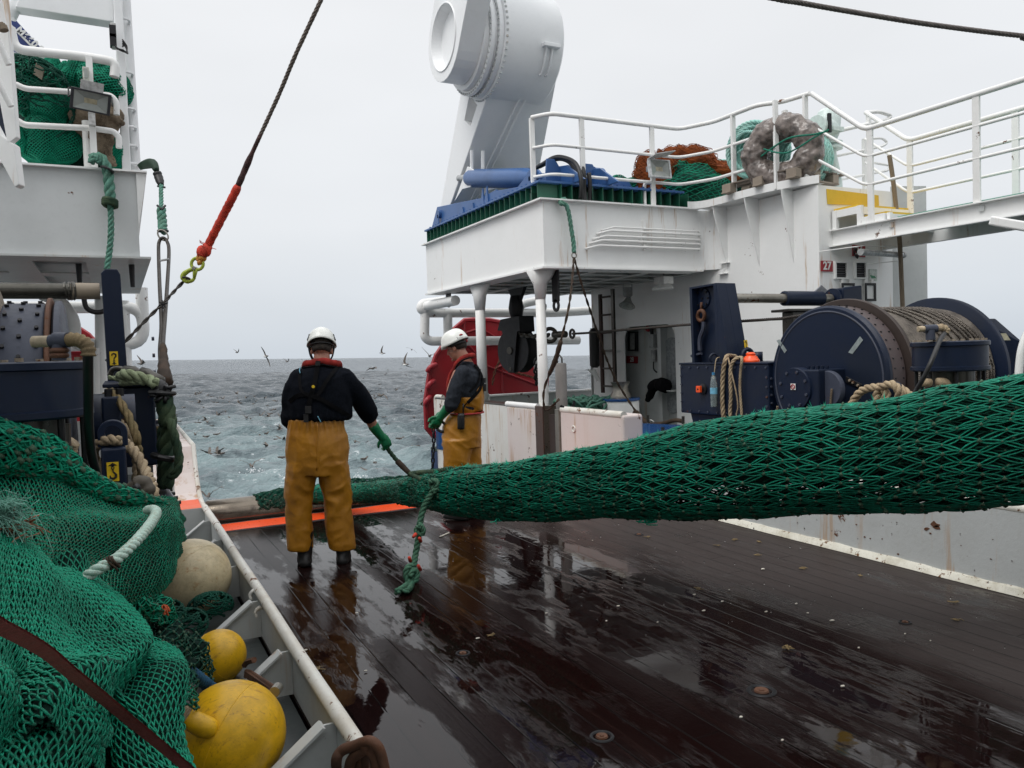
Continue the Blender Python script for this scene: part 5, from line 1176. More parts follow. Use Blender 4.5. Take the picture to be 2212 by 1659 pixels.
MB().prism([gy(*q, 10.2) for q in ((3,8),(9,15),(120,137),(60,140),(24,100),(-30,60),(-40,-30))], (0,.35,0)).build('jib_plate', paint('jib_blue', (.02,.04,.17), .35, dirt=.2), ba, bevel=.01)
MB().prism([gy(*q, 10.195) for q in ((15,43),(22,50),(102,131),(97,132),(17,51))], (0,-.006,0)).build('stripe', M['signwhite'], ba)
pa, pb2 = gy(30, 58, 10.19), gy(96, 118, 10.19); xd = (pb2-pa).normalized(); yd = V(0,-1,0).cross(xd).normalized()
if yd.z < 0: yd = -yd
text('M660.2', .105, pa.lerp(pb2, .50)+V(0,-.008,0)+yd*.012, xd, yd, M['signwhite'], ba, .002, .004)
gp = thing('steel_screen', 'grey slanted steel screen standing behind the green netting', 'screen', gy(70, 125, 9.9))
MB().prism([gy(*q, 9.95) for q in ((24,112),(108,126),(100,170),(30,175))], (0,.02,0)).build('plate', M['grey_white'], gp)
ns = thing('stairway', 'white painted stairway post with slanting handrails cut by the left edge of the picture', 'stairs', D(10, 200, 6))
q = [D(-60,-40,6.0), D(8,-40,6.0), D(17,45,6.0), D(36,296,6.0), D(16,312,6.0), D(-14,150,6.0), D(-60,60,6.0)]
MB().prism(q, CF*.05).build('post', M['white'], ns, bevel=.006)
MB().tube([D(-12,-40,5.9), D(8,62,5.9)], .026, 14).build('handrail', M['white_pipe'], ns, smooth=True); MB().tube([D(4,52,5.9), D(9,66,5.9)], .031, 14).build('clamp', M['wood'], ns)
for (a, c_) in (((-30,30),(19,140)), ((-30,125),(24,230))): MB().tube([D(*a,5.85), D(*c_,5.92)], .022, 10).build('handrail', M['white_pipe'], ns, smooth=True)
MB().prism([D(-60,180,6.0), D(0,290,6.0), D(30,312,6.0), D(41,398,6.0), D(32,404,6.0), D(0,345,6.0), D(-60,280,6.0)], CF*.08).build('stringer', M['white'], ns, bevel=.006)
MB().prism([D(-60,200,6.4), D(8,225,6.4), D(14,300,6.4), D(-60,300,6.4)], CF*.1).build('dark_frame', M['navy'], ns)
gpz = thing('guard_pipes', 'white pipe guard frame under the starboard platform in front of the red trawl door', 'guard rail', (6, 13.6, 2))
Yg = 13.55
def pg(*a, y=Yg): return [gy(px, py, y) for px, py in a]
for pts_, r in (([(1290,670),(1200,676),(924,676),(908,668),(912,656),(960,650)], .085), ([(1250,735),(928,737),(917,728),(918,678)], .085)):
 MB().pipe(pg(*pts_), r, 14, bend=.22).build('pipe', M['white_pipe'], gpz, smooth=True)
MB().tube([gx(984,649,XP+.1), gx(925,660,XP+.1), gx(912,668,XP+.1)], .085, 14).build('pipe', M['white_pipe'], gpz, smooth=True)
for px in (967, 1117): MB().tube(pg((px,676),(px+1,735)), .085, 14).build('upright', M['white_pipe'], gpz, smooth=True)
MB().pipe([*pg((1117,700),(1120,658),(1160,650))], .08, 12, bend=.3).build('pipe', M['white_pipe'], gpz, smooth=True)
MB().tube(pg((1151,735),(1178,855)), .10, 14).build('brace', M['white_pipe'], gpz, smooth=True); MB().tube(pg((996,735),(1004,800)), .06, 12).build('brace', M['white_pipe'], gpz, smooth=True)
gpp = thing('guard_pipes', 'white pipe guard frame hanging under the port platform behind the winch', 'guard rail', (-1, 13.5, 2))
MB().pipe([V(-4, 13.5, 2.50), V(.42, 13.5, 2.50), V(.42, 13.5, 1.93), V(-4, 13.5, 1.93)], .088, 14, bend=.25).build('pipe', M['white_pipe'], gpp, smooth=True)
a = gy(300, 650, 13.5); MB().tube([V(.42,13.5,2.3), V(.42,13.5,2.80)], .09, 14).build('pipe', M['white_pipe'], gpp, smooth=True)
for px, y0, y1 in ((209, 752, 920), (220, 640, 900), (135, 655, 900)): MB().tube([gy(px, y0, 12.8), gy(px+3, y1, 12.8)], .095, 14).build('upright', M['white_pipe'], gpp, smooth=True)
MB().pipe([*[gy(*q, 12.8) for q in ((90,635),(130,650),(160,690),(160,745),(205,745))]], .09, 12, bend=.3).build('pipe', M['white_pipe'], gpp, smooth=True)
td = thing('trawl_door', 'big dark red ribbed steel trawl door hung astern to starboard', 'trawl door', gy(1050, 850, 14.1))
zc = lambda a, c: (864+a*.293, 486+c*.293)
outl = [zc(*q) for q in ((195,1500),(186,1300),(215,1100),(265,960),(395,770),(475,702),(560,697),(660,700),(740,715),(850,770),(960,880),(1050,1010),(1085,1100),(1080,1250),(1000,1330),(600,1500),(240,1560))]
Yd = 14.1; q = [gy(*p, Yd) for p in outl]
MB().prism(q, (0,.05,0)).build('door_plate', M['red'], td)
b = MB(); b.tube(q, .045, 6, closed=True); b.build('rim', paint('rim_red', (.30,.012,.02), .35, rust=.15, dirt=.4), td)
b = MB()
for (p, r_) in (((470,800),(590,760)), ((590,760),(740,850)), ((480,860),(640,1040)), ((640,1040),(1010,1180)), ((640,1040),(640,1400)), ((475,702),(480,1400)), ((740,715),(760,1300)), ((700,1060),(820,1000)), ((600,900),(750,870))):
 a, c_ = gy(*zc(*p), Yd-.01), gy(*zc(*r_), Yd-.01); b.tube([a, c_], .03, 4)
b.build('rib', paint('rib_red', (.28,.010,.016), .35, rust=.1, dirt=.5), td)
b = MB()
for (p, s) in (((235,1060),.09), ((230,1180),.07), ((205,1300),.05)): a = gy(*zc(*p), Yd-.06); b.tube(spline([a+V(-s,0,-.05), a+V(-s*.5,-.05,.03), a+V(s,0,.08)], 4), .05, 8)
b.build('lug', paint('lug_red', (.35,.02,.03), .4, dirt=.5), td, smooth='all')
b = MB(); chain(b, spline([gy(*zc(740,990), Yd-.1), gy(*zc(700,1080), Yd-.1), gy(*zc(680,1180), Yd-.1)], 4), .09, .012); chain(b, spline([gy(*zc(850,1090), Yd-.12), gy(*zc(930,1110), Yd-.1), gy(*zc(1000,1130), Yd-.1)], 4), .09, .012); b.build('door_chain', M['rusty'], td)
td2 = thing('trawl_door', 'dark red trawl door hung astern to port, seen behind the winch drum', 'trawl door', gy(180, 800, 14.3))
MB().prism([gy(*p, 14.0) for p in ((60,660),(100,672),(140,692),(190,724),(232,770),(238,860),(225,930),(60,930))], (0,.05,0)).build('door_plate', M['red'], td2)
b = MB(); b.tube([gy(*p, 13.97) for p in ((140,692),(190,724),(232,770),(238,860))], .05, 6); b.tube([gy(*p, 13.97) for p in ((110,760),(235,760))], .04, 4); b.build('rib', M['red'], td2)
bk = thing('towing_block', 'big black trawl block hanging from the starboard platform with the warp running through it', 'block', gx(1110, 740, 5.9))
Xk = 5.95; c = gx(1118, 757, Xk); ax = V(.96,.28,0).normalized(); kd = V(-.28,.96,0)
Rk = .37
b = MB(); b.lathe([(0,-.11),(Rk,-.11),(Rk*.98,-.085),(Rk*.80,-.03),(Rk*.80,.03),(Rk*.98,.085),(Rk,.11),(0,.11)], c, ax, 40); b.build('sheave', M['black'], bk, smooth=True)
tu = V(0,0,1)
for s in (-1, 1):
 pl = [c+ax*(.145*s)+kd*(Rk*1.05*math.cos(R(t)))*1.0+tu*(Rk*1.05*math.sin(R(t))) for t in (200,240,280,320,350)]+[c+ax*(.145*s)+kd*.32+tu*.16, c+ax*(.145*s)+kd*.20+tu*.48, c+ax*(.145*s)-kd*.22+tu*.50, c+ax*(.145*s)-kd*.30+tu*.28]
 pl2 = [c+ax*(.145*s)+kd*x+tu*z for x, z in ((-.07,-.36),(.07,-.36),(.10,0),(.22,.46),(-.24,.50),(-.16,.20))]
 MB().prism(pl2, ax*.025*s).build('cheek_plate', M['black'], bk, bevel=.006)
b = MB(); b.prism([c+ax*-.17+kd*x+tu*z for x, z in ((-.25,.30),(.30,.34),(.22,.52),(-.24,.56))], ax*.34); b.build('crown', M['black'], bk, bevel=.01)
b = MB(); hd = c+V(-.02,0,.72); b.loft([(c+tu*.5, .08, .08), (c+tu*.60, .11, .11), (c+tu*.70, .13, .12), (c+tu*.82, .11, .10), (c+tu*.9, .09, .09)], 12); b.build('swivel', M['black'], bk, smooth=True)
top = c+tu*.9; b = MB(); b.prism([V(top.x, top.y-.32, ZB-.01), V(top.x, top.y+.32, ZB-.01), V(top.x, top.y+.12, top.z-.08), V(top.x, top.y-.12, top.z-.08)], (.06,0,0)); b.build('hanger_plate', M['black'], bk, bevel=.008)
b = MB(); b.cyl(c-ax*.19, c+ax*.19, .06, n=16); b.cyl(c-ax*.18-tu*.30, c+ax*.18-tu*.30, .03, n=10); b.build('pin', M['grimy'], bk, smooth=True)
cA_ = MB(); chain(cA_, spline([gx(1175,656,5.75), gx(1172,700,5.72), gx(1172,730,5.70), gx(1164,760,5.7), gx(1157,795,5.7), gx(1160,830,5.9)], 6), .135, .017)
tag(cA_.build('hanging_chain', M['black']), 'black chain hanging from the starboard platform beside the towing block', 'chain')
cB = MB(); chain(cB, spline([gx(1120,722,5.9), gx(1150,726,5.9), gx(1186,724,5.9)], 5), .135, .018)
tag(cB.build('warp_chain', M['grimy']), 'short greasy chain joining the towing block to the warp', 'chain')
sh = MB(); sh.torus(gx(1188, 724, 5.9), .10, .03, (.7,.7,0), 16, 8); sh.cyl(gx(1196,723,5.9), gx(1222,722,5.95), .05, n=10); sh.torus(gx(1236,721,6.0), .06, .02, (1,0,0), 14, 6)
tag(sh.build('warp_shackle', M['grimy'], smooth='all'), 'heavy greasy shackle and socket in the starboard warp', 'shackle')
wp = MB(); W0, W1 = gx(1236, 721, 6.0), V(6.45, 5.1, 1.93)
W0b = gx(1271, 719, 6.1); wp.rope([W0, W0b, gx(1475, 702, 6.25), gx(1690, 688, 6.35), W1+V(0,.3,0)], .017, strands=4, n=5)
tag(wp.build('warp_wire', M['wire'], smooth='all'), 'long steel warp running from the towing block to the starboard winch drum', 'wire')
tr_ = MB(); yq = YP-.10
tr_.rope(spline([gy(1222,430,YP+.02), gy(1212,433,YP-.02), gy(1212,440,yq), gy(1222,442,yq), gy(1229,462,yq), gy(1235,500,yq), gy(1239,525,yq), gy(1240,546,yq)], 6), .030, strands=3, pitch=.2)
tag(tr_.build('hanging_rope', M['greenrope'], smooth='all'), 'faded teal rope hanging over the starboard platform edge to the wire sling ring', 'rope')
sl = thing('wire_sling', 'dark two legged wire sling hanging from a ring off the starboard platform', 'sling', gy(1240, 551, yq))
MB().torus(gy(1240, 552, yq), .035, .008, (0,1,0)).build('ring', M['steel'], sl)
rgp = gy(1240, 557, yq)
b = MB(); b.rope(spline([rgp, gx(1231,650,5.0), gx(1212,735,4.85), gx(1198,782,4.82), gx(1183,817,4.80), gx(1175,843,4.78), gx(1174,866,4.78), gx(1178,887,4.80), gx(1190,880,4.84), gx(1208,862,4.9)], 6), .017, strands=2, n=5, pitch=.3); b.build('wire_leg', M['darkrope'], sl, smooth='all')
b = MB(); b.tube(spline([gx(1212,735,4.85), gx(1205,760,4.83), gx(1198,782,4.82), gx(1186,810,4.8)], 4), [.02,.03,.028,.034,.03,.026,.032,.03,.034,.03,.028,.026,.02], 8)
b.build('served_splice', M['darkrope'], sl, smooth='all')
b = MB(); b.rope(spline([rgp, gx(1268,650,5.6), gx(1321,802,6.3), gx(1374,890,6.6)], 6), .017, strands=2, n=5, pitch=.3)
b.tube(spline([gx(1374,890,6.6), gx(1385,902,6.6), gx(1402,918,6.55)], 4), .035, 8); b.tube(spline([gx(1372,886,6.58), gx(1368,895,6.56), gx(1372,906,6.56)], 4), .018, 6)
b.tube(spline([gx(1402,918,6.5), gx(1430,915,6.5), gx(1458,908,6.5), gx(1475,910,6.5)], 5), .028, 8); b.build('wire_leg', M['darkrope'], sl, smooth='all')
b = MB(); b.torus(gx(1406,915,6.5), .05, .01, (1,.4,.2)); b.tube([gx(1411,921,6.5), gx(1425,934,6.5)], .016, 8); b.build('shackle', M['zinc'], sl, smooth='all')
ac = MB(); chain(ac, [gx(936,922,XW1-.08), gx(937,950,XW1-.08), gx(934,1022,XW1-.08)], .115, .016)
tag(ac.build('wall_chain', M['black']), 'black chain hanging down the aft end of the starboard ramp wall', 'chain')
hr2 = thing('hanging_rope', 'faded teal rope hanging down the front of the port platform with a dark knot halfway', 'rope', gy(200, 345, 8.8))
b = MB(); yq = 8.78
b.rope(spline([gy(*q, yq+.02) for q in ((198,344),(212,338),(222,346),(231,365),(236,399),(238,436))], 6), .052, strands=3, pitch=.28, n=6)
b.rope(spline([gy(*q, yq) for q in ((196,352),(203,340),(214,342),(210,352))], 6), .035)
b.rope(spline([gy(*q, yq) for q in ((238,436),(240,483),(238,529),(231,582))], 6), .030, pitch=.16)
b.build('rope', M['greenrope'], hr2, smooth='all')
b = MB()
for k in range(3): b.torus(gy(237.5, 434+k*4, yq-.01), .055, .026, (.2,.2,1), 14, 6)
b.build('knot', M['olive'], hr2, smooth='all')
b = MB(); b.torus(gy(232, 366, yq), .055, .014, (.5,0,1)); b.build('tape_band', M['rubber'], hr2)
tr2 = thing('hanging_rope', 'short teal strop with black whipping hanging off the corner of the port platform', 'rope', gy(340, 380, 8.6))
cc = [(322,350,8.9),(331,354,8.8),(338,366,8.7),(344,384,8.6),(349,402,8.5)]
b = MB(); b.tube(spline([D(x, y, d*.92) for x, y, d in ((300,362,8.9),(312,356,8.9),(325,353,8.8),(332,355,8.75),(338,368,8.7))], 5), [.03+.02*math.sin(i*.16) for i in range(21)], 10); b.build('strop_eye', paint('strop_cover', (.02,.05,.03), .7, dirt=.6, scale=8), tr2, smooth='all')
MB().tube(spline([D(339,372,8.0), D(343,384,8.0), D(348,400,7.95)], 5), [.04,.042,.045,.04,.042,.044,.04,.042,.036,.03,.028], 10).build('whipping', M['rubber'], tr2, smooth='all')
b = MB(); b.rope([D(348,400,7.9), D(348.5,452,7.75)], .022, pitch=.12); b.rope([D(348.5,452,7.75), D(351,480,7.7), D(352,500,7.6)], .045, pitch=.2); b.build('rope', M['greenrope'], tr2, smooth='all')
b = MB(); b.torus(D(352,499,7.6), .042, .012, (0,0,1)); b.tube([D(340,444,7.75), D(349,452,7.7)], .012, 6); b.tube([D(357,444,7.75), D(349,453,7.7)], .012, 6); b.tube([D(340,402,7.9), D(357,405,7.9)], .010, 6); b.build('whipping', M['rubber'], tr2)
sl2 = thing('wire_sling', 'dark wire sling hanging from the teal strop and running down to the green rope bundle', 'sling', D(352, 515, 7.5))
MB().torus(D(352,508,7.55), .04, .008, CF, sc2=1.5).build('ring', M['steel'], sl2)
b = MB(); b.tube(spline([D(351,815,5.2), D(346,760,5.6), D(349,700,6.1), D(345,620,6.8), D(342.5,545,7.4), D(344,522,7.5), D(352,514,7.5), D(361,522,7.5), D(365,545,7.4), D(361,620,6.8), D(356,690,6.15), D(352,745,5.7), D(353,815,5.2)], 8), .016, 8); b.build('wire_leg', M['wire'], sl2, smooth='all')
b = MB(); b.tube([D(346,563,7.2), D(365,560,7.2)], .010, 6); b.build('cross_tie', M['zinc'], sl2)
b = MB(); b.tube(spline([D(352,745,5.68), D(353,775,5.5), D(354,800,5.3), D(356,830,5.15)], 5), [.02,.024,.03,.026,.03,.034,.03,.036,.04,.036,.042,.045,.05,.05,.055,.05], 8); b.tube([D(353,758,5.6), D(360,760,5.58)], .008, 5); b.build('served_splice', M['darkrope'], sl2, smooth='all')
hk = thing('lifting_hook', 'lime green safety hook with the wire eye in its throat', 'hook', D(410, 598, 6.6))
zk = lambda a, c: (351+a*.16281, 378+c*.16281)      # zoom to photo
dk = 6.6; K = lambda a, c, d=dk: D(*zk(a, c), d)
b = MB(); b.tube(spline([K(450,1240), K(400,1250), K(340,1275), K(290,1310), K(270,1350), K(285,1390), K(330,1415), K(375,1410), K(410,1385), K(425,1360)], 5), [.019]*4+[.023]*8+[.026]*12+[.022]*8+[.018]*8+[.015]*6, 10, sq=.8); b.build('hook_body', M['hookgreen'], hk, smooth='all')
b = MB(); b.tube([K(440,1240), K(430,1300), K(420,1375)], [.032,.026,.016], 8, sq=.7); b.build('latch', M['hookgreen'], hk, smooth='all')
b = MB(); b.torus(K(462,1180), .050, .014, CF, 18, 8); b.build('ring', M['hookgreen'], hk, smooth='all'); b = MB(); b.cyl(K(437,1243)-CF*.04, K(437,1243)+CF*.04, .016, n=10); b.build('pivot', M['steel'], hk)
so_ = thing('orange_shackle', 'worn orange shackle between the lime hook and the red sleeve', 'shackle', K(510, 1110))
b = MB(); b.tube(spline([K(470,1165), K(500,1160), K(530,1120), K(545,1070), K(560,1040)], 5), .022, 8); b.tube(spline([K(475,1140), K(478,1100), K(490,1070), K(520,1045)], 5), .020, 8); b.sphere(K(530,1100), .035, 10); b.build('shackle_bow', M['shackle'], so_, smooth='all')
rs_ = thing('sling_pennant', 'wire pennant in a frayed red sleeve rising to the top edge of the picture', 'sling', D(500, 430, 6.4))
path = [(436,553,6.6),(447,535,6.6),(462,505,6.55),(485,460,6.5),(497,437,6.45),(515,400,6.4),(545,330,6.3),(600,210,6.1),(640,115,5.9),(698,-10,5.7),(730,-80,5.6),(900,-450,5.2)]
sp = spline([D(*p) for p in path], 8)
rr = []; n = len(sp)
for i in range(n):
 t = i/8; base = .040 if t < 1.2 else .034 if t < 5 else .025 if t < 6 else .0165 if t < 7 else .0155
 rr.append(base*(1+.05*math.sin(i*1.7)+.04*math.sin(i*2.9)))
k1 = 8*5; k2 = 8*6+3
MB().tube(sp[:k1+1], rr[:k1+1], 12).build('red_sleeve', M['redwrap'], rs_, smooth='all')
MB().tube(sp[k1:k2+1], rr[k1:k2+1], 12).build('brown_sleeve', M['redbrown'], rs_, smooth='all')
MB().rope(sp[k2-2:], .0165, strands=4, n=5, pitch=.14).build('wire', simple('brown_wire', (.17,.14,.12), .6, .1, scale=30), rs_, smooth='all')
b = MB(); b.sphere(D(436,545,6.6), .055, 12, .8, .8, 1.1); b.sphere(D(446,540,6.58), .05, 12, .8, .8, 1.2); b.build('sleeve_eye', M['redwrap'], rs_, smooth='all')
b = MB()
for k in range(10): p = D(438+rnd.uniform(-6,16), 528+rnd.uniform(-6,8), 6.52); b.tube([p, p+V(rnd.uniform(-.05,.05), 0, rnd.uniform(-.03,.03))], .0025, 4)
b.build('frayed_threads', M['redwrap'], rs_)
lwv = MB(); lwv.rope(spline([K(325,1370), K(290,1400), D(389,616,6.6), D(352,655,6.4), D(315,692,6.25), D(268,741,6.1), D(230,780,6.2)], 6), .015, strands=2, n=5, pitch=.2); lwv.torus(K(315,1375), .03, .009, (.3,.2,1))
tag(lwv.build('hauling_wire', M['wire'], smooth='all'), 'thin black wire running from the lime hook down behind the port winch post', 'wire')
wt = MB()
for a, c_ in (((345,652),(358,664)),((350,648),(352,668)),((343,660),(362,654))): wt.tube([D(*a,6.3), D(*c_,6.3)], .006, 5)
tag(wt.build('wire_whipping', M['rubber']), 'black tape ends tying the hauling wire to the wire sling', 'tape')
oc_ = MB(); oc_.rope(spline([D(1100,-130,3.8), D(1620,-14,3.9), D(1740,8,4.0), D(1900,36,4.1), D(2060,60,4.2), D(2212,78,4.3), D(2330,92,4.4), D(3300,150,5.2)], 8), .0135, strands=5, n=5, pitch=.12)
tag(oc_.build('overhead_cable', simple('grey_cable', (.16,.14,.13), .6, .3, scale=30), smooth='all'), 'grey brown cable curving across the upper right corner of the sky', 'cable')
def bolts_on(par, pts, r, h, ax, m, label=None):
 b = MB(); ax = Vector(ax).normalized()
 for p in pts: b.cyl(Vector(p), Vector(p)+ax*h, r, n=6)
 o = b.build('bolt_heads', m, par); o['kind'] = 'stuff'; o['label'] = label or 'rows of small bolt heads'; return o
wn_ = thing('winch_drum', 'large navy winch drum wound with grey wire at the right', 'winch', (6.5, 5.1, 0))
Yw, Zw, Rd, Rf = 5.1, 1.27, .66, .715
MB().lathe([(0,5.75),(Rd-.02,5.75),(Rd,5.77),(Rd,5.80),(Rd-.02,5.80),(Rd-.02,5.98),(0,5.98)], (0,Yw,Zw), (1,0,0), 72).build('brake_drum', M['navy'], wn_, smooth=True)
b = MB(); b.lathe([(Rd-.045,5.748),(Rd-.055,5.742),(Rd-.065,5.748)], (0,Yw,Zw), (1,0,0), 72); b.build('face_groove', M['navy_grey'], wn_, smooth=True)
MB().lathe([(Rd-.02,5.80),(Rd-.005,5.815),(Rd-.005,5.965),(Rd-.02,5.98)], (0,Yw,Zw), (1,0,0), 72).build('brake_band', paint('brown_band', (.075,.055,.055), .55, rust=.25, dirt=.5, scale=6, bump=.3), wn_, smooth=True)
MB().lathe([(0,5.99),(Rf,5.99),(Rf+.008,6.0),(Rf+.008,6.025),(Rf,6.035),(0,6.035)], (0,Yw,Zw), (1,0,0), 80).build('flange', M['brownflange'], wn_, smooth=True)
MB().lathe([(0,7.25),(Rf,7.25),(Rf+.02,7.26),(Rf+.02,7.30),(Rf,7.31),(0,7.31)], (0,Yw,Zw), (1,0,0), 80).build('flange', M['navy'], wn_, smooth=True)
bolts_on(wn_, [(x, Yw+math.cos(a)*(Rd-.008), Zw+math.sin(a)*(Rd-.008)) for x in (5.84, 5.94) for a in np.linspace(0, 2*math.pi, 49)[:-1]], .010, .012, (0,0,1), M['black'])
b = MB(); Rw = .615; xs_ = np.arange(6.05, 7.24, .0235)
for x in xs_: b.tube([(x+.006*math.sin(a*1.0), Yw+math.cos(a)*Rw, Zw+math.sin(a)*Rw) for a in np.linspace(0, 2*math.pi, 65)[:-1]], .0125, 6, closed=True)
mW = simple('wound_wire', (.27,.235,.20), .42, .35, var=.5, scale=9)
t = mW.node_tree; bs_ = t.nodes['Principled BSDF']; tc_ = t.nodes.new('ShaderNodeTexCoord'); wv = t.nodes.new('ShaderNodeTexWave'); wv.inputs['Scale'].default_value = 38; wv.inputs['Distortion'].default_value = .4; wv.bands_direction = 'DIAGONAL'
t.links.new(tc_.outputs['Object'], wv.inputs['Vector']); bumpn(t, bs_, wv.outputs['Fac'], .9, .006)
src = bs_.inputs['Base Color'].links[0].from_socket; t.links.new(mixc(t, math_(t, 'MULTIPLY', math_(t, 'SUBTRACT', 1.0, wv.outputs['Fac']), .75), src, (.05,.042,.035)), bs_.inputs['Base Color'])
o = b.build('wire_turns', mW, wn_, smooth='all')
MB().lathe([(Rw-.02,6.04),(Rw-.02,7.25)], (0,Yw,Zw), (1,0,0), 64).build('wire_core', M['wire'], wn_, smooth=True)
b = MB()
for k, (x0, x1) in enumerate(((6.12,6.62),(6.22,6.74),(6.34,6.86),(6.5,6.96),(6.62,7.04),(6.72,7.10),(6.80,7.16),(6.86,7.20))):
 pts = []
 for i in range(28):
  a = R(105)-R(150)*i/27; e = i/27; pts.append(V(x0+(x1-x0)*min(1, e*1.5)**.8, Yw+math.cos(a)*-1*(Rw+.022), Zw+math.sin(a)*(Rw+.022)))
 b.rope(pts, .0125, strands=3, n=4, pitch=.1)
b.build('crossing_turns', mW, wn_, smooth='all')
for q in (((507+2600,0),),): pass
z4 = lambda a, c: ((2600+a/1.4786)*.54, (1050+c/1.4786)*.54)
for quad in (((749,462),(766,455),(810,520),(797,536)), ((1243,437),(1261,459),(1199,541),(1174,532))):
 MB().prism([gx(*z4(*q), 5.748) for q in quad], (-.003,0,0)).build('tape_patch', M['duct'], wn_)
MB().prism([gx(*z4(*q), 5.748) for q in ((1163,672),(1258,720),(1252,750),(1160,708))], (-.012,0,0)).build('slot_plate', M['black'], wn_, bevel=.004)
bolts_on(wn_, [gx(*z4(*q), 5.736) for q in ((1183,697),(1203,709),(1232,726))], .012, .012, (-1,0,0), M['oldflange'])
MB().box((5.70, Yw-.2, 0), (7.5, Yw+.2, .62)).build('cradle', M['navy'], wn_, bevel=.01)
gb = thing('winch_gearbox', 'navy bolted round motor housing with a small red and white sticker below the winch drum', 'gearbox', (5.5, 5.4, .9))
c = gx(*z4(850, 748), 5.40)
MB().lathe([(0,-.0),(.185,0),(.19,.015),(.19,.10),(.175,.11),(.175,.35),(0,.35)], c, (1,0,0), 40).build('housing', M['navy'], gb, smooth=True)
MB().box(c+V(.02,-.26,-.17), c+V(.36,-.02,.17)).build('end_box', M['navy'], gb, bevel=.012)
MB().lathe([(0,.0),(.155,0),(.16,.01),(.16,.05)], c+V(.1,-.27,.0), (1,0,0), 36).build('bearing_ring', M['navy_grey'], gb, smooth=True)
bolts_on(gb, [c+V(-.001, math.cos(a)*.155, math.sin(a)*.155) for a in np.linspace(.3, 6.58, 9)[:-1]], .014, .014, (-1,0,0), M['navy_grey'])
bolts_on(gb, [c+V(.1+.06*i, -.18+.05*j, .17) for i in range(3) for j in range(3)], .014, .03, (0,0,1), M['navy'])
p = c+V(-.004, -.0, .02); MB().box(p+V(-.003,-.028,-.028), p+V(0,.028,.028)).build('sticker', M['signwhite'], gb)
b = MB(); b.torus(p+V(-.006,0,0), .020, .004, (1,0,0)); b.tube([p+V(-.006,-.014,-.014), p+V(-.006,.014,.014)], .004, 4); b.build('sticker_mark', M['signred'], gb)
bb = thing('winch_bedplate', 'dark navy base beam running under the winch drum behind the net', 'base frame', (5.6, 4.5, .6))
b = MB(); b.box((5.56, 3.2, .92), (5.62, 5.1, .935)); b.box((5.60, 3.2, 0), (5.615, 5.1, .92)); b.box((5.50, 3.2, .60), (5.70, 5.1, .62)); b.build('beam', M['navy'], bb, bevel=.004)
wb_ = thing('winch_control_box', 'navy bolted steel box on a leg carrying the tall post beside the drum', 'machine box', (5.9, 6.3, .9))
XBx = 5.70; y0, y1 = gx(1661, 850, XBx).y, gx(1470, 850, XBx).y; zt_b, zb_b = gx(1470, 788, XBx).z, gx(1470, 891, XBx).z
MB().box((XBx, y0, zb_b), (6.28, y1, zt_b)).build('box_body', M['navy'], wb_, bevel=.012)
MB().box((XBx-.008, y0-.008, zt_b), (6.29, y1+.008, zt_b+.022)).build('lid', M['navy'], wb_, bevel=.005)
nb = 9; pts = []
for k in range(nb+1): pts += [(XBx, y0+.03+(y1-y0-.06)*k/nb, zt_b-.03), (XBx, y0+.03+(y1-y0-.06)*k/nb, zb_b+.03)]
for k in range(1, 5): z = zb_b+.03+(zt_b-zb_b-.06)*k/5; pts += [(XBx, y1-.025, z), (XBx, y0+.025, z)]
bolts_on(wb_, pts, .012, .012, (-1,0,0), M['navy_grey'])
bolts_on(wb_, [(XBx+.1+.1*i, y0, z) for i in range(5) for z in (zt_b-.03, zb_b+.03)]+[(XBx+.03, y0, zb_b+.08+.08*i) for i in range(5)], .012, .012, (0,-1,0), M['navy_grey'])
b = MB(); b.prism([(XBx+.05, y1-.1, zb_b), (XBx+.05, y0+.25, zb_b), (XBx+.05, y0+.45, 0), (XBx+.05, y1-.4, 0)], (.35,0,0)); b.build('leg', M['navy'], wb_, bevel=.01)
p = gx(*z4(318, 750), XBx); MB().lathe([(.0,.0),(.06,0),(.06,.02),(.035,.03),(0,.03)], p, (-1,0,0), 20).build('sensor_base', M['black'], wb_, smooth=True)
p = gx(*z4(296, 749), XBx-.05); MB().box(p+V(-.03,-.033,-.035), p+V(.0,.033,.035)).build('orange_sensor', M['alarm'], wb_, bevel=.004); MB().cyl(p+V(-.031,0,0), p+V(-.034,0,0), .010, n=10).build('sensor_eye', M['black'], wb_)
wpst = thing('winch_post', 'tall navy channel post with a yellow hook sticker beside the starboard winch', 'post', (5.9, 6.6, zt_b))
Xp = 5.82; q = [gx(*p, Xp) for p in ((1489,621),(1547,611),(1553,777),(1495,777))]
q2 = [gx(*p, Xp) for p in ((1494,624),(1541,616),(1548,775),(1500,775))]
zlow = zt_b+.022; q[2].z = q[3].z = q2[2].z = q2[3].z = zlow
MB().ring(q, q2, (.10,0,0)).build('channel_edge', M['navy'], wpst, bevel=.004)
MB().prism([p+V(.10,0,0) for p in q], (.03,0,0)).build('channel_web', M['navy'], wpst)
f0 = q[1].y; f1 = q[2].y
MB().prism([(Xp+.13, f0, q[1].z), (Xp+.13, q[2].y-.16, zlow), (Xp+.13, q[0].y-.05, zlow), (Xp+.13, q[0].y, q[0].z)], (.14,0,0)).build('post_body', M['navy'], wpst, bevel=.006)
MB().prism([(Xp+.001, f0-.001, q[1].z-.005), (Xp+.001, q[2].y-.16, zlow), (Xp+.001, q[2].y+.01, zlow), (Xp+.001, f0+.01, q[1].z-.005)], (.129,0,0)).build('post_flare', M['navy'], wpst)
p = gx(*z4(310, 213), Xp+.085); MB().lathe([(0,0),(.115,0),(.12,.01),(.12,.04)], p, (1,0,0), 28).build('end_cover', M['navy'], wpst, smooth=True)
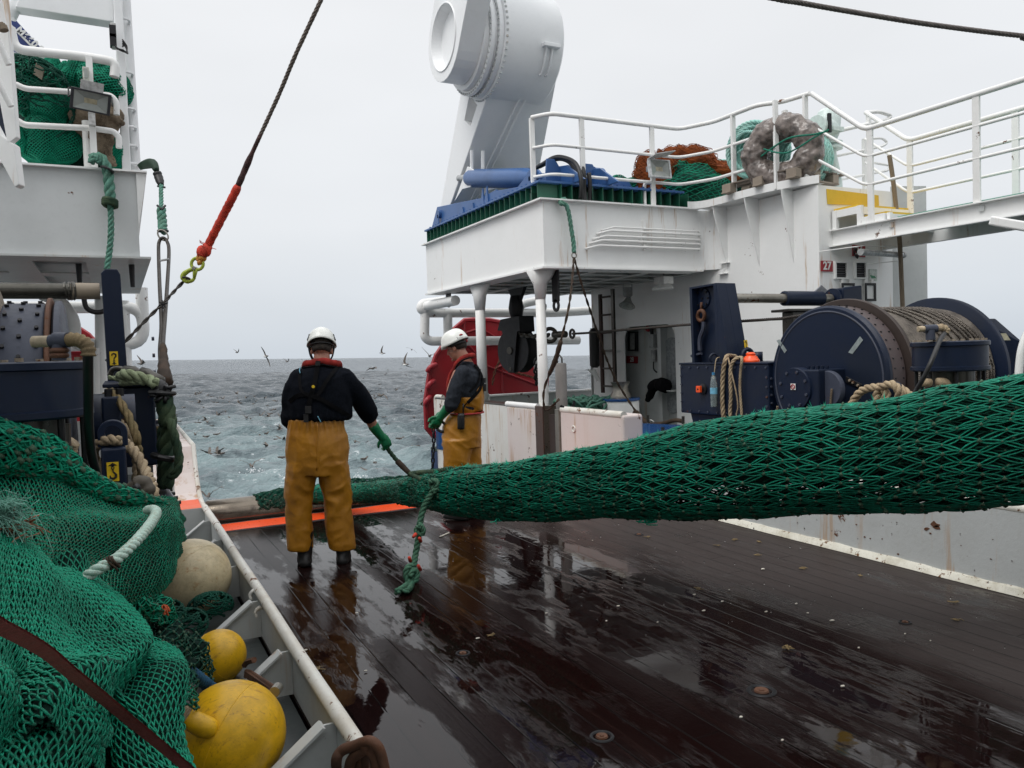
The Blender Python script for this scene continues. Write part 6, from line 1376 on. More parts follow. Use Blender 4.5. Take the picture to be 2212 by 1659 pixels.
bolts_on(wpst, [p+V(0, math.cos(a)*.095, math.sin(a)*.095) for a in np.linspace(0, 6.28, 9)[:-1]]+[p], .011, .014, (-1,0,0), M['black'])
p = gx(*z4(303, 315), Xp+.05); b = MB(); b.torus(p, .05, .022, (1,0,.2), 16, 8, 1.3); b.tube([p+V(0,0,.06), p+V(0,-.01,.15)], .014, 6); b.build('shackle', M['rusty'], wpst, smooth='all')
hp_ = [gx(*z4(*q), Xp+.04) for q in ((318,350),(318,392),(292,455),(296,520),(305,538),(245,553))]; b = MB(); b.pipe(hp_[:4], .026, 6); b.tube(hp_[3:], .016, 6); b.build('crank_handle', M['navy_grey'], wpst)
ps = [gx(*z4(*q), Xp-.002) for q in ((430,475),(454,475),(456,527),(432,527))]
cst = sum(ps, V(0,0,0))/4
fy = lambda px, py: gx(px, py, Xp)
def hook_sticker(par, c, xd, zd, nrm, wd, hg, arrow_up=False):
 c = Vector(c); f = lambda x, z, o=.0: c+xd*x*wd+zd*z*hg+nrm*o
 MB().prism([f(-.5,-.5), f(.5,-.5), f(.5,.5), f(-.5,.5)], nrm*.003).build('sticker_back', M['signblack'], par)
 MB().prism([f(-.44,-.47,.0035), f(.44,-.47,.0035), f(.44,.47,.0035), f(-.44,.47,.0035)], nrm*.001).build('sticker', M['signyellow'], par)
 s = -1 if arrow_up else 1; b = MB(); k = wd
 b.tube([f(0,-.12*s,.005), f(0,-.02*s,.005), f(.10,.06*s,.005), f(.22,.14*s,.005), f(.20,.27*s,.005), f(.0,.34*s,.005), f(-.20,.28*s,.005), f(-.22,.16*s,.005)], [k*.06,k*.06,k*.07,k*.09,k*.10,k*.10,k*.08,k*.03], 6)
 b.torus(f(0,-.19*s,.005), k*.10, k*.04, nrm, 10, 5)
 b.prism([f(-.28,-.33*s,.005), f(.28,-.33*s,.005), f(0,-.44*s,.005)] if s > 0 else [f(-.34,.30,.005), f(.34,.30,.005), f(0,.44,.005)], nrm*.002)
 b.prism([f(-.1,-.26*s,.005), f(.1,-.26*s,.005), f(.1,-.34*s,.005), f(-.1,-.34*s,.005)], nrm*.002)
 b.build('hook_symbol', M['signblack'], par)
cs = gx(*z4(443, 501), Xp); d_ = (V(Xp+.13, q[2].y-.13, zlow+.2)-V(Xp+.13, f0-.03, q[1].z)).normalized()
hook_sticker(wpst, V(Xp+.20, cs.y-.10, cs.z+.02), V(1,0,0), V(0,.15,.98).normalized(), V(0,-.98,.15).normalized(), .052, .10)
cb_ = thing('winch_guide_shaft', 'worn steel cross shaft with a navy sleeve bridging above the winch drum', 'shaft', (6.9, 6.6, 2.1))
zs = gy(1560, 644, 6.6).z; ys = 6.62
MB().cyl((Xp+.27, ys, zs), (7.95, ys, zs), .053, n=20).build('shaft', M['steel'], cb_, smooth=True)
xa, xb = gy(*z4(790,210), ys).x, gy(*z4(1015,210), ys).x
MB().lathe([(.06,0),(.085,.01),(.085,xb-xa-.01),(.06,xb-xa)], (xa, ys, zs), (1,0,0), 22).build('sleeve', M['navy'], cb_, smooth=True)
b = MB(); b.box((xa-.15, ys-.22, zs-.16), (xb+.05, ys+.05, zs-.13)); b.box((xa-.03, ys-.16, zs-.5), (xa+.17, ys+.0, zs-.16)); b.box((xa+.25, ys-.16, zs-.5), (xa+.5, ys+.0, zs-.16)); b.build('wire_guide', M['grimy'], cb_, bevel=.008)
bx0 = gy(*z4(1085,200), ys-.1).x
MB().prism([(bx0+.14, ys-.12, zs+.11), (bx0+.46, ys-.12, zs+.15), (bx0+.50, ys-.12, zs-.75), (bx0+.12, ys-.12, zs-.6)], (0,.24,0)).build('outer_bracket', M['navy'], cb_, bevel=.015)
MB().lathe([(.0,0),(.12,0),(.12,.03),(.06,.035),(.06,.06)], (bx0+.12, ys, zs), (-1,0,0), 24).build('bearing_cap', M['navy'], cb_, smooth=True)
b = MB(); b.box((6.15, 5.75, zs-.58), (6.45, 5.95, zs-.42)); b.box((6.0, 5.85, zs-.95), (6.3, 5.95, zs-.7)); b.cyl((6.0, 5.8, zs-.5), (6.3, 5.8, zs-.5), .05); b.cyl((5.98, 5.9, zs-.75), (6.3, 5.9, zs-.75), .055); b.build('brake_linkage', M['rusty'], cb_, bevel=.005)
MB().prism([gy(*q, 6.9) for q in ((1756,634),(1775,616),(1795,634),(1790,660),(1756,660))], (0,.02,0)).build('grey_plate', M['navy_grey'] if 0 else simple('plate_grey', (.22,.23,.25), .5), cb_)
al = thing('beacon_lamp', 'orange beacon lamp sitting on the navy control box', 'lamp', gx(1622, 778, 5.9))
p = gx(1622, 780, 5.85); b = MB(); b.lathe([(.09,0),(.09,.015),(.085,.02),(.06,.06),(.045,.065),(.05,.085),(.03,.10),(0,.10)], V(p.x, p.y, zt_b+.022), n=20); b.build('beacon', M['alarm'], al, smooth=True)
al2 = thing('marker_float', 'thin orange and white marker tucked beside the navy post', 'marker', gx(1578, 745, 6.1))
b = MB(); p0 = gx(1568, 725, 6.25); p1 = gx(1584, 756, 6.15); b.tube([p0, p1], [.015,.03], 8); b.build('orange_strip', M['alarm'], al2, smooth='all'); b = MB(); b.cyl(gx(1580,750,6.1), gx(1598,742,6.1), .022, n=10); b.build('white_cap', M['signwhite'], al2)
bt = thing('water_bottle', 'half full clear plastic water bottle with blue label hanging on the navy box', 'bottle', gx(1552, 880, XBx-.06))
p = gx(*z4(380, 856), XBx-.07); hB = gx(*z4(380, 650), XBx-.07).z-p.z
mg, t, bsdf, tc_ = newmat('clear_plastic'); bsdf.inputs['Transmission Weight'].default_value = .85; bsdf.inputs['Roughness'].default_value = .12; bsdf.inputs['Base Color'].default_value = (.75,.86,.88,1); bsdf.inputs['IOR'].default_value = 1.3
MB().lathe([(0,0),(.03,0),(.037,.01),(.035,.03),(.038,.05),(.035,.07),(.038,.1),(.038,hB*.60),(.036,hB*.68),(.022,hB*.88),(.014,hB*.90),(.014,hB*.94)], p, n=20).build('bottle_body', mg, bt, smooth=True)
MB().lathe([(0,.005),(.032,.008),(.034,.03),(.035,.07),(.034,hB*.45),(0,hB*.45)], p, n=16).build('water', simple('water_tint', (.10,.12,.12), .1), bt, smooth=True)
MB().lathe([(.0385,hB*.38),(.0385,hB*.56)], p, n=20).build('label', simple('bottle_label', (.16,.42,.58), .4), bt, smooth=True)
MB().lathe([(.016,hB*.93),(.016,hB*1.0),(0,hB*1.0)], p, n=14).build('bottle_cap', simple('cap_blue', (.05,.25,.5), .4), bt, smooth=True)
q_ = gx(*z4(390, 578), XBx-.02); MB().tube(spline([p+V(0,0,hB*.97), p.lerp(q_, .6)+V(-.02,0,0), q_, q_+V(.05,0,.03)], 4), .005, 5).build('string', M['tanrope'], bt)
def rope_thing(name, label, pts, r, m, pitch=None, strands=3, dens=6, n=6, cat='rope', jit=0, extra=None, group=None):
 b = MB(); b.rope(spline(pts, dens), r, pitch, strands, n, jit=jit)
 for e in (extra or []): b.rope(spline(e[0], dens), e[1], pitch, strands, n, jit=jit)
 return tag(b.build(name, m, smooth='all'), label, cat, group)
Xr = XBx-.035; g4 = lambda a, c, x=Xr: gx(*z4(a, c), x)
rope_thing('hanging_rope', 'tan rope with dark whipping hung in two falls over the edge of the navy box', [g4(438,960), g4(432,880), g4(428,800), g4(430,700), g4(436,620), g4(448,572,5.68), g4(460,553,5.75), g4(500,556,5.9), g4(520,560,6.0)], .024, M['tanrope'],
  extra=[([g4(480,955), g4(474,880), g4(478,800), g4(476,700), g4(478,620), g4(500,575,5.68), g4(530,562,5.72), g4(550,568,5.75)], .020)])
rope_thing('hanging_rope', 'thin tan rope loop hanging beside the thicker falls on the navy box', [g4(545,935), g4(540,860), g4(532,740), g4(536,640), g4(544,575), g4(538,560,5.75)], .014, M['tanrope'], extra=[([g4(462,560,5.72), g4(480,640), g4(508,760), g4(520,850), g4(512,905), g4(540,925)], .008)])
b = MB(); b.torus(gx(*z4(378,566), 5.74), .045, .014, (.3,1,0), 16, 8); tag(b.build('lifting_eye', M['navy'], smooth='all'), 'navy lifting eye on the near left corner of the control box lid', 'lifting eye')
b = MB(); p = V(6.02, y0+.62, zt_b+.022); b.torus(p+V(0,0,.06), .07, .024, (0,1,0), 20, 8); b.cyl(p+V(.1,-.05,0), p+V(.1,-.05,.10), .05, n=14); tag(b.build('lifting_eye', M['navy'], smooth='all'), 'navy ring and stub behind the tan rope falls on the control box lid', 'lifting eye')
def eye_block(par, c, wx, wy, ztop, zbot, er, m):
 MB().box((c.x-wx/2, c.y-wy/2, zbot), (c.x+wx/2, c.y+wy/2, ztop)).build('block_body', m, par, bevel=.012)
 k = 18; o_ = [V(c.x+er*math.cos(R(t)), c.y-.03, ztop+er*.95+er*math.sin(R(t))) for t in np.linspace(-10, 190, k)]+[V(c.x-er, c.y-.03, ztop), V(c.x+er, c.y-.03, ztop)]
 i_ = [V(c.x+er*.5*math.cos(R(t)), c.y-.03, ztop+er*.95+er*.5*math.sin(R(t))) for t in np.linspace(-60, 240, k+2)]
 MB().ring(o_, i_, (0,.06,0)).build('eye_plate', m, par, bevel=.006)
eb = thing('eye_block', 'navy eye plate poking above the net beside the starboard winch', 'eye plate', gx(1928, 850, 5.55))
c = gx(1930, 872, 5.55);
p = c; k = 14; MB().prism([V(p.x, p.y+.055*math.cos(R(t)), p.z+.12+.055*math.sin(R(t))) for t in np.linspace(0,180,k)]+[V(p.x, p.y-.055, p.z-.3), V(p.x, p.y+.055, p.z-.3)], (.05,0,0)).build('eye_plate', M['navy'], eb, bevel=.008)
Xr2 = 5.48; h4 = lambda a, c, x=Xr2: gx(*z4(a, c), x)
rope_thing('mooring_rope', 'thick tan rope looped twice round the navy eye plate above the net', [h4(1190,850), h4(1215,800), h4(1260,755), h4(1330,738), h4(1380,745), h4(1400,790), h4(1370,830)], .034, M['tanrope'], pitch=.17,
  extra=[([h4(1345,830), h4(1348,760), h4(1390,727,5.46), h4(1440,722,5.46), h4(1470,760,5.46), h4(1475,810)], .034), ([h4(1450,728,5.6), h4(1490,745,5.6), h4(1530,775,5.6), h4(1560,800,5.6)], .030)])
b = MB(); b.rope([h4(1075,748), h4(1070,800), h4(1066,850)], .010); b.rope([h4(755,850), h4(752,880), h4(748,910)], .012); tag(b.build('small_line', M['tancloth'], smooth='all'), 'short thin lines knotted to the front edge of the winch bed', 'line')
def pot(name, label, c, rad, z0, z1, elbow_dir, legs=True, drain=False):
 o = thing(name, label, 'hydraulic motor', (c.x, c.y, z0), 'hydraulic motors of the two winches'); H = z1-z0
 MB().lathe([(0,z0),(rad-.01,z0),(rad,z0+.008),(rad,z0+.03),(rad-.012,z0+.034),(rad-.012,z1-.035),(rad,z1-.03),(rad,z1-.006),(rad-.008,z1),(0,z1)], (c.x, c.y, 0), n=48).build('housing', M['navy'], o, smooth=True)
 bolts_on(o, [(c.x+math.cos(a)*(rad-.03), c.y+math.sin(a)*(rad-.03), z1) for a in np.linspace(.2, 6.48, 13)[:-1]], .014, .014, (0,0,1), M['oldflange'])
 MB().lathe([(0,z0-.45),(rad*.62,z0-.45),(rad*.62,z0),(0,z0)], (c.x, c.y, 0), n=32).build('lower_housing', M['grimy'], o, smooth=True)
 if legs:
  b = MB()
  for a in np.linspace(0, 6.28, 9)[:-1]: b.cyl((c.x+math.cos(a)*rad*.85, c.y+math.sin(a)*rad*.85, z0-.5), (c.x+math.cos(a)*rad*.85, c.y+math.sin(a)*rad*.85, z0), .012, n=6)
  tag(b.build('tie_rods', M['black'], o), 'ring of thin tie rods below the housing', kind='stuff')
 return o
c = D(2051, 760, 5.44); pr_ = .245
po1 = pot('hydraulic_motor', 'navy drum shaped hydraulic motor in front of the wire wound starboard drum', V(c.x, c.y, 0), pr_, D(2051,803,5.25).z, D(2051,737,5.25).z, 1)
d_e = 5.3; E4 = lambda a, c, d=d_e: D(*z4(a, c), d)
b = MB(); b.cyl(E4(1586,394), E4(1625,393), .020, n=12); b.build('threaded_stub', simple('thread_cream', (.45,.36,.24), .5), po1, smooth=True)
b = MB(); b.cyl(E4(1622,393), E4(1695,390), .027, n=14); b.cyl(E4(1658,400), E4(1660,458), .030, n=12); b.build('tee_fitting', M['navy_grey'], po1, smooth=True)
b = MB(); b.tube(spline([E4(1690,390), E4(1725,385), E4(1750,398), E4(1745,418)], 5), [.022+.003*(k % 3) for k in range(16)], 10); b.build('wrapped_elbow', M['tanrope'], po1, smooth='all')
b = MB(); b.tube(spline([E4(1746,412), E4(1720,450,5.2), E4(1675,560,5.05), E4(1625,670,5.05), E4(1570,765,5.1), E4(1540,820,5.1)], 6), .015, 10); b.build('hose', M['rubber'], po1, smooth='all')
b = MB(); b.cyl(E4(1608,708), E4(1660,712), .028, n=10); b.tube(spline([E4(1700,712), E4(1740,712), E4(1758,735)], 4), .034, 10); b.build('drain_elbow', M['tanrope'], po1, smooth='all')
wg = thing('drum_gear_guard', 'navy sloping gear guard with a pale label beyond the drum at the right edge', 'machine guard', D(2180, 760, 8.3))
q = [D(2114,689,8.6), D(2150,688,8.6), D(2212,742,8.3), D(2260,800,8.2), D(2260,1000,8.2), D(2114,1000,8.6)]
MB().prism(q, V(.35,.30,0)).build('guard_body', M['navy'], wg, bevel=.01); MB().prism([D(*p, 8.28) for p in ((2159,720),(2172,720),(2182,735),(2168,735))], CF*-.01).build('label_plate', simple('pale_label', (.45,.42,.30), .5), wg); MB().cyl(D(2116,688,8.6), D(2116,679,8.6), .03, n=10).build('breather', M['grimy'], wg)
wp2 = thing('white_stanchion', 'bent white pipe stanchion cut off by the right edge above the net', 'stanchion', D(2205, 760, 4.6))
MB().tube(spline([D(2199,845,4.5), D(2202,790,4.5), D(2208,750,4.5), D(2222,715,4.5), D(2245,690,4.5)], 5), .021, 12).build('pipe', M['white_pipe'], wp2, smooth='all')
pwn = thing('winch_drum', 'port winch drum with chipped brown flange and bolted grey blue brake drum', 'winch', (-.5, 5.1, 0))
z2 = lambda a, c: (a*.17906, 621+c*.17906)     # zoom at (0,1150): 3.0156 px per source px
Zp, Yp2 = 1.35, 5.1
def xat(px, y): return gy(px, 760, y).x
xD, xH0, xF = xat(152, Yp2), xat(112, Yp2-.1), -.50
xD = -.24
MB().lathe([(0,-.235),(.60,-.235),(.62,-.225),(.62,-.20),(.60,-.19),(.0,-.19)], (-.05,Yp2,Zp), (1,0,0), 72).build('end_disc', M['navy_grey'], pwn, smooth=True)
MB().lathe([(.62,-.262),(.635,-.256),(.635,-.24),(.62,-.236),(0,-.236)], (-.055,Yp2,Zp), (1,0,0), 72).build('rim_ring', M['rusty'], pwn, smooth=True)
MB().lathe([(.0,-.46),(.60,-.46),(.605,-.45),(.605,-.27),(.60,-.262),(0,-.262)], (-.058,Yp2,Zp), (1,0,0), 72).build('brake_drum', M['navy_grey'], pwn, smooth=True)
MB().lathe([(.0,-.60),(.70,-.60),(.712,-.59),(.712,-.565),(.70,-.555),(.0,-.555)], (.0,Yp2,Zp), (1,0,0), 80).build('flange', M['oldflange'], pwn, smooth=True)
MB().lathe([(.55,-.555),(.55,-.50)], (0,Yp2,Zp), (1,0,0), 40).build('neck', M['rusty'], pwn)
b = MB()
for x, off in ((-.495, 0), (-.425, .5), (-.350, 0)):
 for k in range(30):
  a = 2*math.pi*(k+off)/30; p = V(x, Yp2+math.cos(a)*.605, Zp+math.sin(a)*.605); n_ = V(0, math.cos(a), math.sin(a)); b.cyl(p-n_*.002, p+n_*.014, .011, n=6)
tag(b.build('bolt_heads', M['black'], pwn), 'rows of dark bolts round the brake drum', kind='stuff')
b = MB()
for k in range(16):
 x = -.64-k*.036
 for a0 in (0,): b.tube([(x+.012*math.sin(a), Yp2+math.cos(a)*.56, Zp+math.sin(a)*.56) for a in np.linspace(0, 2*math.pi, 65)[:-1]], .020, 6, closed=True)
b.build('wire_turns', mW, pwn, smooth='all')
MB().box((-1.6, Yp2-.25, -.01), (-.1, Yp2+.25, .75)).build('cradle', M['navy'], pwn, bevel=.01)
c = D(28, 845, 2.98)
po2 = pot('hydraulic_motor', 'big navy drum shaped hydraulic motor at the left edge above the green net', V(c.x, c.y, 0), .268, D(60,905,2.80).z-.01, D(60,781,2.72).z, 1)
d_e = 2.66; E2 = lambda a, c, d=d_e: D(*z2(a, c), d)
b = MB(); pa_, pb_ = E2(400,655), E2(610,650); ax = (pb_-pa_)
for k in range(16): b.cyl(pa_+ax*(k/16), pa_+ax*((k+.62)/16), .0195, n=12)
b.cyl(pa_, pb_, .016, n=12); b.build('threaded_stub', simple('thread_cream_b', (.50,.42,.30), .5), po2, smooth=True)
b = MB(); b.cyl(E2(605,648), E2(660,645), .022, n=12); b.cyl(E2(655,636), E2(820,632), .026, n=16); b.cyl(E2(712,690), E2(715,880), .022, n=12); b.build('tee_fitting', M['navy_grey'], po2, smooth=True)
b = MB(); b.torus(E2(716,760), .022, .009, (0,0,1)); b.torus(E2(718,820), .020, .010, (0,0,1)); b.build('nut', M['rusty'], po2)
b = MB(); b.tube(spline([E2(815,635), E2(880,625), E2(960,640), E2(1030,680), E2(1062,740), E2(1066,830)], 5), [.0225+.003*math.sin(i*1.9) for i in range(26)], 12); b.build('wrapped_elbow', fibre('sacking_wrap', ((.24,.18,.10), (.15,.11,.065), (.32,.26,.16)), 16), po2, smooth='all')
z3 = lambda a, c: (a*.29297, 594+c*.29297)
b = MB(); b.tube(spline([E2(1062,800), D(*z3(650,700),2.7), D(*z3(652,900),2.8), D(*z3(655,1100),2.9), D(*z3(670,1280),3.0), D(*z3(700,1420),3.1), D(*z3(750,1530),3.2), D(*z3(850,1600),3.4), D(*z3(960,1590),3.5), D(*z3(1020,1560),3.5)], 8), .0165, 12); b.build('hose', M['rubber'], po2, smooth='all')
b = MB(); b.tube(spline([D(*z3(470,1300),3.2), D(*z3(480,1250),3.2), D(*z3(500,1215),3.2)], 4), [.05,.052,.048,.05,.052,.05,.048,.05,.05], 10); b.build('lower_wrap', M['tanrope'], po2, smooth='all')
b = MB()
for a in (380, 430, 480): b.cyl(D(*z3(a,1095),3.1), D(*z3(a+5,1300),3.1), .02, n=8)
b.build('lower_pipes', M['grimy'], po2)
pps = thing('winch_post', 'tall navy post with a yellow hook sticker at the left beside the wire sling', 'post', gy(238, 830, 6.8))
a, c = gy(217.5, 582, 6.75), gy(259.5, 582, 6.75)
ztp = gy(238, 581, 6.75).z
MB().prism([(a.x, 6.75, ztp-.03), (a.x+.03, 6.75, ztp), (c.x-.02, 6.75, ztp), (c.x, 6.75, ztp-.04), (c.x+.02, 6.75, 1.2), (a.x+.01, 6.75, 1.2)], (0,.22,0)).build('post_body', M['navy'], pps, bevel=.008)
cs = gy(*z3(840, 615), 6.745); hook_sticker(pps, cs, V(1,0,0), V(0,0,1), V(0,-1,0), .064, .112)
gs2 = thing('winch_guide_shaft', 'thick greasy steel cross shaft over the port winch with wire lashed round it', 'shaft', (-2, 6.9, 2.2))
p0 = gy(216, 629, 6.86); MB().cyl((p0.x, 6.86, p0.z), (-4.2, 6.86, p0.z), .061, n=22).build('shaft', paint('greasy_shaft', (.10,.095,.08), .22, rust=.12, dirt=.7, metal=.6, scale=5, dirtcol=(.02,.018,.016)), gs2, smooth=True)
MB().cyl((p0.x-.001, 6.86, p0.z), (p0.x-.20, 6.86, p0.z), .063, n=22).build('clean_collar', paint('dirty_collar', (.33,.27,.20), .5, rust=.2, dirt=.5), gs2, smooth=True)
b = MB()
for k in range(5): b.torus((p0.x-.17-.012*k+rnd.uniform(-.01,.01), 6.86, p0.z), .065, .008, (1,rnd.uniform(-.3,.3),rnd.uniform(-.2,.2)), 16, 5)
b.build('wire_lashing', M['grimy'], gs2)
b = MB()
for px, lb in ((175, 'left'), (289, 'right')): p = gy(px, 662, 9.3); tag(MB().cyl(V(p.x, p.y, ZB-.03), V(p.x, p.y, ZB-.27), .03, .022, n=8).build('drain_stub', M['black']), 'short black drain stub under the port platform, '+lb+' of the tall navy post', 'pipe')
p = gy(210, 660, 9.2); b.tube(spline([p+V(-.12,0,.15), p+V(-.10,0,-.02), p+V(0,0,-.07), p+V(.10,0,-.02), p+V(.12,0,.15)], 5), .025, 8)
tag(b.build('hanger_hook', M['black'], smooth='all'), 'black curved hook hanging under the port platform beside the tall post', 'hook')
pbx = thing('winch_control_box', 'tall navy steel box between the tan ropes and the green rope bundle', 'machine box', gy(285, 940, 5.65))
a, c = gy(229, 838, 5.65), gy(333.5, 838, 5.65); zb_ = gy(300, 1008, 5.65).z
MB().box((a.x, 5.65, zb_), (c.x, 6.95, a.z)).build('box_body', M['navy'], pbx, bevel=.012); MB().box((a.x-.02, 5.63, a.z), (c.x+.01, 6.96, a.z+.025)).build('lid', M['navy'], pbx, bevel=.006)
bolts_on(pbx, [(c.x, 5.70+.0*i, zb_+.06+.11*i) for i in range(8)], .013, .016, (1,0,0), M['navy_grey'])
MB().box((c.x-.10, 5.7, 0), (c.x-.03, 6.6, zb_)).build('leg', M['grey_white'], pbx)
MB().box((a.x+.1, 5.9, 0), (c.x-.3, 6.6, zb_)).build('leg', M['navy'], pbx)
MB().cyl((c.x+.055, 6.0, .25), (c.x+.055, 6.0, a.z-.25), .055, n=12).build('white_pipe', M['white_pipe'], pbx, smooth=True)
eb2 = thing('eye_block', 'navy block with a big eye plate and yellow hook sticker above the green net', 'eye plate', gy(246, 1070, 4.5))
a, c = gy(217, 970, 4.5), gy(272, 970, 4.5); m_x = (a.x+c.x)/2
eye_block(eb2, V(m_x, 4.62, 0), c.x-a.x, .24, a.z, .35, .071, M['navy'])
cs = gy(*z3(833, 1450), 4.5); hook_sticker(eb2, V(cs.x, 4.497, cs.z), V(1,0,0), V(0,0,1), V(0,-1,0), .062, .105, True)
bk2 = thing('bearing_block', 'navy bolted bearing block half hidden by the ropes in front of the tall box', 'bearing', gy(240, 880, 5.2))
a, c = gy(218, 858, 5.2), gy(262, 905, 5.2); MB().box((a.x, 5.2, c.z-.25), (c.x, 5.5, a.z)).build('block_body', M['navy'], bk2, bevel=.012)
MB().lathe([(0,0),(.13,0),(.14,.02),(.14,.08),(0,.08)], V(c.x+.0, 5.38, c.z-.0), (1,0,0), 28).build('bearing_cap', M['navy_grey'], bk2, smooth=True)
MB().lathe([(0,0),(.16,0),(.17,.02),(.17,.10),(0,.10)], V(a.x-.08, 5.38, c.z-.02), (1,0,0), 28).build('bearing_cap', M['navy'], bk2, smooth=True)
bolts_on(bk2, [(a.x+.04, 5.25, a.z), (a.x+.10, 5.25, a.z), (c.x-.04, 5.30, a.z)], .022, .045, (0,0,1), M['black'])
b = MB(); b.lathe([(0,0),(.33,0),(.34,.02),(.34,.07),(0,.07)], V(-.32, 5.9, 1.0), (1,0,0), 40); tag(b.build('gear_disc', M['navy_grey'], smooth=True), 'grey navy gear disc standing behind the hanging hose', 'gear')
fbx = thing('deck_box', 'low navy steel box with bolts along its edge beside the orange painted wall foot', 'machine box', gy(345, 1070, 5.0))
q = [(290,1062),(353,1044),(383,1052),(383,1070),(300,1080)]
tp = [D(278,1056,4.9), D(350,1040,5.3), D(385,1062,4.9), D(372,1092,4.5), D(290,1096,4.4)]
zt2 = .78; tp = [gz(283,1040+28,zt2), gz(358,1043,zt2), gz(381,1078,zt2), gz(300,1100,zt2)]
MB().prism(tp, (0,0,-.35)).build('box_body', paint('worn_navy_top', (.035,.04,.06), .3, rust=.15, dirt=.6, scale=7), fbx, bevel=.008)
d_ = (tp[2]-tp[1]); nn = d_.cross(V(0,0,1)).normalized(); nn = nn if nn.x > 0 else -nn
bolts_on(fbx, [tp[1]+d_*t+V(0,0,-.04) for t in (.1,.35,.6,.85)], .012, .035, nn, M['black'])
z6 = lambda a, c: (216+a*.24419, 702+c*.24419)
G = lambda a, c, d: D(*z6(a, c), d)
rope_thing('hairy_rope', 'mossy brown hairy rope arching over the tan rope beside the tall navy box', [G(90,660,4.9), G(60,625,4.85), G(62,596,4.8), G(95,590,4.75), G(140,625,4.7), G(190,700,4.65), G(240,790,4.6), G(285,880,4.55), G(318,960,4.5), G(326,1060,4.5)], .026, M['hairyrope'], pitch=.3, jit=.3)
rope_thing('mooring_rope', 'pale tan rope falling inside the mossy rope before the tall navy box', [G(88,650,4.9), G(105,720,4.8), G(150,800,4.75), G(205,900,4.7), G(265,990,4.7), G(305,1070,4.7), G(322,1180,4.7), G(325,1300,4.7), G(312,1400,4.7)], .026, M['tanrope'], pitch=.15)
rope_thing('mooring_rope', 'thick tan rope running from behind the eye plate down to the green net', [G(205,1035,4.45), G(235,1055,4.35), G(290,1105,4.3), G(350,1190,4.25), G(400,1290,4.2), G(445,1390,4.1), G(475,1490,4.0), G(488,1590,4.0)], .030, M['tanrope'], pitch=.18)
b = [D(*z3(*q), 4.05+k*.02) for k, q in enumerate(((880,1225),(820,1215),(760,1225),(705,1260),(685,1310),(705,1370),(760,1430),(830,1500),(880,1570),(925,1660)))]
rope_thing('mooring_rope', 'tan rope looping left of the eye plate and down over the yellow sticker', b, .028, M['tanrope'], pitch=.17)
rope_thing('frayed_line', 'dark frayed line with green knots hanging between the tan ropes', [G(328,1060,4.5), G(352,1085,4.5), G(350,1150,4.5), G(358,1240,4.5), G(356,1330,4.5), G(362,1390,4.5)], .018, M['hairyrope'], jit=.5)
hz2 = MB(); hz2.tube(spline([G(240,1480,4.0), G(275,1450,3.95), G(330,1420,3.9), G(345,1430,3.9), G(350,1500,3.9)], 5), .032, 10); hz2.tube(spline([G(330,1410,3.9), G(370,1390,3.9), G(410,1430,3.9), G(425,1500,3.9), G(428,1580,3.9)], 5), [.034,.038,.04,.038,.036]*3+[.028]*6, 10)
tag(hz2.build('short_hose', paint('sacking_hose', (.09,.075,.055), .6, dirt=.6, scale=12), smooth='all'), 'short black hoses with brown sacking joints just above the net edge', 'hose')
hz3 = MB(); hz3.tube([G(215,405,5.2), G(300,408,5.2), G(345,430,5.2), G(410,445,5.2)], [.035,.035,.03,.028], 8); hz3.tube([G(360,410,5.1), G(420,430,5.1), G(500,490,5.05), G(570,485,5.05)], [.03,.035,.045,.02], 8)
hz3.tube(spline([G(90,450,5.2), G(110,400,5.2), G(160,385,5.2), G(210,400,5.2)], 4), .02, 6)
tag(hz3.build('turnbuckle', M['grimy'], smooth='all'), 'greasy turnbuckle and wire strop lying across the top of the tall navy box', 'turnbuckle')
b = MB(); b.rope(spline([G(80,465,5.1), G(130,472,5.1), G(185,490,5.1)], 4), .016)
b.rope(spline([G(185,470,5.05), G(195,445,5.05), G(240,440,5.0), G(320,455,5.0), G(400,478,5.0), G(460,500,5.0), G(500,525,4.95)], 5), .038, pitch=.2); b.rope(spline([G(190,505,5.05), G(250,500,5.02), G(330,495,5.0), G(400,500,5.0)], 5), .028, pitch=.16)
tag(b.build('pale_green_rope', fibre('pale_olive_rope', ((.28,.33,.20), (.17,.20,.11), (.36,.40,.27)), 10), smooth='all'), 'pale olive rope lying over the tall navy box up to the taped joint', 'rope')
gb_ = thing('green_rope_bundle', 'thick bundle of dark green plaited ropes hanging below the wire sling', 'rope', G(590, 900, 5.0))
b = MB(); b.tube(spline([G(490,520,5.0), G(520,545,5.0), G(545,585,5.0), G(552,640,5.0)], 5), [.036,.04,.044,.048,.05,.05,.052,.052,.05,.052,.05,.048,.05,.048,.046,.044], 10)
for k in range(8): p = G(500+rnd.uniform(-10,80), 540+rnd.uniform(-20,90), 4.95); b.tube([p, p+V(rnd.uniform(-.08,.08), 0, rnd.uniform(-.05,.05))], .012, 5)
b.build('taped_joint', M['rubber'], gb_, smooth='all')
b = MB()
pa_ = spline([G(560,640,5.0), G(580,720,5.0), G(595,820,5.0), G(605,900,5.0)], 6); b.rope(pa_, .056, pitch=.30, strands=4, n=8)
pb_ = spline([G(600,880,5.0), G(600,980,5.0), G(590,1090,5.0), G(590,1200,5.0), G(594,1310,5.0), G(590,1440,5.0)], 6); b.rope(pb_, .046, pitch=.26, strands=3, n=8)
pc_ = spline([G(570,900,5.06), G(560,1000,5.06), G(560,1150,5.06), G(565,1300,5.06), G(560,1430,5.06)], 6); b.rope(pc_, .040, pitch=.24, strands=3, n=8)
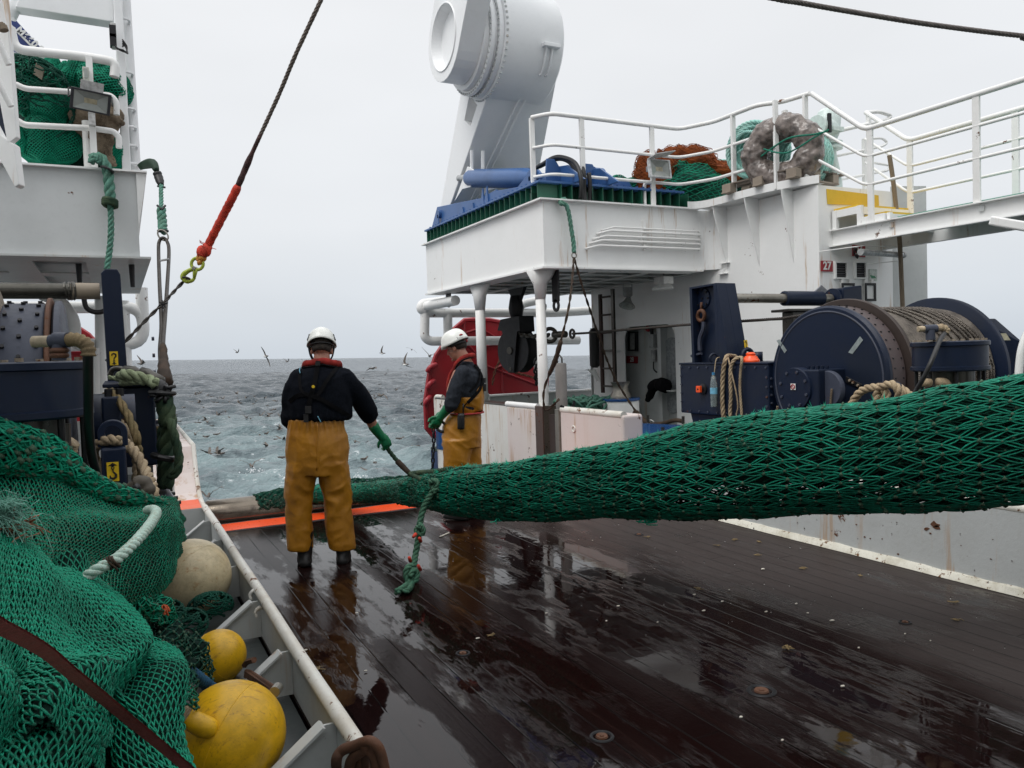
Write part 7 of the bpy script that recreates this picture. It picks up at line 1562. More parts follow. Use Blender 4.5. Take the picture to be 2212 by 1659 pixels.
pd_ = spline([G(620,840,4.95), G(650,950,4.92), G(680,1060,4.92), G(697,1160,4.92), G(695,1250,4.92), G(665,1320,4.92), G(625,1338,4.95)], 6); b.rope(pd_, .028, pitch=.22, strands=3, n=8)
b.build('plaited_ropes', M['olive'], gb_, smooth='all')
b = MB(); b.torus(G(560,1170,4.95), .06, .02, (.3,0,1)); b.torus(G(552,600,5.0), .07, .016, (.1,0,1)); b.build('tape_band', M['rubber'], gb_)
rope_thing('brown_line', 'thin brown and grey lines hanging behind the green rope bundle', [G(510,900,5.2), G(520,1050,5.2), G(535,1200,5.2), G(525,1330,5.2), G(530,1440,5.2)], .018, M['hairyrope'], extra=[([G(540,1200,5.15), G(555,1330,5.15), G(572,1440,5.15)], .016)])
NET = [(560,1076,8.3,4),(600,1074,8.3,10),(650,1072,8.25,15),(700,1067,8.15,19),(760,1064,8.0,21),(830,1061,7.4,23),(880,1060,6.8,28),(915,1064,6.3,37),(950,1066,6.0,45),(1000,1063,5.8,56),(1100,1057,5.5,66),
       (1200,1050,5.2,75),(1340,1038,4.9,87),(1500,1021,4.6,105),(1700,1004,4.3,119),(1900,988,4.05,128),(2050,964,3.88,139),(2212,944,3.7,149),(2400,924,3.5,157),(2600,905,3.3,164),(3300,860,2.9,185)]
Cn = spline([D(p[0], p[1], p[2]) for p in NET], 10); hh_ = spline([V(p[3]/FPX*p[2], 0, 0) for p in NET], 10)
seg = [0]
for i in range(1, len(Cn)): seg.append(seg[-1]+(Cn[i]-Cn[i-1]).length)
seg = np.array(seg); Ltot = seg[-1]
CnA = np.array([tuple(p) for p in Cn]); HA = np.array([p.x for p in hh_])
def Cat(v):
 s = min(max(v, 0), 1)*Ltot; return V(*[float(np.interp(s, seg, CnA[:, k])) for k in range(3)])
def Hat(v): return float(np.interp(min(max(v, 0), 1)*Ltot, seg, HA))
def net_surface(scale=1.0, wob=.05, seed=0.0):
 def S(u, v):
  u0_, v0_ = u, v; u = u+.022*pnoise(V(math.cos(6.283*u0_)*1.6, math.sin(6.283*u0_)*1.6, v0_*26+seed))+.010*pnoise(V(math.cos(6.283*u0_)*5, math.sin(6.283*u0_)*5, v0_*70)); v = min(max(v+.006*pnoise(V(math.cos(6.283*u0_)*2.2+9, math.sin(6.283*u0_)*2.2, v0_*34)), 0), 1)
  c = Cat(v); t = (Cat(v+.01)-Cat(v-.01)); t.z *= .3; c = c+V(0,0,1)*(.009*math.sin(v*37)+.006*math.sin(v*19+1)); t.normalize(); side = t.cross(V(0,0,1)).normalized()
  a = 2*math.pi*u; h = Hat(v)*.95; k = 1+wob*1.6*pnoise(V(math.cos(a)*1.5+seed, math.sin(a)*1.5, v*14))+wob*.7*math.sin(a*3+v*22+seed)*.6
  w_ = h*(.80 if h > .12 else 1.25)
  return c+V(0,0,1)*(math.cos(a)*h*scale*k)+side*(math.sin(a)*w_*scale*k)
 return S
tn = thing('trawl_net', 'long bulging green trawl net stretched from the stern roller across the deck to the right', 'net', Cat(.4))
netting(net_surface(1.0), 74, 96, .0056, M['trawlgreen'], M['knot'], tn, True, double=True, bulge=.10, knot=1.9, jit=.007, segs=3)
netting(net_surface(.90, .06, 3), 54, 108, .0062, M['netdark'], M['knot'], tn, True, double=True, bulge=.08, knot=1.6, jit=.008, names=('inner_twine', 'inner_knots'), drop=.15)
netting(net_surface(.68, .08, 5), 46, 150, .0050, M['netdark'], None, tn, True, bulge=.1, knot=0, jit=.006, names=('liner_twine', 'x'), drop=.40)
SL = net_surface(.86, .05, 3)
sheet(lambda u, v: SL(.70+.60*u, v), 26, 120, M['netbase'], tn, 'shade_liner')  # opaque dark sheet standing for the shade inside the upper net
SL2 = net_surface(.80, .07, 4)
sheet(lambda u, v: SL2(u, .01+.34*v), 24, 60, M['netbase'], tn, 'shade_liner')
def tufts(pts, n_each, size, m, parent, seed, name='frayed_tufts'):
 q = random.Random(seed); b = MB()
 for p in pts:
  base = V(q.uniform(-1,1), q.uniform(-1,1), q.uniform(.1,1.2)).normalized(); s_ = size*q.uniform(.5, 1.3)
  for k in range(n_each):
   d = (base+V(q.uniform(-1,1), q.uniform(-1,1), q.uniform(-.8,.8))*.75).normalized()*s_*q.uniform(.5,1.1); e = p+d+V(0,0,-abs(s_)*q.uniform(0,.4))
   s = d.orthogonal().normalized()*.0036; s2 = d.cross(s).normalized()*.0036
   b.add([p+s, p-s, p+s2, e], [(0,1,3), (1,2,3), (2,0,3)])
 o = b.build(name, m, parent); o['kind'] = 'stuff'; o['label'] = 'frayed bright green twine ends'; return o
S0 = net_surface(1.0); tp = []
for k in range(210): v = rnd.uniform(.25, .97); u = rnd.gauss(-.02, .05)-.04; tp.append(S0(u % 1, v))
for k in range(40): v = rnd.uniform(.26, .50); u = rnd.gauss(.86, .06); tp.append(S0(u % 1, v))
tufts(tp, 12, .046, M['tuft'], tn, 4)
def SD(u, v):
 x = 1.22+1.75*u; a = R(20)+R(150)*v; r = .205+.03*pnoise(V(x*3, v*3, 2))+.035*math.sin(u*math.pi)
 y, z = 8.46-math.cos(a)*r, .03+math.sin(a)*r
 if v > .55: y += (v-.55)*1.3; z -= (v-.55)**1.2*2.2
 return V(x+.12*(v-.4)*(u-.5)+.1*(1-v)*(u < .5)*(.5-u)*2*0, y, z)
netting(SD, 40, 16, .0052, M['netdark'], M['knot'], tn, double=True, bulge=.2, knot=1.7, jit=.008, segs=2)
netting(lambda u, v: SD(u*.99, v)+V(0,0,-.012), 46, 15, .0052, M['netdark'], None, tn, double=True, bulge=.2, knot=0, jit=.012, segs=2, names=('inner_twine','x'))
b = MB()
for (v0, v1, u0, u1, r) in ((.26,.52,.90,.80,.010), (.30,.50,.86,.76,.008), (.05,.36,.93,.90,.009)):
 b.rope([S0((u0+(u1-u0)*t+.008*math.sin(t*40)) % 1, v0+(v1-v0)*t) for t in np.linspace(0, 1, 40)], r, strands=2, n=5)
b.build('seam_cord', M['netgreen'], tn, smooth='all')
b = MB()                                             # knots of loose twine hanging under the belly
for (px, py, d) in ((1395,1120,4.75),(1405,1122,4.75),(1385,1116,4.78),(1078,1118,5.5)):
 c = D(px, py, d)
 for k in range(5): b.tube(spline([c, c+V(rnd.uniform(-.05,.05), rnd.uniform(-.03,.03), -.02), c+V(rnd.uniform(-.06,.06), rnd.uniform(-.03,.03), rnd.uniform(-.04,.01))], 4), .004, 5)
b.build('loose_ends', M['tuft'], tn, smooth='all')
wd = MB(); q = random.Random(5)
for k in range(75):
 v = q.uniform(.33, .97); p = S0(.5+q.uniform(-.04,.04), v)+V(0,0,-.006); wd.sphere(p, .0042*q.uniform(.6,1.3), 8, 1, 1, 1.5)
for k in range(170):
 v = q.uniform(.30, .97); p = S0(.5, v); z = q.uniform(.01, max(p.z-.02, .03)); wd.sphere(V(p.x+q.uniform(-.12,.12), p.y+q.uniform(-.2,.2), z), .0035*q.uniform(.5,1.2), 6, 1, 1, 2.2)
mwd, t, bsdf, tc_ = newmat('water_drop'); bsdf.inputs['Transmission Weight'].default_value = 1; bsdf.inputs['Roughness'].default_value = .02; bsdf.inputs['IOR'].default_value = 1.33
tag(wd.build('water_drops', mwd, smooth='all'), 'drops of water dripping from the trawl net onto the deck', kind='stuff')
pdn = thing('knotted_rope', 'short knotted green rope with red whipped ends hanging from the trawl net', 'rope', gz(870, 1270))
z5 = lambda a, c: (540+a*.35809, 702+c*.35809); g5 = lambda a, c, d: D(*z5(a, c), d)
dk = lambda a, c: gz(*z5(a, c), .03)
pp_ = [g5(1090,960,5.85), g5(1112,985,5.8), g5(1090,1025,5.8), g5(1055,1085,5.8), g5(1032,1160,5.78), g5(1020,1240,5.76), g5(1012,1310,5.74), g5(998,1390,5.72), g5(990,1450,5.66), g5(975,1510,5.60), g5(955,1560,5.55), dk(920,1590), dk(882,1612)]
b = MB(); b.rope(spline(pp_, 7), .024, pitch=.12); b.rope(spline([g5(1085,950,5.82), g5(1110,938,5.78), g5(1130,950,5.78), g5(1128,985,5.78), g5(1105,1010,5.78)], 6), .022, pitch=.11)
b.rope(spline([g5(1020,1200,5.72), g5(1045,1225,5.70), g5(1040,1262,5.70), g5(1008,1255,5.70), g5(1005,1225,5.72), g5(1030,1215,5.68)], 6), .019, pitch=.1)
b.rope(spline([g5(985,1450,5.6), g5(950,1465,5.56), g5(940,1510,5.55), g5(965,1560,5.53), g5(1000,1540,5.55), g5(1008,1495,5.58), g5(985,1480,5.56), g5(965,1520,5.53)], 6), .022, pitch=.11)
b.rope(spline([g5(975,1520,5.56), g5(978,1560,5.52), dk(955,1600), dk(930,1605)], 6), .02, pitch=.1)
b.build('rope', fibre('sea_green_rope', ((.035,.12,.075), (.07,.17,.11), (.14,.17,.11)), 12), pdn, smooth='all')
b = MB()
for (a, c, e, f) in ((985,1280,1000,1262),(1022,1285,1030,1305),(960,1402,968,1425),(955,1510,985,1492),(1015,1450,1028,1478),(1010,1490,1016,1475)): b.tube([g5(a,c,5.62), g5(e,f,5.66)], [.011,.014], 7)
b.build('red_whipping', M['redwrap'], pdn, smooth='all')
def patch(rows):
 A = [[Vector(p) for p in r] for r in rows]
 def cr_(P, t):
  n = len(P)-1; x = min(max(t, 0), 1)*n; i = min(int(x), n-1); f = x-i
  p0 = P[i-1] if i > 0 else P[0]*2-P[1]; p1 = P[i]; p2 = P[i+1]; p3 = P[i+2] if i+2 <= n else P[n]*2-P[n-1]
  return .5*((2*p1)+(p2-p0)*f+(2*p0-5*p1+4*p2-p3)*f*f+(3*p1-p0-3*p2+p3)*f**3)
 return lambda u, v: cr_([cr_(r, u) for r in A], v)
def fold_patch(rows, fn, amp):
 S = patch([[D(*p) for p in r] for r in rows])
 def F(u, v):
  p = S(u, v); e = .01; a = S(u+e, v)-S(u-e, v); c = S(u, v+e)-S(u, v-e); n = a.cross(c)
  if n.length == 0: return p
  n.normalize(); n = n if n.dot(p-CP) < 0 else -n
  return p+n*(amp*fn(u, v))
 return F
M['knotgreen'] = fibre('green_knots', ((.008,.13,.08), (.01,.09,.055), (.03,.15,.09)), 30, .8)
np_ = thing('net_pile', 'mountain of folded green netting filling the lower left foreground', 'net', (-.2, 2.2, 0))
def fn_back(u, v): return .5*math.sin(9*u+3*v+2*pnoise(V(u*2, v*2, 3)))*.5+pnoise(V(u*3.5, v*3, 7))*.9+.35*math.sin(v*14+u*5)*(1-u)
rowsA = [[(-120,985,3.0),(60,1000,2.95),(180,1040,3.0),(300,1073,3.2),(365,1090,3.7),(398,1118,4.0)],
         [(-120,1060,2.6),(60,1070,2.55),(180,1105,2.6),(300,1122,2.9),(372,1120,3.5),(408,1135,4.0)],
         [(-120,1130,2.3),(60,1150,2.25),(170,1180,2.35),(295,1190,2.7),(375,1160,3.4),(420,1166,4.0)],
         [(-120,1230,2.1),(50,1240,2.1),(150,1262,2.2),(265,1262,2.65),(350,1225,3.3),(408,1196,4.0)],
         [(-120,1330,2.15),(50,1330,2.15),(140,1320,2.35),(250,1300,2.9),(330,1270,3.5),(380,1225,4.1)]]
FA = fold_patch(rowsA, fn_back, .10)
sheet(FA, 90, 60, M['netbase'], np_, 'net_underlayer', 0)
sheet(FA, 2, 2, M['netbase'], np_, 'x') if 0 else netting(fold_patch(rowsA, fn_back, .10), 130, 64, .0028, M['netdark'], None, np_, lift=-.004, knot=0, jit=.004, bulge=.2, names=('under_twine','x'))
netting(FA, 150, 72, .0026, M['netgreen'], M['knot'], np_, lift=.004, knot=1.5, jit=.0018, bulge=.35, segs=2)
def ridged(x): return 1-abs(math.sin(x))
def fn_a(u, v): return 1.4*ridged(2.6*u+2.1*v+1.2*pnoise(V(u*2, v*1.5, 1)))+.8*pnoise(V(u*3, v*2.4, 11))
def fn_b(u, v): return 1.35*math.sin(7*u+4*v+2.2*pnoise(V(u*2.2, v*2, 21)))*.6+.9*pnoise(V(u*4, v*3, 31))
rowsL = [[(-140,1165,1.95),(-30,1172,1.95),(60,1196,2.0),(120,1235,2.12),(150,1262,2.3)],
         [(-140,1260,1.70),(-30,1262,1.70),(70,1290,1.76),(150,1335,1.95),(195,1370,2.15)],
         [(-140,1370,1.5),(-30,1375,1.5),(90,1405,1.58),(180,1450,1.8),(240,1490,2.05)],
         [(-140,1490,1.33),(-30,1500,1.34),(100,1525,1.42),(200,1560,1.66),(270,1590,1.92)],
         [(-140,1720,1.12),(-30,1730,1.13),(100,1735,1.22),(220,1740,1.5),(300,1740,1.8)]]
rowsR = [[(110,1225,2.28),(150,1235,2.25),(185,1262,2.35),(215,1290,2.5),(245,1300,2.65)],
         [(140,1310,2.12),(200,1325,2.05),(255,1350,2.12),(300,1375,2.3),(334,1402,2.5)],
         [(170,1400,1.98),(235,1420,1.88),(290,1445,1.95),(325,1460,2.15),(347,1478,2.35)],
         [(200,1500,1.85),(265,1520,1.72),(320,1535,1.8),(362,1548,2.0),(400,1562,2.2)],
         [(240,1740,1.68),(300,1740,1.52),(350,1740,1.58),(395,1735,1.75),(428,1730,1.98)]]
rowsF = [[(-140,1400,1.42),(-20,1408,1.40),(60,1440,1.42),(110,1478,1.50),(135,1510,1.62)],
         [(-140,1480,1.24),(-20,1490,1.22),(80,1520,1.26),(140,1560,1.40),(165,1590,1.55)],
         [(-140,1560,1.12),(-20,1575,1.10),(90,1600,1.16),(150,1640,1.30),(180,1670,1.48)],
         [(-140,1760,.98),(-20,1770,.97),(90,1780,1.04),(160,1790,1.2),(200,1790,1.40)]]
for rows, fn, am, nu, nv in ((rowsL, fn_a, .085, 150, 42), (rowsR, fn_b, .075, 112, 44), (rowsF, fn_b, .055, 124, 30)):
 F_ = fold_patch(rows, fn, am); sheet(F_, 70, 60, M['netbase'], np_, 'net_underlayer')
 netting(F_, nu, nv, .0024, M['netgreen'], M['knotgreen'], np_, lift=.004, knot=1.5, jit=.0016, bulge=.4, segs=3, double=False)
 netting(F_, int(nu*.8), int(nv*.9), .0027, M['netdark'], None, np_, lift=-.003, knot=0, jit=.004, bulge=.3, segs=2, names=('under_twine','x'))
core = MB(); core.loft([(V(-.85,2.1,.0), .85, 1.45), (V(-.85,2.1,.35), .75, 1.25), (V(-.9,2.15,.58), .6, .95), (V(-.95,2.3,.72), .35, .5)], 32)
core.build('net_core', M['netbase'], np_, smooth='all')
cr2 = thing('coarse_net_roll', 'roll of heavy coarse green net twine lying along the crest of the pile', 'net', D(100, 980, 2.9))
RO = [(-150,915,2.75,62),(-20,955,2.75,58),(60,978,2.8,50),(120,1010,2.85,42),(190,1048,2.95,26),(270,1072,3.1,15),(352,1090,3.4,5)]
Rc = spline([D(*p[:3]) for p in RO], 8); Rh = spline([V(p[3]/FPX*p[2],0,0) for p in RO], 8); nR_ = len(Rc)-1
def SR(u, v):
 x = min(max(v,0),1)*nR_; i = min(int(x), nR_-1); f = x-i; c = Rc[i].lerp(Rc[i+1], f); h = Rh[i].x*(1-f)+Rh[i+1].x*f
 t = (Rc[i+1]-Rc[i]).normalized(); s = t.cross(V(0,0,1)).normalized(); w_ = s.cross(t); a = 2*math.pi*u
 k = 1+.12*pnoise(V(math.cos(a)*2, math.sin(a)*2, v*6)); return c+w_*(math.cos(a)*h*k)+s*(math.sin(a)*h*k)
sheet(lambda u, v: (lambda p, c: c+(p-c)*.86)(SR(u, v), SR(0, v).lerp(SR(.5, v), .5)), 24, 40, M['netbase'], cr2, 'net_core')
netting(SR, 26, 26, .0062, M['netgreen'], M['knot'], cr2, True, double=True, knot=1.9, jit=.008, bulge=.2, segs=3)
netting(lambda u, v: SR((u+.03) % 1, v), 22, 30, .0055, M['netgreen'], None, cr2, True, double=True, knot=0, jit=.012, bulge=.3, segs=3, names=('twine', 'x'))
zz4 = lambda a, c: (a*.3813, 1026+c*.3813); F4 = lambda a, c, d: D(*zz4(a, c), d)
ar = thing('mint_rope', 'pale mint laid rope curving across the net pile with brown whipping', 'rope', F4(700, 430, 2.4))
pts = [F4(440,620,2.16), F4(480,585,2.15), F4(560,530,2.16), F4(650,482,2.2), F4(740,405,2.26), F4(815,325,2.36), F4(870,250,2.5), F4(885,210,2.62), F4(865,196,2.72), F4(835,200,2.8)]
b = MB(); b.rope(spline(pts, 8), .0165, pitch=.062, strands=3, n=7); b.build('rope', M['mint'], ar, smooth='all')
b = MB()
for k, (a, c) in enumerate(((608,505),(625,497),(640,490),(655,492))): b.torus(F4(a, c, 2.185), .0175, .0035, F4(700,440,2.2)-F4(600,510,2.18), 14, 5)
b.tube(spline([F4(600,490,2.17), F4(650,520,2.165), F4(665,545,2.17)], 4), .003, 5); b.build('brown_whipping', M['darkrope'], ar, smooth='all')
fr = thing('frayed_rope_end', 'tangled frayed pale green rope end at the left edge of the pile', 'rope end', F4(60, 250, 1.9))
b = MB(); q = random.Random(8); c0 = F4(20, 235, 1.93)
for k in range(330):
 s = c0+V(q.gauss(0,.016), q.gauss(0,.016), q.gauss(0,.016)); d = (CR*q.uniform(-.4,1.3)+CU*q.uniform(-1,1)-CF*q.uniform(0,.8)).normalized()*q.uniform(.03,.09)
 m1 = s+d*.5+V(q.gauss(0,.012), q.gauss(0,.012), q.gauss(0,.012)); e = s+d+V(q.gauss(0,.016), q.gauss(0,.016), q.gauss(-.012,.014)); b.tube(spline([s, m1, e], 3), .0009, 3)
o = b.build('frayed_fibres', simple('frayed_mint', (.20,.42,.34), .8, var=.5, scale=30), fr); o['kind'] = 'stuff'
b = MB();
for k in range(26):
 s = F4(110, 300, 1.93)+V(q.gauss(0,.016), q.gauss(0,.016), q.gauss(0,.012)); b.tube(spline([s, s+V(q.gauss(0,.02), q.gauss(0,.02), q.gauss(0,.02)), s+V(q.gauss(0,.03), q.gauss(0,.03), q.gauss(-.01,.02))], 3), .0018, 4)
b.build('brown_strands', simple('brown_strand', (.28,.11,.06), .8), fr)
st_ = thing('webbing_strap', 'dark red brown webbing strap pulled tight diagonally over the net pile', 'strap', F4(400, 1100, 1.2))
ctr = [(-160,760),(0,862),(120,925),(260,1008),(400,1125),(560,1252),(720,1385),(880,1515),(1030,1640),(1160,1750)]; wd_ = [92,88,84,78,72,64,58,54,50,46]; dd = [1.02,1.06,1.1,1.15,1.2,1.25,1.31,1.37,1.43,1.5]
b = MB(); L_ = []
cs = spline([V(a, c, d) for (a, c), d in zip(ctr, dd)], 6); ws = spline([V(x,0,0) for x in wd_], 6)
for i, (p, w_) in enumerate(zip(cs, ws)):
 j = min(i+1, len(cs)-1); t = (cs[j]-cs[max(i-1,0)]); n2 = V(-t.y, t.x, 0).normalized()*(w_.x/2*1.0)
 L_.append((F4(p.x+n2.x, p.y+n2.y, p.z+.01), F4(p.x-n2.x, p.y-n2.y, p.z-.004)))
for i in range(len(L_)-1):
 (a, b_), (c, d_) = L_[i], L_[i+1]; th_ = CF*.005; b.add([a, b_, d_, c, a+th_, b_+th_, d_+th_, c+th_], [(0,1,2,3), (7,6,5,4), (0,4,5,1), (3,2,6,7)])
b.build('strap_webbing', M['strap'], st_, smooth=True)
def float_ball(name, label, px, py, r, d, m, seam_ax, lug=None):
 c = D(px, py, d); o = thing(name, label, 'float', (c.x, c.y, c.z-r), 'floats lying by the coaming')
 MB().sphere(c, r, 64).build('ball', m, o, smooth='all')
 ax = Vector(seam_ax).normalized(); b = MB(); u = ax.orthogonal().normalized(); w_ = ax.cross(u)
 b.tube([c+(u*math.cos(a)+w_*math.sin(a))*(r-.0005) for a in np.linspace(0, 2*math.pi, 97)[:-1]], .0022, 6, closed=True); b.build('moulding_seam', m, o, smooth='all')
 return o, c
f1, cF1 = float_ball('yellow_float', 'largest yellow float with a moulded rope lug at the bottom left', 500, 1589, .203, 3.03, M['fyellow'], CR*.86-CU*.30-CF*.1)
lug_d = (CR*-.62+CU*.12-CF*.60).normalized(); sd_ = (CU*-.5+CR*.1-CF*.2)
a0_ = D(393, 1540, 2.83); a1_ = D(462, 1580, 2.86)
b = MB(); b.tube(spline([a0_, a0_.lerp(a1_,.3)-CF*.008, a0_.lerp(a1_,.7)-CF*.004, a1_+CF*.012], 5), [.020,.026,.029,.032,.033,.034,.036,.037,.038,.038,.039,.038,.037,.034,.028,.018], 20); b.build('lug', M['fyellow'], f1, smooth='all')
b = MB()
for k in range(5): b.torus(a0_.lerp(a1_, -.10+.055*k)-CF*.004, .026+.0015*k, .0055, (a1_-a0_), 18, 6)
b.tube(spline([a0_+CU*.02, a0_+CU*.035-CR*.02, a0_+CU*.02-CR*.05], 4), .008, 6); tag(b.build('float_lashing', M['tanrope'], smooth='all'), 'tan cord lashed round the lug of the largest yellow float', 'cord')
f2, c2 = float_ball('yellow_float', 'smaller yellow float half under loose dark netting between the two bigger floats', 474, 1417, .132, 4.0, M['fyellow'], CR*.7+CU*.5)
f3, c3 = float_ball('cream_float', 'big dirty cream float against the white coaming below the net pile', 415, 1246, .242, 5.08, M['fcream'], CR*.80-CU*.5-CF*.3)
f4, c4 = float_ball('yellow_float', 'yellow float almost hidden under green netting left of the largest one', 352, 1484, .075, 2.66, M['fyellow'], CR)
ln = thing('loose_net', 'dark loose green netting slumped between the floats and the pile', 'net', D(340, 1320, 3.2))
rows = [[(250,1268,2.75),(300,1266,2.9),(345,1285,3.1),(365,1300,3.3)],[(240,1290,2.7),(300,1300,2.75),(345,1312,2.95),(378,1330,3.3)],[(250,1310,2.75),(305,1335,2.8),(345,1345,3.0),(372,1345,3.4)]]
FD = fold_patch(rows, lambda u, v: pnoise(V(u*6, v*4, 3)), .05); sheet(FD, 30, 20, M['netbase'], ln, 'net_underlayer', 0); netting(FD, 26, 12, .0042, M['netgreen'], M['knot'], ln, lift=.006, jit=.006, double=True, knot=1.5, bulge=.3)
rows = [[(320,1340,3.0),(380,1350,3.3),(420,1372,3.6),(440,1385,3.75)],[(325,1370,2.85),(385,1385,3.1),(430,1408,3.5),(456,1425,3.72)],[(335,1400,2.75),(390,1420,3.0),(432,1445,3.4),(462,1462,3.72)],[(345,1425,2.75),(385,1440,3.0),(425,1468,3.4),(450,1486,3.76)]]
FE = fold_patch(rows, lambda u, v: pnoise(V(u*5, v*4, 9)), .05); sheet(lambda u, v: FE(u*.72, v), 24, 20, M['netbase'], ln, 'net_underlayer'); netting(FE, 26, 16, .0042, M['netdark'], M['knot'], ln, lift=.006, jit=.008, knot=1.5, bulge=.3)
b = MB()
for (px, py, rx, rz, d, n, s) in ((455,1310,46,30,4.75,120,1),(345,1330,50,34,3.3,70,2),(400,1350,46,34,3.7,90,3),(395,1475,30,26,2.9,40,4),(375,1450,26,20,2.8,40,5)):
 folds(b, D(px, py, d), rx/FPX*d, .08, rz/FPX*d, n, .0042, s)
b.build('loose_twine', M['netdark'], ln, smooth='all')
rows = [[(338,1455,2.45),(365,1452,2.5),(395,1470,2.65),(415,1490,2.8)],[(340,1480,2.4),(370,1480,2.46),(402,1500,2.65),(425,1515,2.85)],[(350,1510,2.4),(380,1512,2.5),(405,1525,2.7),(420,1535,2.85)]]
FG = fold_patch(rows, lambda u, v: pnoise(V(u*5, v*4, 19)), .02); netting(FG, 14, 10, .0035, M['netgreen'], M['knot'], ln, lift=.004, jit=.004, knot=1.5, bulge=.3)
ob_ = MB(); folds(ob_, D(352, 1324, 3.0), .022, .03, .028, 26, .0042, 7); tag(ob_.build('orange_twine', simple('orange_cord', (.55,.09,.02), .7), smooth='all'), 'small tangle of orange cord in the dark loose netting', 'cord')
rope_thing('blue_rope', 'short length of thick blue rope between the two yellow floats', [F4(985,1055,3.1), F4(1040,1090,3.15), F4(1110,1140,3.25), F4(1175,1190,3.4), F4(1230,1230,3.6)], .026, M['bluerope'], pitch=.08)
b = MB()
for k in range(7): b.rope(spline([F4(900+k*14, 1000+k*5, 3.0), F4(915+k*14, 1050+k*6, 2.95), F4(950+k*8, 1110+k*3, 2.98)], 5), .0075, pitch=.02)
tag(b.build('white_twine_bundle', fibre('white_grey_twine', ((.38,.38,.36), (.27,.26,.24)), 12), smooth='all'), 'bundle of grey white braided twine beside the blue rope', 'twine')
rbk = thing('rusty_bracket', 'flat rusty iron arm poking out behind the yellow float against the coaming', 'bracket', F4(1480, 1170, 3.6))
MB().prism([F4(1385,1105,3.75), F4(1415,1110,3.7), F4(1575,1212,3.25), F4(1560,1235,3.25), F4(1380,1150,3.75)], CF*.02).build('arm', M['rusty'], rbk, bevel=.004)
b = MB(); b.tube([F4(1560,1222,3.24), F4(1470,1240,3.4)], .012, 8); b.tube(spline([F4(1385,1080,3.8), F4(1400,1060,3.78), F4(1440,1048,3.7)], 4), .014, 6); b.build('rod', M['rusty'], rbk); MB().cyl(F4(1563,1220,3.22)-CF*.02, F4(1563,1220,3.22)+CF*.03, .022, n=12).build('pin', M['steel'], rbk)
rch = MB(); x6 = lambda a, c, d: D(540+a*.3906, 1080+c*.3906, d)
def link(mb, pts, r): mb.tube(spline([x6(*p) for p in pts], 6, closed=True), r, 10, closed=True)
link(rch, [(478,1440,2.50),(510,1385,2.50),(580,1360,2.48),(625,1345,2.46),(640,1375,2.46),(600,1400,2.48),(560,1440,2.50),(540,1520,2.54),(490,1540,2.56)], .0175)
link(rch, [(612,1400,2.50),(620,1345,2.46),(668,1335,2.44),(710,1370,2.44),(735,1440,2.46),(750,1540,2.5),(700,1545,2.5),(690,1440,2.47),(660,1385,2.46),(640,1420,2.5),(640,1520,2.55),(610,1500,2.54)], .0165)
tag(rch.build('rusty_chain', M['rusty'], smooth='all'), 'big rusty chain links hooked over the near end of the port rail', 'chain')
for (a, c, d, lab) in ((1345,690,4.6,'small rusty cleat on the coaming beside the cream float'), (1310,800,4.4,'dirty pale fitting on the coaming above the small yellow float')):
 p = F4(a, c, d); p.x = XW0-.05; b = MB(); b.tube(spline([p+V(.045,0,.01), p+V(.02,.0,.02), p+V(-.005,.0,.0), p+V(.0,-.01,-.03)], 4), [.008,.009,.010,.012,.013,.013,.012,.011,.010,.009,.009,.008,.008], 8)
 tag(b.build('coaming_cleat', M['railworn'], smooth='all'), lab, 'cleat')
scr = [(1648,1230,.9),(1575,1275,.35),(1797,1341,.8),(1500,1285,.5),(1520,1320,.7),(1335,1310,.5),(1310,1342,.35),(1745,1325,.4),(1720,1305,.5),(1655,1322,.5),(1560,1300,.5),(1855,1400,.35),(1820,1483,.6),(770,1325,.5),(790,1450,.4),(660,1405,.5),(1032,1380,.6),(1180,1325,.4),(1600,1550,.5),(1690,1600,.35),(1280,1168,.3),(960,1155,1.2),(1420,1345,.3),(2010,1385,.3),(1955,1370,.3)]
k_ = 0
base = None
for (px, py, s) in scr:
 p = gz(px, py, .005); L = .024*s; a = rnd.uniform(0, 3.14)
 if s >= 1.2:
  o = MB().obox(p, .16, .016, .006, V(.8,.6,0), V(-.6,.8,0)).build('white_sliver', M['scrap']); tag(o, 'thin white sliver lying on the wet deck below the net near the hanging rope', 'scrap'); continue
 b = MB(); n = 9; pl = [p+V(math.cos(2*math.pi*k/n+a)*L*rnd.uniform(.5,1.2), math.sin(2*math.pi*k/n+a)*L*.5*rnd.uniform(.5,1.2), 0) for k in range(n)]
 b.prism(pl, (0,0,.006)); o = b.build('fish_scrap', M['scrap'], bevel=.002); tag(o, 'small pale scrap of fish or shell lying on the wet wooden deck', 'scrap', 'pale scraps scattered over the deck')
for (px, py) in ((1505,1272),(1550,1178),(1588,1166),(1640,1170),(1640,1200),(1735,1228),(1860,1244),(2058,1300),(1400,1160),(2070,1340),(1700,1400),(690,1445),(655,1420),(1060,1372)):
 p = gz(px, py, .006); b = MB()
 for k in range(5): b.tube(spline([p, p+V(rnd.uniform(-.03,.03), rnd.uniform(-.03,.03), .004), p+V(rnd.uniform(-.035,.035), rnd.uniform(-.035,.035), .002)], 3), .0022, 4)
 tag(b.build('weed_scrap', M['weed'], smooth='all'), 'tan wisp of weed lying on the wooden deck', 'scrap', 'tan wisps of weed on the deck')
pl_lab = {1645: 'rusty deck plug with a water filled ring at the lower right of the deck', 1300: 'rusty deck plug nearest the bottom edge of the picture', 1000: 'small rusty deck plug below the knotted rope', 1380: 'rusty deck plug just under the middle of the trawl net', 1955: 'rusty deck plug on the dry planks near the right hand coaming'}
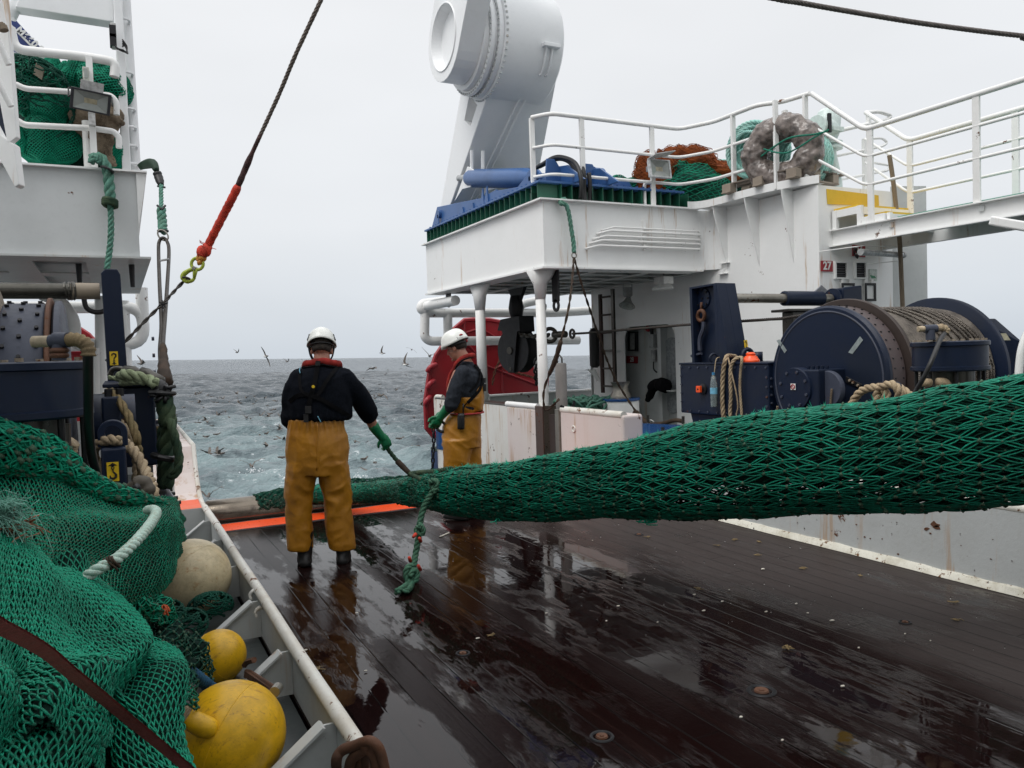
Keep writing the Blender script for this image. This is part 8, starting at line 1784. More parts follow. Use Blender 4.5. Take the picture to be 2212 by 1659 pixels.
for (px, py, s) in ((1645,1493,.85),(1300,1592,.65),(1000,1412,.5),(1380,1155,.5),(1955,1345,.45)):
 p = gz(px, py, 0); o = thing('deck_plug', pl_lab[px], 'deck plug', p, 'rusty plugs in the deck')
 MB().lathe([(.055*s,.001),(.062*s,.006),(.075*s,.006),(.080*s,.001)], p, n=28).build('ring', M['black'], o, smooth=True)
 MB().lathe([(0,.009),(.012*s,.009),(.014*s,.004),(.036*s,.008),(.040*s,.001)], p, n=20).build('plug', M['rusty'], o, smooth=True)
def bird_meshes():
 brown, white = simple('bird_brown', (.105,.088,.075), .8, var=.4, scale=12), simple('bird_white', (.75,.74,.72), .8, var=.15, scale=12)
 def wing(b, s, pts, chord, th=.008):
  n = len(pts); vs = []; fs = []
  for i, (p, c) in enumerate(zip(pts, chord)):
   x, y, z = p; y *= s
   vs += [(x+c*.45, y, z), (x, y, z+th), (x-c*.55, y, z), (x, y, z-th)]
  for i in range(n-1):
   for k in range(4): l = (k+1) % 4; fs.append((i*4+k, i*4+l, (i+1)*4+l, (i+1)*4+k))
  b.add(vs, fs)
 def bodyB(b, zo=0): b.loft([(V(-.24,0,.05+zo), .012, .03, V(0,1,0), V(0,0,1)), (V(-.15,0,.04+zo), .04, .035, V(0,1,0), V(0,0,1)), (V(-.02,0,.02+zo), .07, .065, V(0,1,0), V(0,0,1)), (V(.10,0,.03+zo), .055, .055, V(0,1,0), V(0,0,1)), (V(.16,0,.07+zo), .035, .04, V(0,1,0), V(0,0,1)), (V(.20,0,.10+zo), .038, .036, V(0,1,0), V(0,0,1)), (V(.25,0,.09+zo), .014, .014, V(0,1,0), V(0,0,1)), (V(.29,0,.08+zo), .005, .007, V(0,1,0), V(0,0,1))], 10)
 def belly(b, zo=0): b.loft([(V(-.13,0,.015+zo), .02, .02, V(0,1,0), V(0,0,1)), (V(-.02,0,-.005+zo), .06, .052, V(0,1,0), V(0,0,1)), (V(.10,0,.008+zo), .052, .05, V(0,1,0), V(0,0,1)), (V(.16,0,.05+zo), .03, .036, V(0,1,0), V(0,0,1))], 10)
 poses = {'floating': [(.05,.05,.05),(-.02,.075,.07),(-.12,.06,.075),(-.26,.03,.07)], 'raised': [(.05,.04,.05),(.07,.16,.20),(.02,.27,.24),(-.06,.42,.33),(-.16,.52,.30)], 'gliding': [(.03,.04,.05),(.08,.20,.09),(.03,.36,.06),(-.05,.52,.0),(-.12,.60,-.05)], 'banking': [(.03,.04,.05),(.08,.16,.15),(.03,.30,.26),(-.05,.44,.38),(-.12,.52,.48)]}
 ch = {4: [.10,.14,.10,.03], 5: [.14,.15,.13,.08,.02]}; out = {}
 for k, pts in poses.items():
  zo = 0 if k in ('gliding', 'banking') else .02
  root = thing('seabird', 'brown seabird', 'seabird'); b = MB(); bodyB(b, zo); b.build('body', brown, root, smooth='all')
  b = MB(); belly(b, zo); b.build('belly', white, root, smooth='all')
  for s in (-1, 1): b = MB(); wing(b, s, [(x, y, z+zo) for x, y, z in pts], ch[len(pts)]); b.build('wing', brown, root)
  out[k] = root
 return out
BR = bird_meshes(); used_ = set()
def put_bird(kind, loc, rz, s, label, group, rx=0, ry=0):
 src = BR[kind]
 if kind in used_:
  r = src.copy(); sc.collection.objects.link(r)
  for ch in list(src.children): c = ch.copy(); sc.collection.objects.link(c); c.parent = r
 else: r = src; used_.add(kind)
 r.location = loc; r.rotation_euler = (rx, ry, rz); r.scale = (s, s, s); r['label'] = label; r['group'] = group; return r
Z5 = [(20,480),(35,465),(105,490),(135,430),(190,445),(120,540),(65,550),(5,570),(140,590),(130,625),(175,635),(100,660),(165,695),(190,710),(95,750),(210,755),(200,805),(10,860),(190,560),(210,520),(675,395),(785,385),(940,380),(750,428),(925,440),(805,560),(1020,615),(905,690),(635,710),(680,735),(1000,740),(1015,668),(690,815),(755,840),(725,915),(740,545),(880,395),(860,500),(700,480),(960,520),(990,560),(1060,470),(830,620)]
Z3 = [(1410,940),(1355,980),(1500,980),(1410,1025),(1615,1040),(1315,1085),(1460,1095),(1530,1090),(1550,1120),(1440,1180),(1600,1180),(1520,1200),(1525,1335),(1620,1325),(1320,1165),(1290,1035),(1400,900),(1480,870),(1560,900),(1640,950)]
wat = [(540+a*.358, 702+c*.358) for a, c in Z5]+[(a*.293, 594+c*.293) for a, c in Z3]+[(420+rnd.uniform(0,200), 850+abs(rnd.gauss(0,35))) for k in range(42)]+[(rnd.uniform(760,925), 800+abs(rnd.gauss(0,60))) for k in range(30)]+[(rnd.uniform(390,925), 785+abs(rnd.gauss(0,22))) for k in range(26)]
bq = random.Random(17)
for (px, py) in wat:
 kind = 'raised' if bq.random() < .45 else 'floating'
 put_bird(kind, sea_pt(px, py, .10 if kind == 'floating' else .12), bq.uniform(0, 6.28), bq.uniform(.95, 1.2), 'brown and white seabird sitting on the water with its wings raised' if kind == 'raised' else 'brown and white seabird floating on the water with its wings folded', 'seabirds feeding on the water astern')
def sky_bird(px, py, d, rz, kind, label, s=1.0, rx=0): put_bird(kind, D(px, py, d), rz, s, label, 'seabirds flying low over the sea', rx)
sky_bird(573, 770, 42, 1.9, 'gliding', 'dark seabird flying on the horizon, wings upright, left of the near fisherman', 1.0, 1.15)
sky_bird(305, 787, 48, .3, 'banking', 'seabird skimming the sea just right of the tall port post', .95, .3)
sky_bird(826, 764, 60, 2.6, 'banking', 'seabird with raised wings above the horizon between the two fishermen', .9, .7)
sky_bird(889, 756, 70, 1.2, 'gliding', 'highest of the seabirds, thin wings slanting above the horizon near the far fisherman', .9, .5)
sky_bird(928, 770, 45, .9, 'banking', 'seabird crossing the horizon beside the red trawl door', 1.0, .2)
sky_bird(875, 788, 44, 2.2, 'banking', 'pale seabird banking just below the horizon left of the far fisherman', 1.0, 1.0)
sky_bird(805, 797, 55, .2, 'gliding', 'seabird gliding low with bowed wings right of the near fisherman', 1.2, -.1)
sky_bird(512, 762, 85, .5, 'banking', 'distant seabird above the horizon between the wire sling and the near fisherman', .9)
sky_bird(620, 782, 90, .5, 'banking', 'tiny distant seabird below the horizon just left of the near fisherman', .9)
sky_bird(1293, 763, 60, 2.0, 'gliding', 'small dark seabird on the horizon between the pillar and the deckhouse', .9, .8)
sky_bird(822, 856, 40, .5, 'gliding', 'seabird gliding close over the waves right of the near fisherman', 1.0, .2)
b = put_bird('raised', sea_pt(448, 1078, .2)*1.0, 1.2, 1.25, 'nearest seabird, dark wings raised, beside the pink wall at the roller end', 'seabirds feeding on the water astern')
for s_ in (0,):
 for (px, py, sz) in ((790, 1028, .5), (806, 1032, .35), (545, 1022, .3), (770, 1037, .4), (640, 1040, .3)):
  c = sea_pt(px, py, .1); q = MB()
  for k in range(40):
   a = bq.uniform(0, 6.28); rr = abs(bq.gauss(0, sz)); q.sphere(c+V(math.cos(a)*rr, math.sin(a)*rr, abs(bq.gauss(0, .14))*max(0, 1-rr)), bq.uniform(.012,.045), 5)
  tag(q.build('splash', simple('foam_white', (.8,.82,.83), .6, var=.05), smooth='all'), 'white splash thrown up on the water astern', 'splash', kind='stuff')
for k_, s_ in BR.items():
 if k_ not in used_: s_.location = sea_pt(700, 800, .1)
def cloth(name, parts, voxel, m, parent, disp=None, smooth_it=2, sub=0):
 """overlapping lofts fused into one continuous surface, then pushed in and out along its normals for folds"""
 me = bpy.data.meshes.new('tmp'); me.from_pydata(parts.v, [], parts.f); me.update()
 o = bpy.data.objects.new('tmp', me); sc.collection.objects.link(o)
 md = o.modifiers.new('r', 'REMESH'); md.mode = 'VOXEL'; md.voxel_size = voxel
 if smooth_it: ms_ = o.modifiers.new('s', 'SMOOTH'); ms_.iterations = smooth_it; ms_.factor = .6
 m2 = bpy.data.meshes.new_from_object(o.evaluated_get(bpy.context.evaluated_depsgraph_get())); bpy.data.objects.remove(o)
 if disp:
  n = len(m2.vertices); co = np.empty(n*3); m2.vertices.foreach_get('co', co); no = np.empty(n*3)
  m2.vertices.foreach_get('normal', no); co = co.reshape(-1, 3); no = no.reshape(-1, 3)
  dv = np.array([disp(Vector(co[i])) for i in range(n)]); co += no*dv[:, None]; m2.vertices.foreach_set('co', co.ravel()); m2.update()
 m2.name = name; m2.materials.clear(); m2.materials.append(m); m2.polygons.foreach_set('use_smooth', [True]*len(m2.polygons))
 o = bpy.data.objects.new(name, m2); sc.collection.objects.link(o); o.parent = parent; return o
def local(mb, name, m, parent, smooth='all'):
 o = mb.build(name, m, None, smooth=smooth); o.parent = parent; return o
def limb(mb, pts, rs, n=16, k=4):
 P = spline([V(*p) for p in pts], k); Q = spline([V(r, 0, 0) for r in rs], k); mb.tube(P, [q.x for q in Q], n)
 mb.sphere(P[0], Q[0].x, 12); mb.sphere(P[-1], Q[-1].x, 12)
def glove(mb, wrist, hand, fingers_dir, up, side, s=1.0, curl=1.0, thumb=1):
 """palm with five separate bent fingers; fingers_dir: pointing direction, up: back of hand, side: towards the thumb"""
 f = fingers_dir.normalized(); s_ = side.normalized(); u = up.normalized(); hand = Vector(hand)
 mb.loft([(hand-f*.050*s, .026*s, .018*s, s_, u), (hand-f*.02*s, .038*s, .020*s, s_, u), (hand+f*.025*s, .043*s, .019*s, s_, u), (hand+f*.045*s, .040*s, .015*s, s_, u)], 12)
 limb(mb, [Vector(wrist), Vector(wrist).lerp(hand, .5), hand-f*.03*s], [.036*s, .031*s, .027*s], 12)
 for i, (off, L) in enumerate(((.031, .070), (.011, .078), (-.010, .072), (-.030, .056))):
  b0 = hand+f*.040*s+s_*off*s; c = curl*(1+.08*i)
  p1 = b0+(f*math.cos(.5*c)-u*math.sin(.5*c))*L*.42*s; p2 = p1+(f*math.cos(1.3*c)-u*math.sin(1.3*c))*L*.34*s; p3 = p2+(f*math.cos(2.1*c)-u*math.sin(2.1*c))*L*.28*s
  P = spline([b0, p1, p2, p3], 3); mb.tube(P, [.0112*s-.0003*s*k for k in range(len(P))], 8); mb.sphere(p3, .0098*s, 8)
 t0 = hand-f*.018*s+s_*.030*s*thumb; t1 = t0+(s_*thumb*.75+f*.55-u*.15).normalized()*.034*s; t2 = t1+(f*.8-u*.45+s_*thumb*.15).normalized()*.030*s
 P = spline([t0, t1, t2], 3); mb.tube(P, [.0135*s, .0135*s, .013*s, .0125*s, .012*s, .0115*s, .011*s], 8); mb.sphere(t2, .0105*s, 8)
def frame_person(px, d, name, label, foot, lean=.04):
 h = ray(px, 780); ey = V(h.x, h.y, 0).normalized(); ex = V(ey.y, -ey.x, 0)
 o = bpy.data.objects.new(name, None); sc.collection.objects.link(o); o.empty_display_size = .1
 o.matrix_world = Matrix(((ex.x, ey.x, 0, foot.x), (ex.y, ey.y, 0, foot.y), (0,0,1,0), (0,0,0,1))) @ Matrix.Rotation(lean, 4, 'Y')   # they stand plumb while the ship rolls
 return tag(o, label, 'person')
def head(mb, c, fwd, up, s=1.0):
 """skull, jaw, nose, brow, ears, lips as part of the one body surface"""
 f = fwd.normalized(); u = up.normalized(); r_ = f.cross(u).normalized(); Mx = Matrix((r_, f, u)).transposed()
 L = lambda x, y, z: c+(r_*x+f*y+u*z)*s
 mb.sphere(L(0,-.015,.035), .095*s, 20, .80, 1.02, .98, Mx); mb.sphere(L(0,.02,-.035), .078*s, 16, .80, .95, 1.1, Mx)
 mb.loft([(L(0,.035,-.115), .030*s, .032*s, r_, f), (L(0,.035,-.085), .050*s, .050*s, r_, f), (L(0,.03,-.03), .064*s, .072*s, r_, f)], 14)
 mb.loft([(L(0,.088,.02), .008*s, .008*s, r_, f), (L(0,.104,-.015), .013*s, .014*s, r_, f), (L(0,.108,-.030), .017*s, .016*s, r_, f), (L(0,.094,-.038), .015*s, .010*s, r_, f)], 10)
 mb.sphere(L(0,.082,.030), .030*s, 10, 1.5, .45, .35, Mx)
 mb.sphere(L(0,.094,-.062), .018*s, 10, 1.35, .5, .35, Mx); mb.sphere(L(0,.088,-.098), .017*s, 10, 1.1, .7, .8, Mx)
 for q in (-1, 1):
  mb.sphere(L(.079*q,-.004,-.010), .026*s, 12, .38, .75, 1.15, Mx); mb.sphere(L(.040*q,.072,-.018), .020*s, 10, 1, .8, .8, Mx)
 return L, Mx, r_, f, u
foot = gz(697, 1216); p1 = frame_person(697, 6.27, 'person', 'nearer fisherman seen from behind in navy jersey and ochre oilskin trousers, pulling a green rope', V(foot.x, foot.y, 0))
hc = V(-.005, .045, 1.665)
bd = MB(); L_, Mx, r_, f_, u_ = head(bd, hc, V(.05,.95,-.30), V(0,.30,.95), .98)
limb(bd, [(-.003,.0,1.48), (-.003,.01,1.56), (-.004,.025,1.62)], [.080,.066,.062])
bd.loft([(V(-.02,0,.90), .17, .10), (V(-.02,0,1.05), .15, .095), (V(-.02,.0,1.25), .17, .10), (V(-.02,0,1.42), .17, .09), (V(-.01,0,1.50), .09, .07)], 18)
limb(bd, [(.15,0,1.44), (.27,.05,1.31), (.345,.13,1.20)], [.055,.048,.042]); limb(bd, [(.345,.13,1.20), (.375,.17,1.12), (.408,.20,1.045), (.43,.215,1.01)], [.043,.046,.037,.031])
limb(bd, [(-.17,0,1.44), (-.23,.03,1.30), (-.235,.08,1.15)], [.055,.048,.042]); limb(bd, [(-.235,.08,1.15), (-.20,.22,1.08), (-.15,.33,1.04)], [.042,.038,.030])
for s, cx in ((-1,-.115), (1,.075)): limb(bd, [(cx,0,.92), (cx+.045*s,.01,.50), (cx+(-.03 if s < 0 else .07),0,.20)], [.085,.055,.032])
cloth('body', bd, .0065, M['skin'], p1, None, 2)
def fold_up(p):       # jersey: soft drag lines from the shoulders to the hem
 a = pnoise(V(p.x*7, p.y*7, p.z*4+2)); b_ = 1-abs(pnoise(V(p.x*5+p.z*4, p.y*5, p.z*11-p.x*5+7)))
 hem = max(0, 1-abs(p.z-1.15)/.10); return .010*a+.012*(b_-.8)+hem*.006*math.sin(math.atan2(p.y, p.x)*22)
sw_ = MB()
sw_.loft([(V(-.018,.0,1.125), .235, .145), (V(-.018,.0,1.15), .252, .160), (V(-.022,.0,1.20), .252, .158), (V(-.025,.0,1.30), .252, .156), (V(-.020,.0,1.38), .245, .152), (V(-.012,.0,1.45), .222, .135), (V(-.006,.004,1.505), .165, .112), (V(-.003,.01,1.545), .105, .09), (V(-.003,.012,1.57), .078, .078)], 28)
limb(sw_, [(.165,0,1.445), (.245,.03,1.36), (.305,.08,1.27), (.350,.125,1.195), (.372,.15,1.145)], [.088,.083,.080,.082,.070])
limb(sw_, [(-.170,0,1.44), (-.222,.01,1.34), (-.240,.04,1.22), (-.238,.07,1.12), (-.21,.20,1.06)], [.090,.078,.070,.068,.052])
cloth('jersey', sw_, .010, M['sweater'], p1, fold_up, 4)
def fold_tr(p):
 k = .5+.5*pnoise(V(p.x*3, p.y*3, p.z*3)); side = -1 if p.x < -.03 else 1
 c1 = 1-abs(pnoise(V(p.x*6*side+p.z*5+3, p.y*5, p.z*9-p.x*6*side))); c2 = 1-abs(pnoise(V(p.x*11, p.y*8+5, p.z*3.2+side*4)))
 kn = math.exp(-((p.z-.50)/.12)**2)+.9*math.exp(-((p.z-.74)/.08)**2)+.6*math.exp(-((p.z-.22)/.07)**2)
 w_ = math.exp(-((p.z-1.10)/.05)**2)*math.sin(math.atan2(p.y, p.x+.04)*26+3*pnoise(V(p.x*9, p.y*9, 1)))
 return .017*(c1-.82)*(.4+kn)+.013*(c2-.85)+.006*w_+.002*pnoise(p*16)
tr1 = MB()
tr1.loft([(V(-.040,.0,.70), .225, .150), (V(-.037,.0,.80), .240, .162), (V(-.037,.0,.90), .244, .166), (V(-.040,.0,1.0), .235, .158), (V(-.046,.0,1.08), .216, .148), (V(-.046,.0,1.125), .213, .144), (V(-.046,.0,1.135), .205, .138)], 30)
def leg_(mb, rings): mb.loft([(V(x, y, z), rx, ry) for x, y, z, rx, ry in rings], 24)
leg_(tr1, [(-.168,.0,.112,.094,.098), (-.170,.0,.13,.097,.102), (-.172,.0,.25,.100,.106), (-.180,.0,.40,.104,.110), (-.178,.0,.55,.112,.118), (-.160,.0,.70,.124,.134), (-.145,.0,.80,.128,.14)])
leg_(tr1, [(.150,.0,.105,.106,.102), (.148,.0,.125,.109,.106), (.135,.0,.25,.110,.108), (.120,.0,.40,.113,.112), (.108,.0,.55,.118,.118), (.088,.0,.70,.124,.134), (.075,.0,.80,.126,.14)])
cloth('oilskin_trousers', tr1, .009, M['oil'], p1, fold_tr, 3)
b = MB(); b.tube([(-.040+.004*math.sin(k), -.168+.02*abs(k-5)/12, 1.11-.036*k) for k in range(11)], .005, 6); local(b, 'seat_seam', M['oil'], p1)
for nm, cx, rot in (('boot', -.135, -.1), ('boot', .158, .15)):
 b = MB(); e = V(math.sin(rot), math.cos(rot), 0); sx_ = V(math.cos(rot), -math.sin(rot), 0); c = V(cx, 0, 0)
 b.loft([(c+e*.03+V(0,0,.002), .056, .145, sx_, e), (c+e*.03+V(0,0,.03), .058, .148, sx_, e), (c+e*.025+V(0,0,.055), .054, .130, sx_, e), (c+e*.0+V(0,0,.09), .058, .080, sx_, e), (c-e*.005+V(0,0,.27), .064, .072, sx_, e)], 20)
 b.loft([(c-e*.075+V(0,0,.0), .044, .034, sx_, e), (c-e*.075+V(0,0,.035), .047, .037, sx_, e)], 16)
 cloth(nm, b, .009, M['boot'], p1, None, 1)
def helmet(par, c, f, u, s, m, nape=.014):
 r_ = f.cross(u).normalized(); vs = []; fs = []; n = 40; k = 12
 for i in range(k+1):
  t = i/k
  for j in range(n):
   a = 2*math.pi*j/n; ca, sa = math.cos(a), math.sin(a)           # sa: +front
   zb = -.012+ (nape*max(0, -sa)**2*1.0) + .010*abs(ca)*0 - .012*max(0, abs(ca)-.75)*4*(.5)
   th = math.pi/2*(1-t); rr = math.cos(th)**.78 if t < 1 else 1; z = zb+(.122-zb)*math.sin(th)**.95
   fl = 1+.045*max(0, (t-.86)/.14); rx, ry = .106*rr*fl, (.130 if sa < 0 else .135)*rr*(fl+(.05*max(0, sa) if t > .85 else 0))
   ridge = .003*math.exp(-(ca/.35)**2)*(1-t)
   vs.append(c+(r_*ca*rx+f*sa*ry+u*(z+ridge))*s)
 for i in range(k):
  for j in range(n): l = (j+1) % n; fs.append((i*n+j, i*n+l, (i+1)*n+l, (i+1)*n+j))
 b = MB(); b.add(vs, fs); o = local(b, 'helmet', m, par); md = o.modifiers.new('t', 'SOLIDIFY'); md.thickness = .005; md.offset = -1; return o, r_
hf, hu = V(.04,.95,-.30).normalized(), V(0,.30,.95).normalized(); hcc = hc+hu*.052+hf*-.008
o, hr_ = helmet(p1, hcc, hf, hu, 1.0, M['helmet'], .020)
b = MB()
for q in (-1, 1):
 c = hcc+hr_*(.098*q)+hu*.030-hf*.035; b.obox(c, .014, .040, .030, (hr_*q*.9+hu*.35).normalized(), hf, (hu*.9-hr_*q*.35).normalized())
 b.obox(c+hu*.026-hf*.01-hr_*q*.008, .014, .022, .012, (hr_*q*.8+hu*.6).normalized(), hf, (hu*.8-hr_*q*.6).normalized())
local(b, 'helmet_vent', M['rubber'], p1, False)
hb_ = MB();
for i, (z, r1, r2) in enumerate(((0,0,0),)): pass
hb_.loft([(hcc+hu*-.075-hf*.034, .060, .060, hr_, hf), (hcc+hu*-.055-hf*.022, .074, .079, hr_, hf), (hcc+hu*-.02-hf*.012, .0815, .093, hr_, hf), (hcc+hu*.03-hf*.008, .083, .098, hr_, hf)], 24)
local(hb_, 'hair', M['hair'], p1)
b = MB(); b.tube([hcc+hr_*math.cos(a)*.092+hf*math.sin(a)*.106-hu*.022 for a in np.linspace(math.pi*1.02, math.pi*1.98, 16)], .010, 8, sq=.9)
for q in (-1, 1): b.tube(spline([hcc+hr_*(.096*q)-hu*.010-hf*.01, hcc+hr_*(.092*q)-hu*.05+hf*.0, hcc+hr_*(.078*q)-hu*.10+hf*.02, hcc+hr_*(.04*q)-hu*.15+hf*.06], 4), .0065 if q > 0 else .010, 6)
local(b, 'chin_strap', M['rubber'], p1)
def back_y(x, z, off=.010):
 rx = .262 if z < 1.38 else .262-(z-1.38)*.75; ry = .160 if z < 1.38 else .160-(z-1.38)*.33
 return -ry*math.sqrt(max(0, 1-min(1, abs((x+.02)/max(rx,.05)))**2))-off
b = MB(); cp_ = []
for t in np.linspace(0, 1, 17):
 a = math.pi*(1.0+t)*1.0-.0; cp_.append(V(-.002+.132*math.cos(a)*1.0, .035+.108*math.sin(a), 1.585-.018*abs(math.cos(a))*1.4))
cp_ = [V(-.128,.14,1.47), V(-.138,.08,1.52)]+cp_+[V(.134,.08,1.52), V(.125,.14,1.47)]
b.tube(spline(cp_, 2), [.021+.002*math.sin(i*.9) for i in range(len(cp_)*2-1)], 12, sq=1.3); local(b, 'life_jacket_collar', M['collar'], p1)
b = MB(); b.tube(spline([p+V(0,-.022,-.028) if abs(p.x) < .12 else p+V(math.copysign(.02,p.x),-.008,-.028) for p in cp_], 2), .0075, 6); local(b, 'collar_piping', M['blackcloth'], p1)
def webbing(pts, wd, name='webbing'):
 P = spline([V(x, back_y(x, z), z) for x, z in pts], 6); b = MB(); L = []
 for i, p in enumerate(P):
  j = min(i+1, len(P)-1); t = (P[j]-P[max(i-1,0)]).normalized(); s = t.cross(V(0,-1,0)).normalized(); L.append((p+s*wd/2, p-s*wd/2))
 for i in range(len(L)-1):
  (a, c), (d_, e) = L[i], L[i+1]; o_ = V(0,.008,0); b.add([a, c, e, d_, a+o_, c+o_, e+o_, d_+o_], [(0,1,2,3),(7,6,5,4),(0,4,5,1),(3,2,6,7),(1,5,6,2),(0,3,7,4)])
 return local(b, name, M['blackcloth'], p1, False)
webbing([(-.030,1.585),(-.040,1.52),(-.052,1.455),(-.068,1.376),(-.085,1.32),(-.105,1.22),(-.118,1.13)], .034)
webbing([(.113,1.535),(.065,1.48),(.022,1.417),(-.022,1.343),(-.060,1.31)], .028)
webbing([(-.245,1.27),(-.195,1.315),(-.145,1.331),(-.09,1.325),(-.005,1.291),(.07,1.245),(.150,1.195),(.215,1.15)], .032)
webbing([(-.165,1.50),(-.17,1.44),(-.155,1.36),(-.10,1.32)], .022)
b = MB(); b.obox((-.105, back_y(-.105,1.22)-.008, 1.215), .045, .016, .055); b.obox((-.122, back_y(-.12,1.15)-.006, 1.15), .035, .014, .06); b.obox((-.035, back_y(-.035,1.565)-.012, 1.565), .036, .008, .03); local(b, 'buckle', M['rubber'], p1, False)
b = MB(); b.cyl((-.068, back_y(-.068,1.390)-.006, 1.390), (-.068, back_y(-.068,1.390)+.004, 1.390), .0115, n=16); local(b, 'yellow_button', M['signyellow'], p1, False)
b = MB(); b.tube(spline([V(-.165,back_y(-.165,1.52)-.006,1.535), V(-.17,back_y(-.17,1.50)-.008,1.51), V(-.165,back_y(-.165,1.49)-.006,1.49)], 3), .004, 5); b.tube(spline([V(-.035,back_y(-.035,1.17)-.006,1.165), V(-.022,back_y(-.02,1.14)-.008,1.14), V(-.012,back_y(-.01,1.12)-.006,1.12)], 3), .004, 5); local(b, 'blue_toggle', simple('pale_blue_cord', (.15,.38,.50), .5), p1)
g1 = MB(); hand1 = V(.502,.262,.930); fd = V(.42,.20,-.86).normalized(); sd1 = V(-.80,-.25,-.42); sd1 = (sd1-fd*sd1.dot(fd)).normalized(); up1 = sd1.cross(fd).normalized()
if up1.x < 0: up1 = -up1
limb(g1, [(.405,.198,1.055), (.435,.222,1.01), (.47,.245,.965)], [.046,.040,.036]); glove(g1, (.455,.235,.985), hand1, fd, up1, sd1, 1.08, .95)
cloth('glove', g1, .0045, M['glove'], p1, lambda p: .0015*pnoise(p*60), 1)
g2 = MB(); glove(g2, (-.16,.31,1.04), (-.12,.39,1.02), V(.4,.9,-.2), V(0,.2,1), V(1,-.4,0), 1.05, .9); cloth('glove', g2, .006, M['glove'], p1, None, 1)
T1 = p1.matrix_world
hp0 = T1 @ (hand1+fd*.075-up1*.045)
rope_thing('hauling_rope', 'green laid rope pulled tight from the fisherman\'s glove down to the trawl net', [T1 @ (hand1-fd*.055-up1*.028), T1 @ (hand1-fd*.02-up1*.035), hp0, D(862,1000,6.55), D(885,1022,6.5), D(912,1036,6.1)], .0185, M['olive'], pitch=.11,
  extra=[([D(884,1024,6.52), D(905,1021,6.35), D(925,1020,6.15), D(945,1018,6.0), D(975,1012,5.85)], .022)])
b = MB(); b.tube(spline([D(858,996,6.55), D(872,1010,6.53), D(884,1022,6.5)], 4), [.024,.026,.025,.026,.025,.024,.023,.022,.020], 8); tag(b.build('rope_serving', M['darkrope'], smooth='all'), 'dark served splice in the green rope just before it meets the net', 'rope')
foot2 = gz(1008, 1119); p2 = frame_person(1008, 7.9, 'person', 'farther fisherman turned left behind the net, charcoal sweatshirt, white helmet, ochre bib trousers', V(foot2.x, foot2.y, 0))
fw = V(-.90,.40,-.42).normalized(); uu = V(-.40,.15,.90); uu = (uu-fw*uu.dot(fw)).normalized(); hc2 = V(-.105,.02,1.665)
bd = MB(); L2, Mx2, r2_, f2_, u2_ = head(bd, hc2, fw, uu, 1.0)
limb(bd, [(-.005,.0,1.47), (-.035,.01,1.55), (-.075,.01,1.62)], [.080,.068,.062])
bd.loft([(V(-.03,0,.90), .11, .15), (V(0,0,1.05), .10, .14), (V(0,.0,1.25), .11, .17), (V(-.02,0,1.42), .10, .17), (V(-.01,0,1.50), .07, .09)], 18)
limb(bd, [(-.09,-.13,1.41), (-.15,-.16,1.25), (-.165,-.17,1.10)], [.052,.046,.040]); limb(bd, [(-.165,-.17,1.10), (-.20,-.14,1.06), (-.235,-.10,1.02)], [.041,.040,.032])
limb(bd, [(-.02,.17,1.41), (-.10,.20,1.22), (-.15,.19,1.10)], [.052,.046,.040]); limb(bd, [(-.15,.19,1.10), (-.22,.12,1.04), (-.27,.05,1.00)], [.040,.036,.03])
for s in (-1, 1): limb(bd, [(-.04,.08*s,.92), (-.05,.10*s,.50), (-.02,.10*s,.08)], [.085,.055,.04])
cloth('body', bd, .0065, M['skin'], p2, None, 2)
sh_ = MB()
sh_.loft([(V(-.0,.0,1.06), .135, .175), (V(-.005,.0,1.16), .148, .185), (V(-.010,.0,1.27), .158, .200), (V(-.010,.0,1.37), .152, .205), (V(-.012,.0,1.44), .128, .180), (V(-.020,.004,1.495), .095, .130), (V(-.030,.01,1.535), .074, .085)], 26)
limb(sh_, [(-.045,-.15,1.425), (-.09,-.185,1.33), (-.125,-.20,1.22), (-.150,-.20,1.13), (-.160,-.19,1.10)], [.082,.076,.072,.068,.058])
limb(sh_, [(-.02,.15,1.42), (-.08,.19,1.30), (-.13,.20,1.18), (-.16,.18,1.08)], [.080,.07,.062,.055])
cloth('sweatshirt', sh_, .010, M['shirt'], p2, lambda p: .014*(1-abs(pnoise(V(p.x*5, p.y*6+p.z*5, p.z*9-3)))-.8)+.006*pnoise(p*9), 4)
tr2 = MB()
tr2.loft([(V(-.055,.0,.70), .190, .180), (V(-.055,.0,.80), .192, .185), (V(-.050,.0,.90), .188, .186), (V(-.030,.0,.98), .168, .180), (V(-.010,.0,1.04), .150, .176), (V(-.002,.0,1.10), .152, .186), (V(.004,.0,1.16), .158, .196), (V(.010,.0,1.19), .160, .198)], 30)
tr2.loft([(V(.085,-.02,1.05), .072, .13), (V(.088,-.02,1.18), .078, .15), (V(.098,-.02,1.27), .062, .12), (V(.108,-.03,1.33), .040, .07)], 20)
leg_(tr2, [(-.075,-.08,.10,.100,.095), (-.080,-.08,.25,.110,.100), (-.10,-.08,.45,.122,.110), (-.095,-.08,.62,.136,.12), (-.085,-.07,.78,.15,.13)])
leg_(tr2, [(.095,.06,.10,.085,.095), (.088,.06,.25,.088,.100), (.075,.06,.38,.092,.105), (.050,.06,.50,.098,.11), (.030,.06,.62,.115,.12), (-.0,.06,.78,.14,.13)])
def fold_t2(p):
 c1 = 1-abs(pnoise(V(p.x*6+p.z*4, p.y*5+2, p.z*9+p.x*4))); kn = math.exp(-((p.z-.46)/.10)**2)+math.exp(-((p.z-.80)/.10)**2)+.6*math.exp(-((p.z-1.08)/.05)**2)
 return .013*(c1-.82)*(.6+kn)+.002*pnoise(p*14)-.010*math.exp(-((p.z-1.035)/.022)**2)
cloth('bib_trousers', tr2, .009, M['oil'], p2, fold_t2, 3)
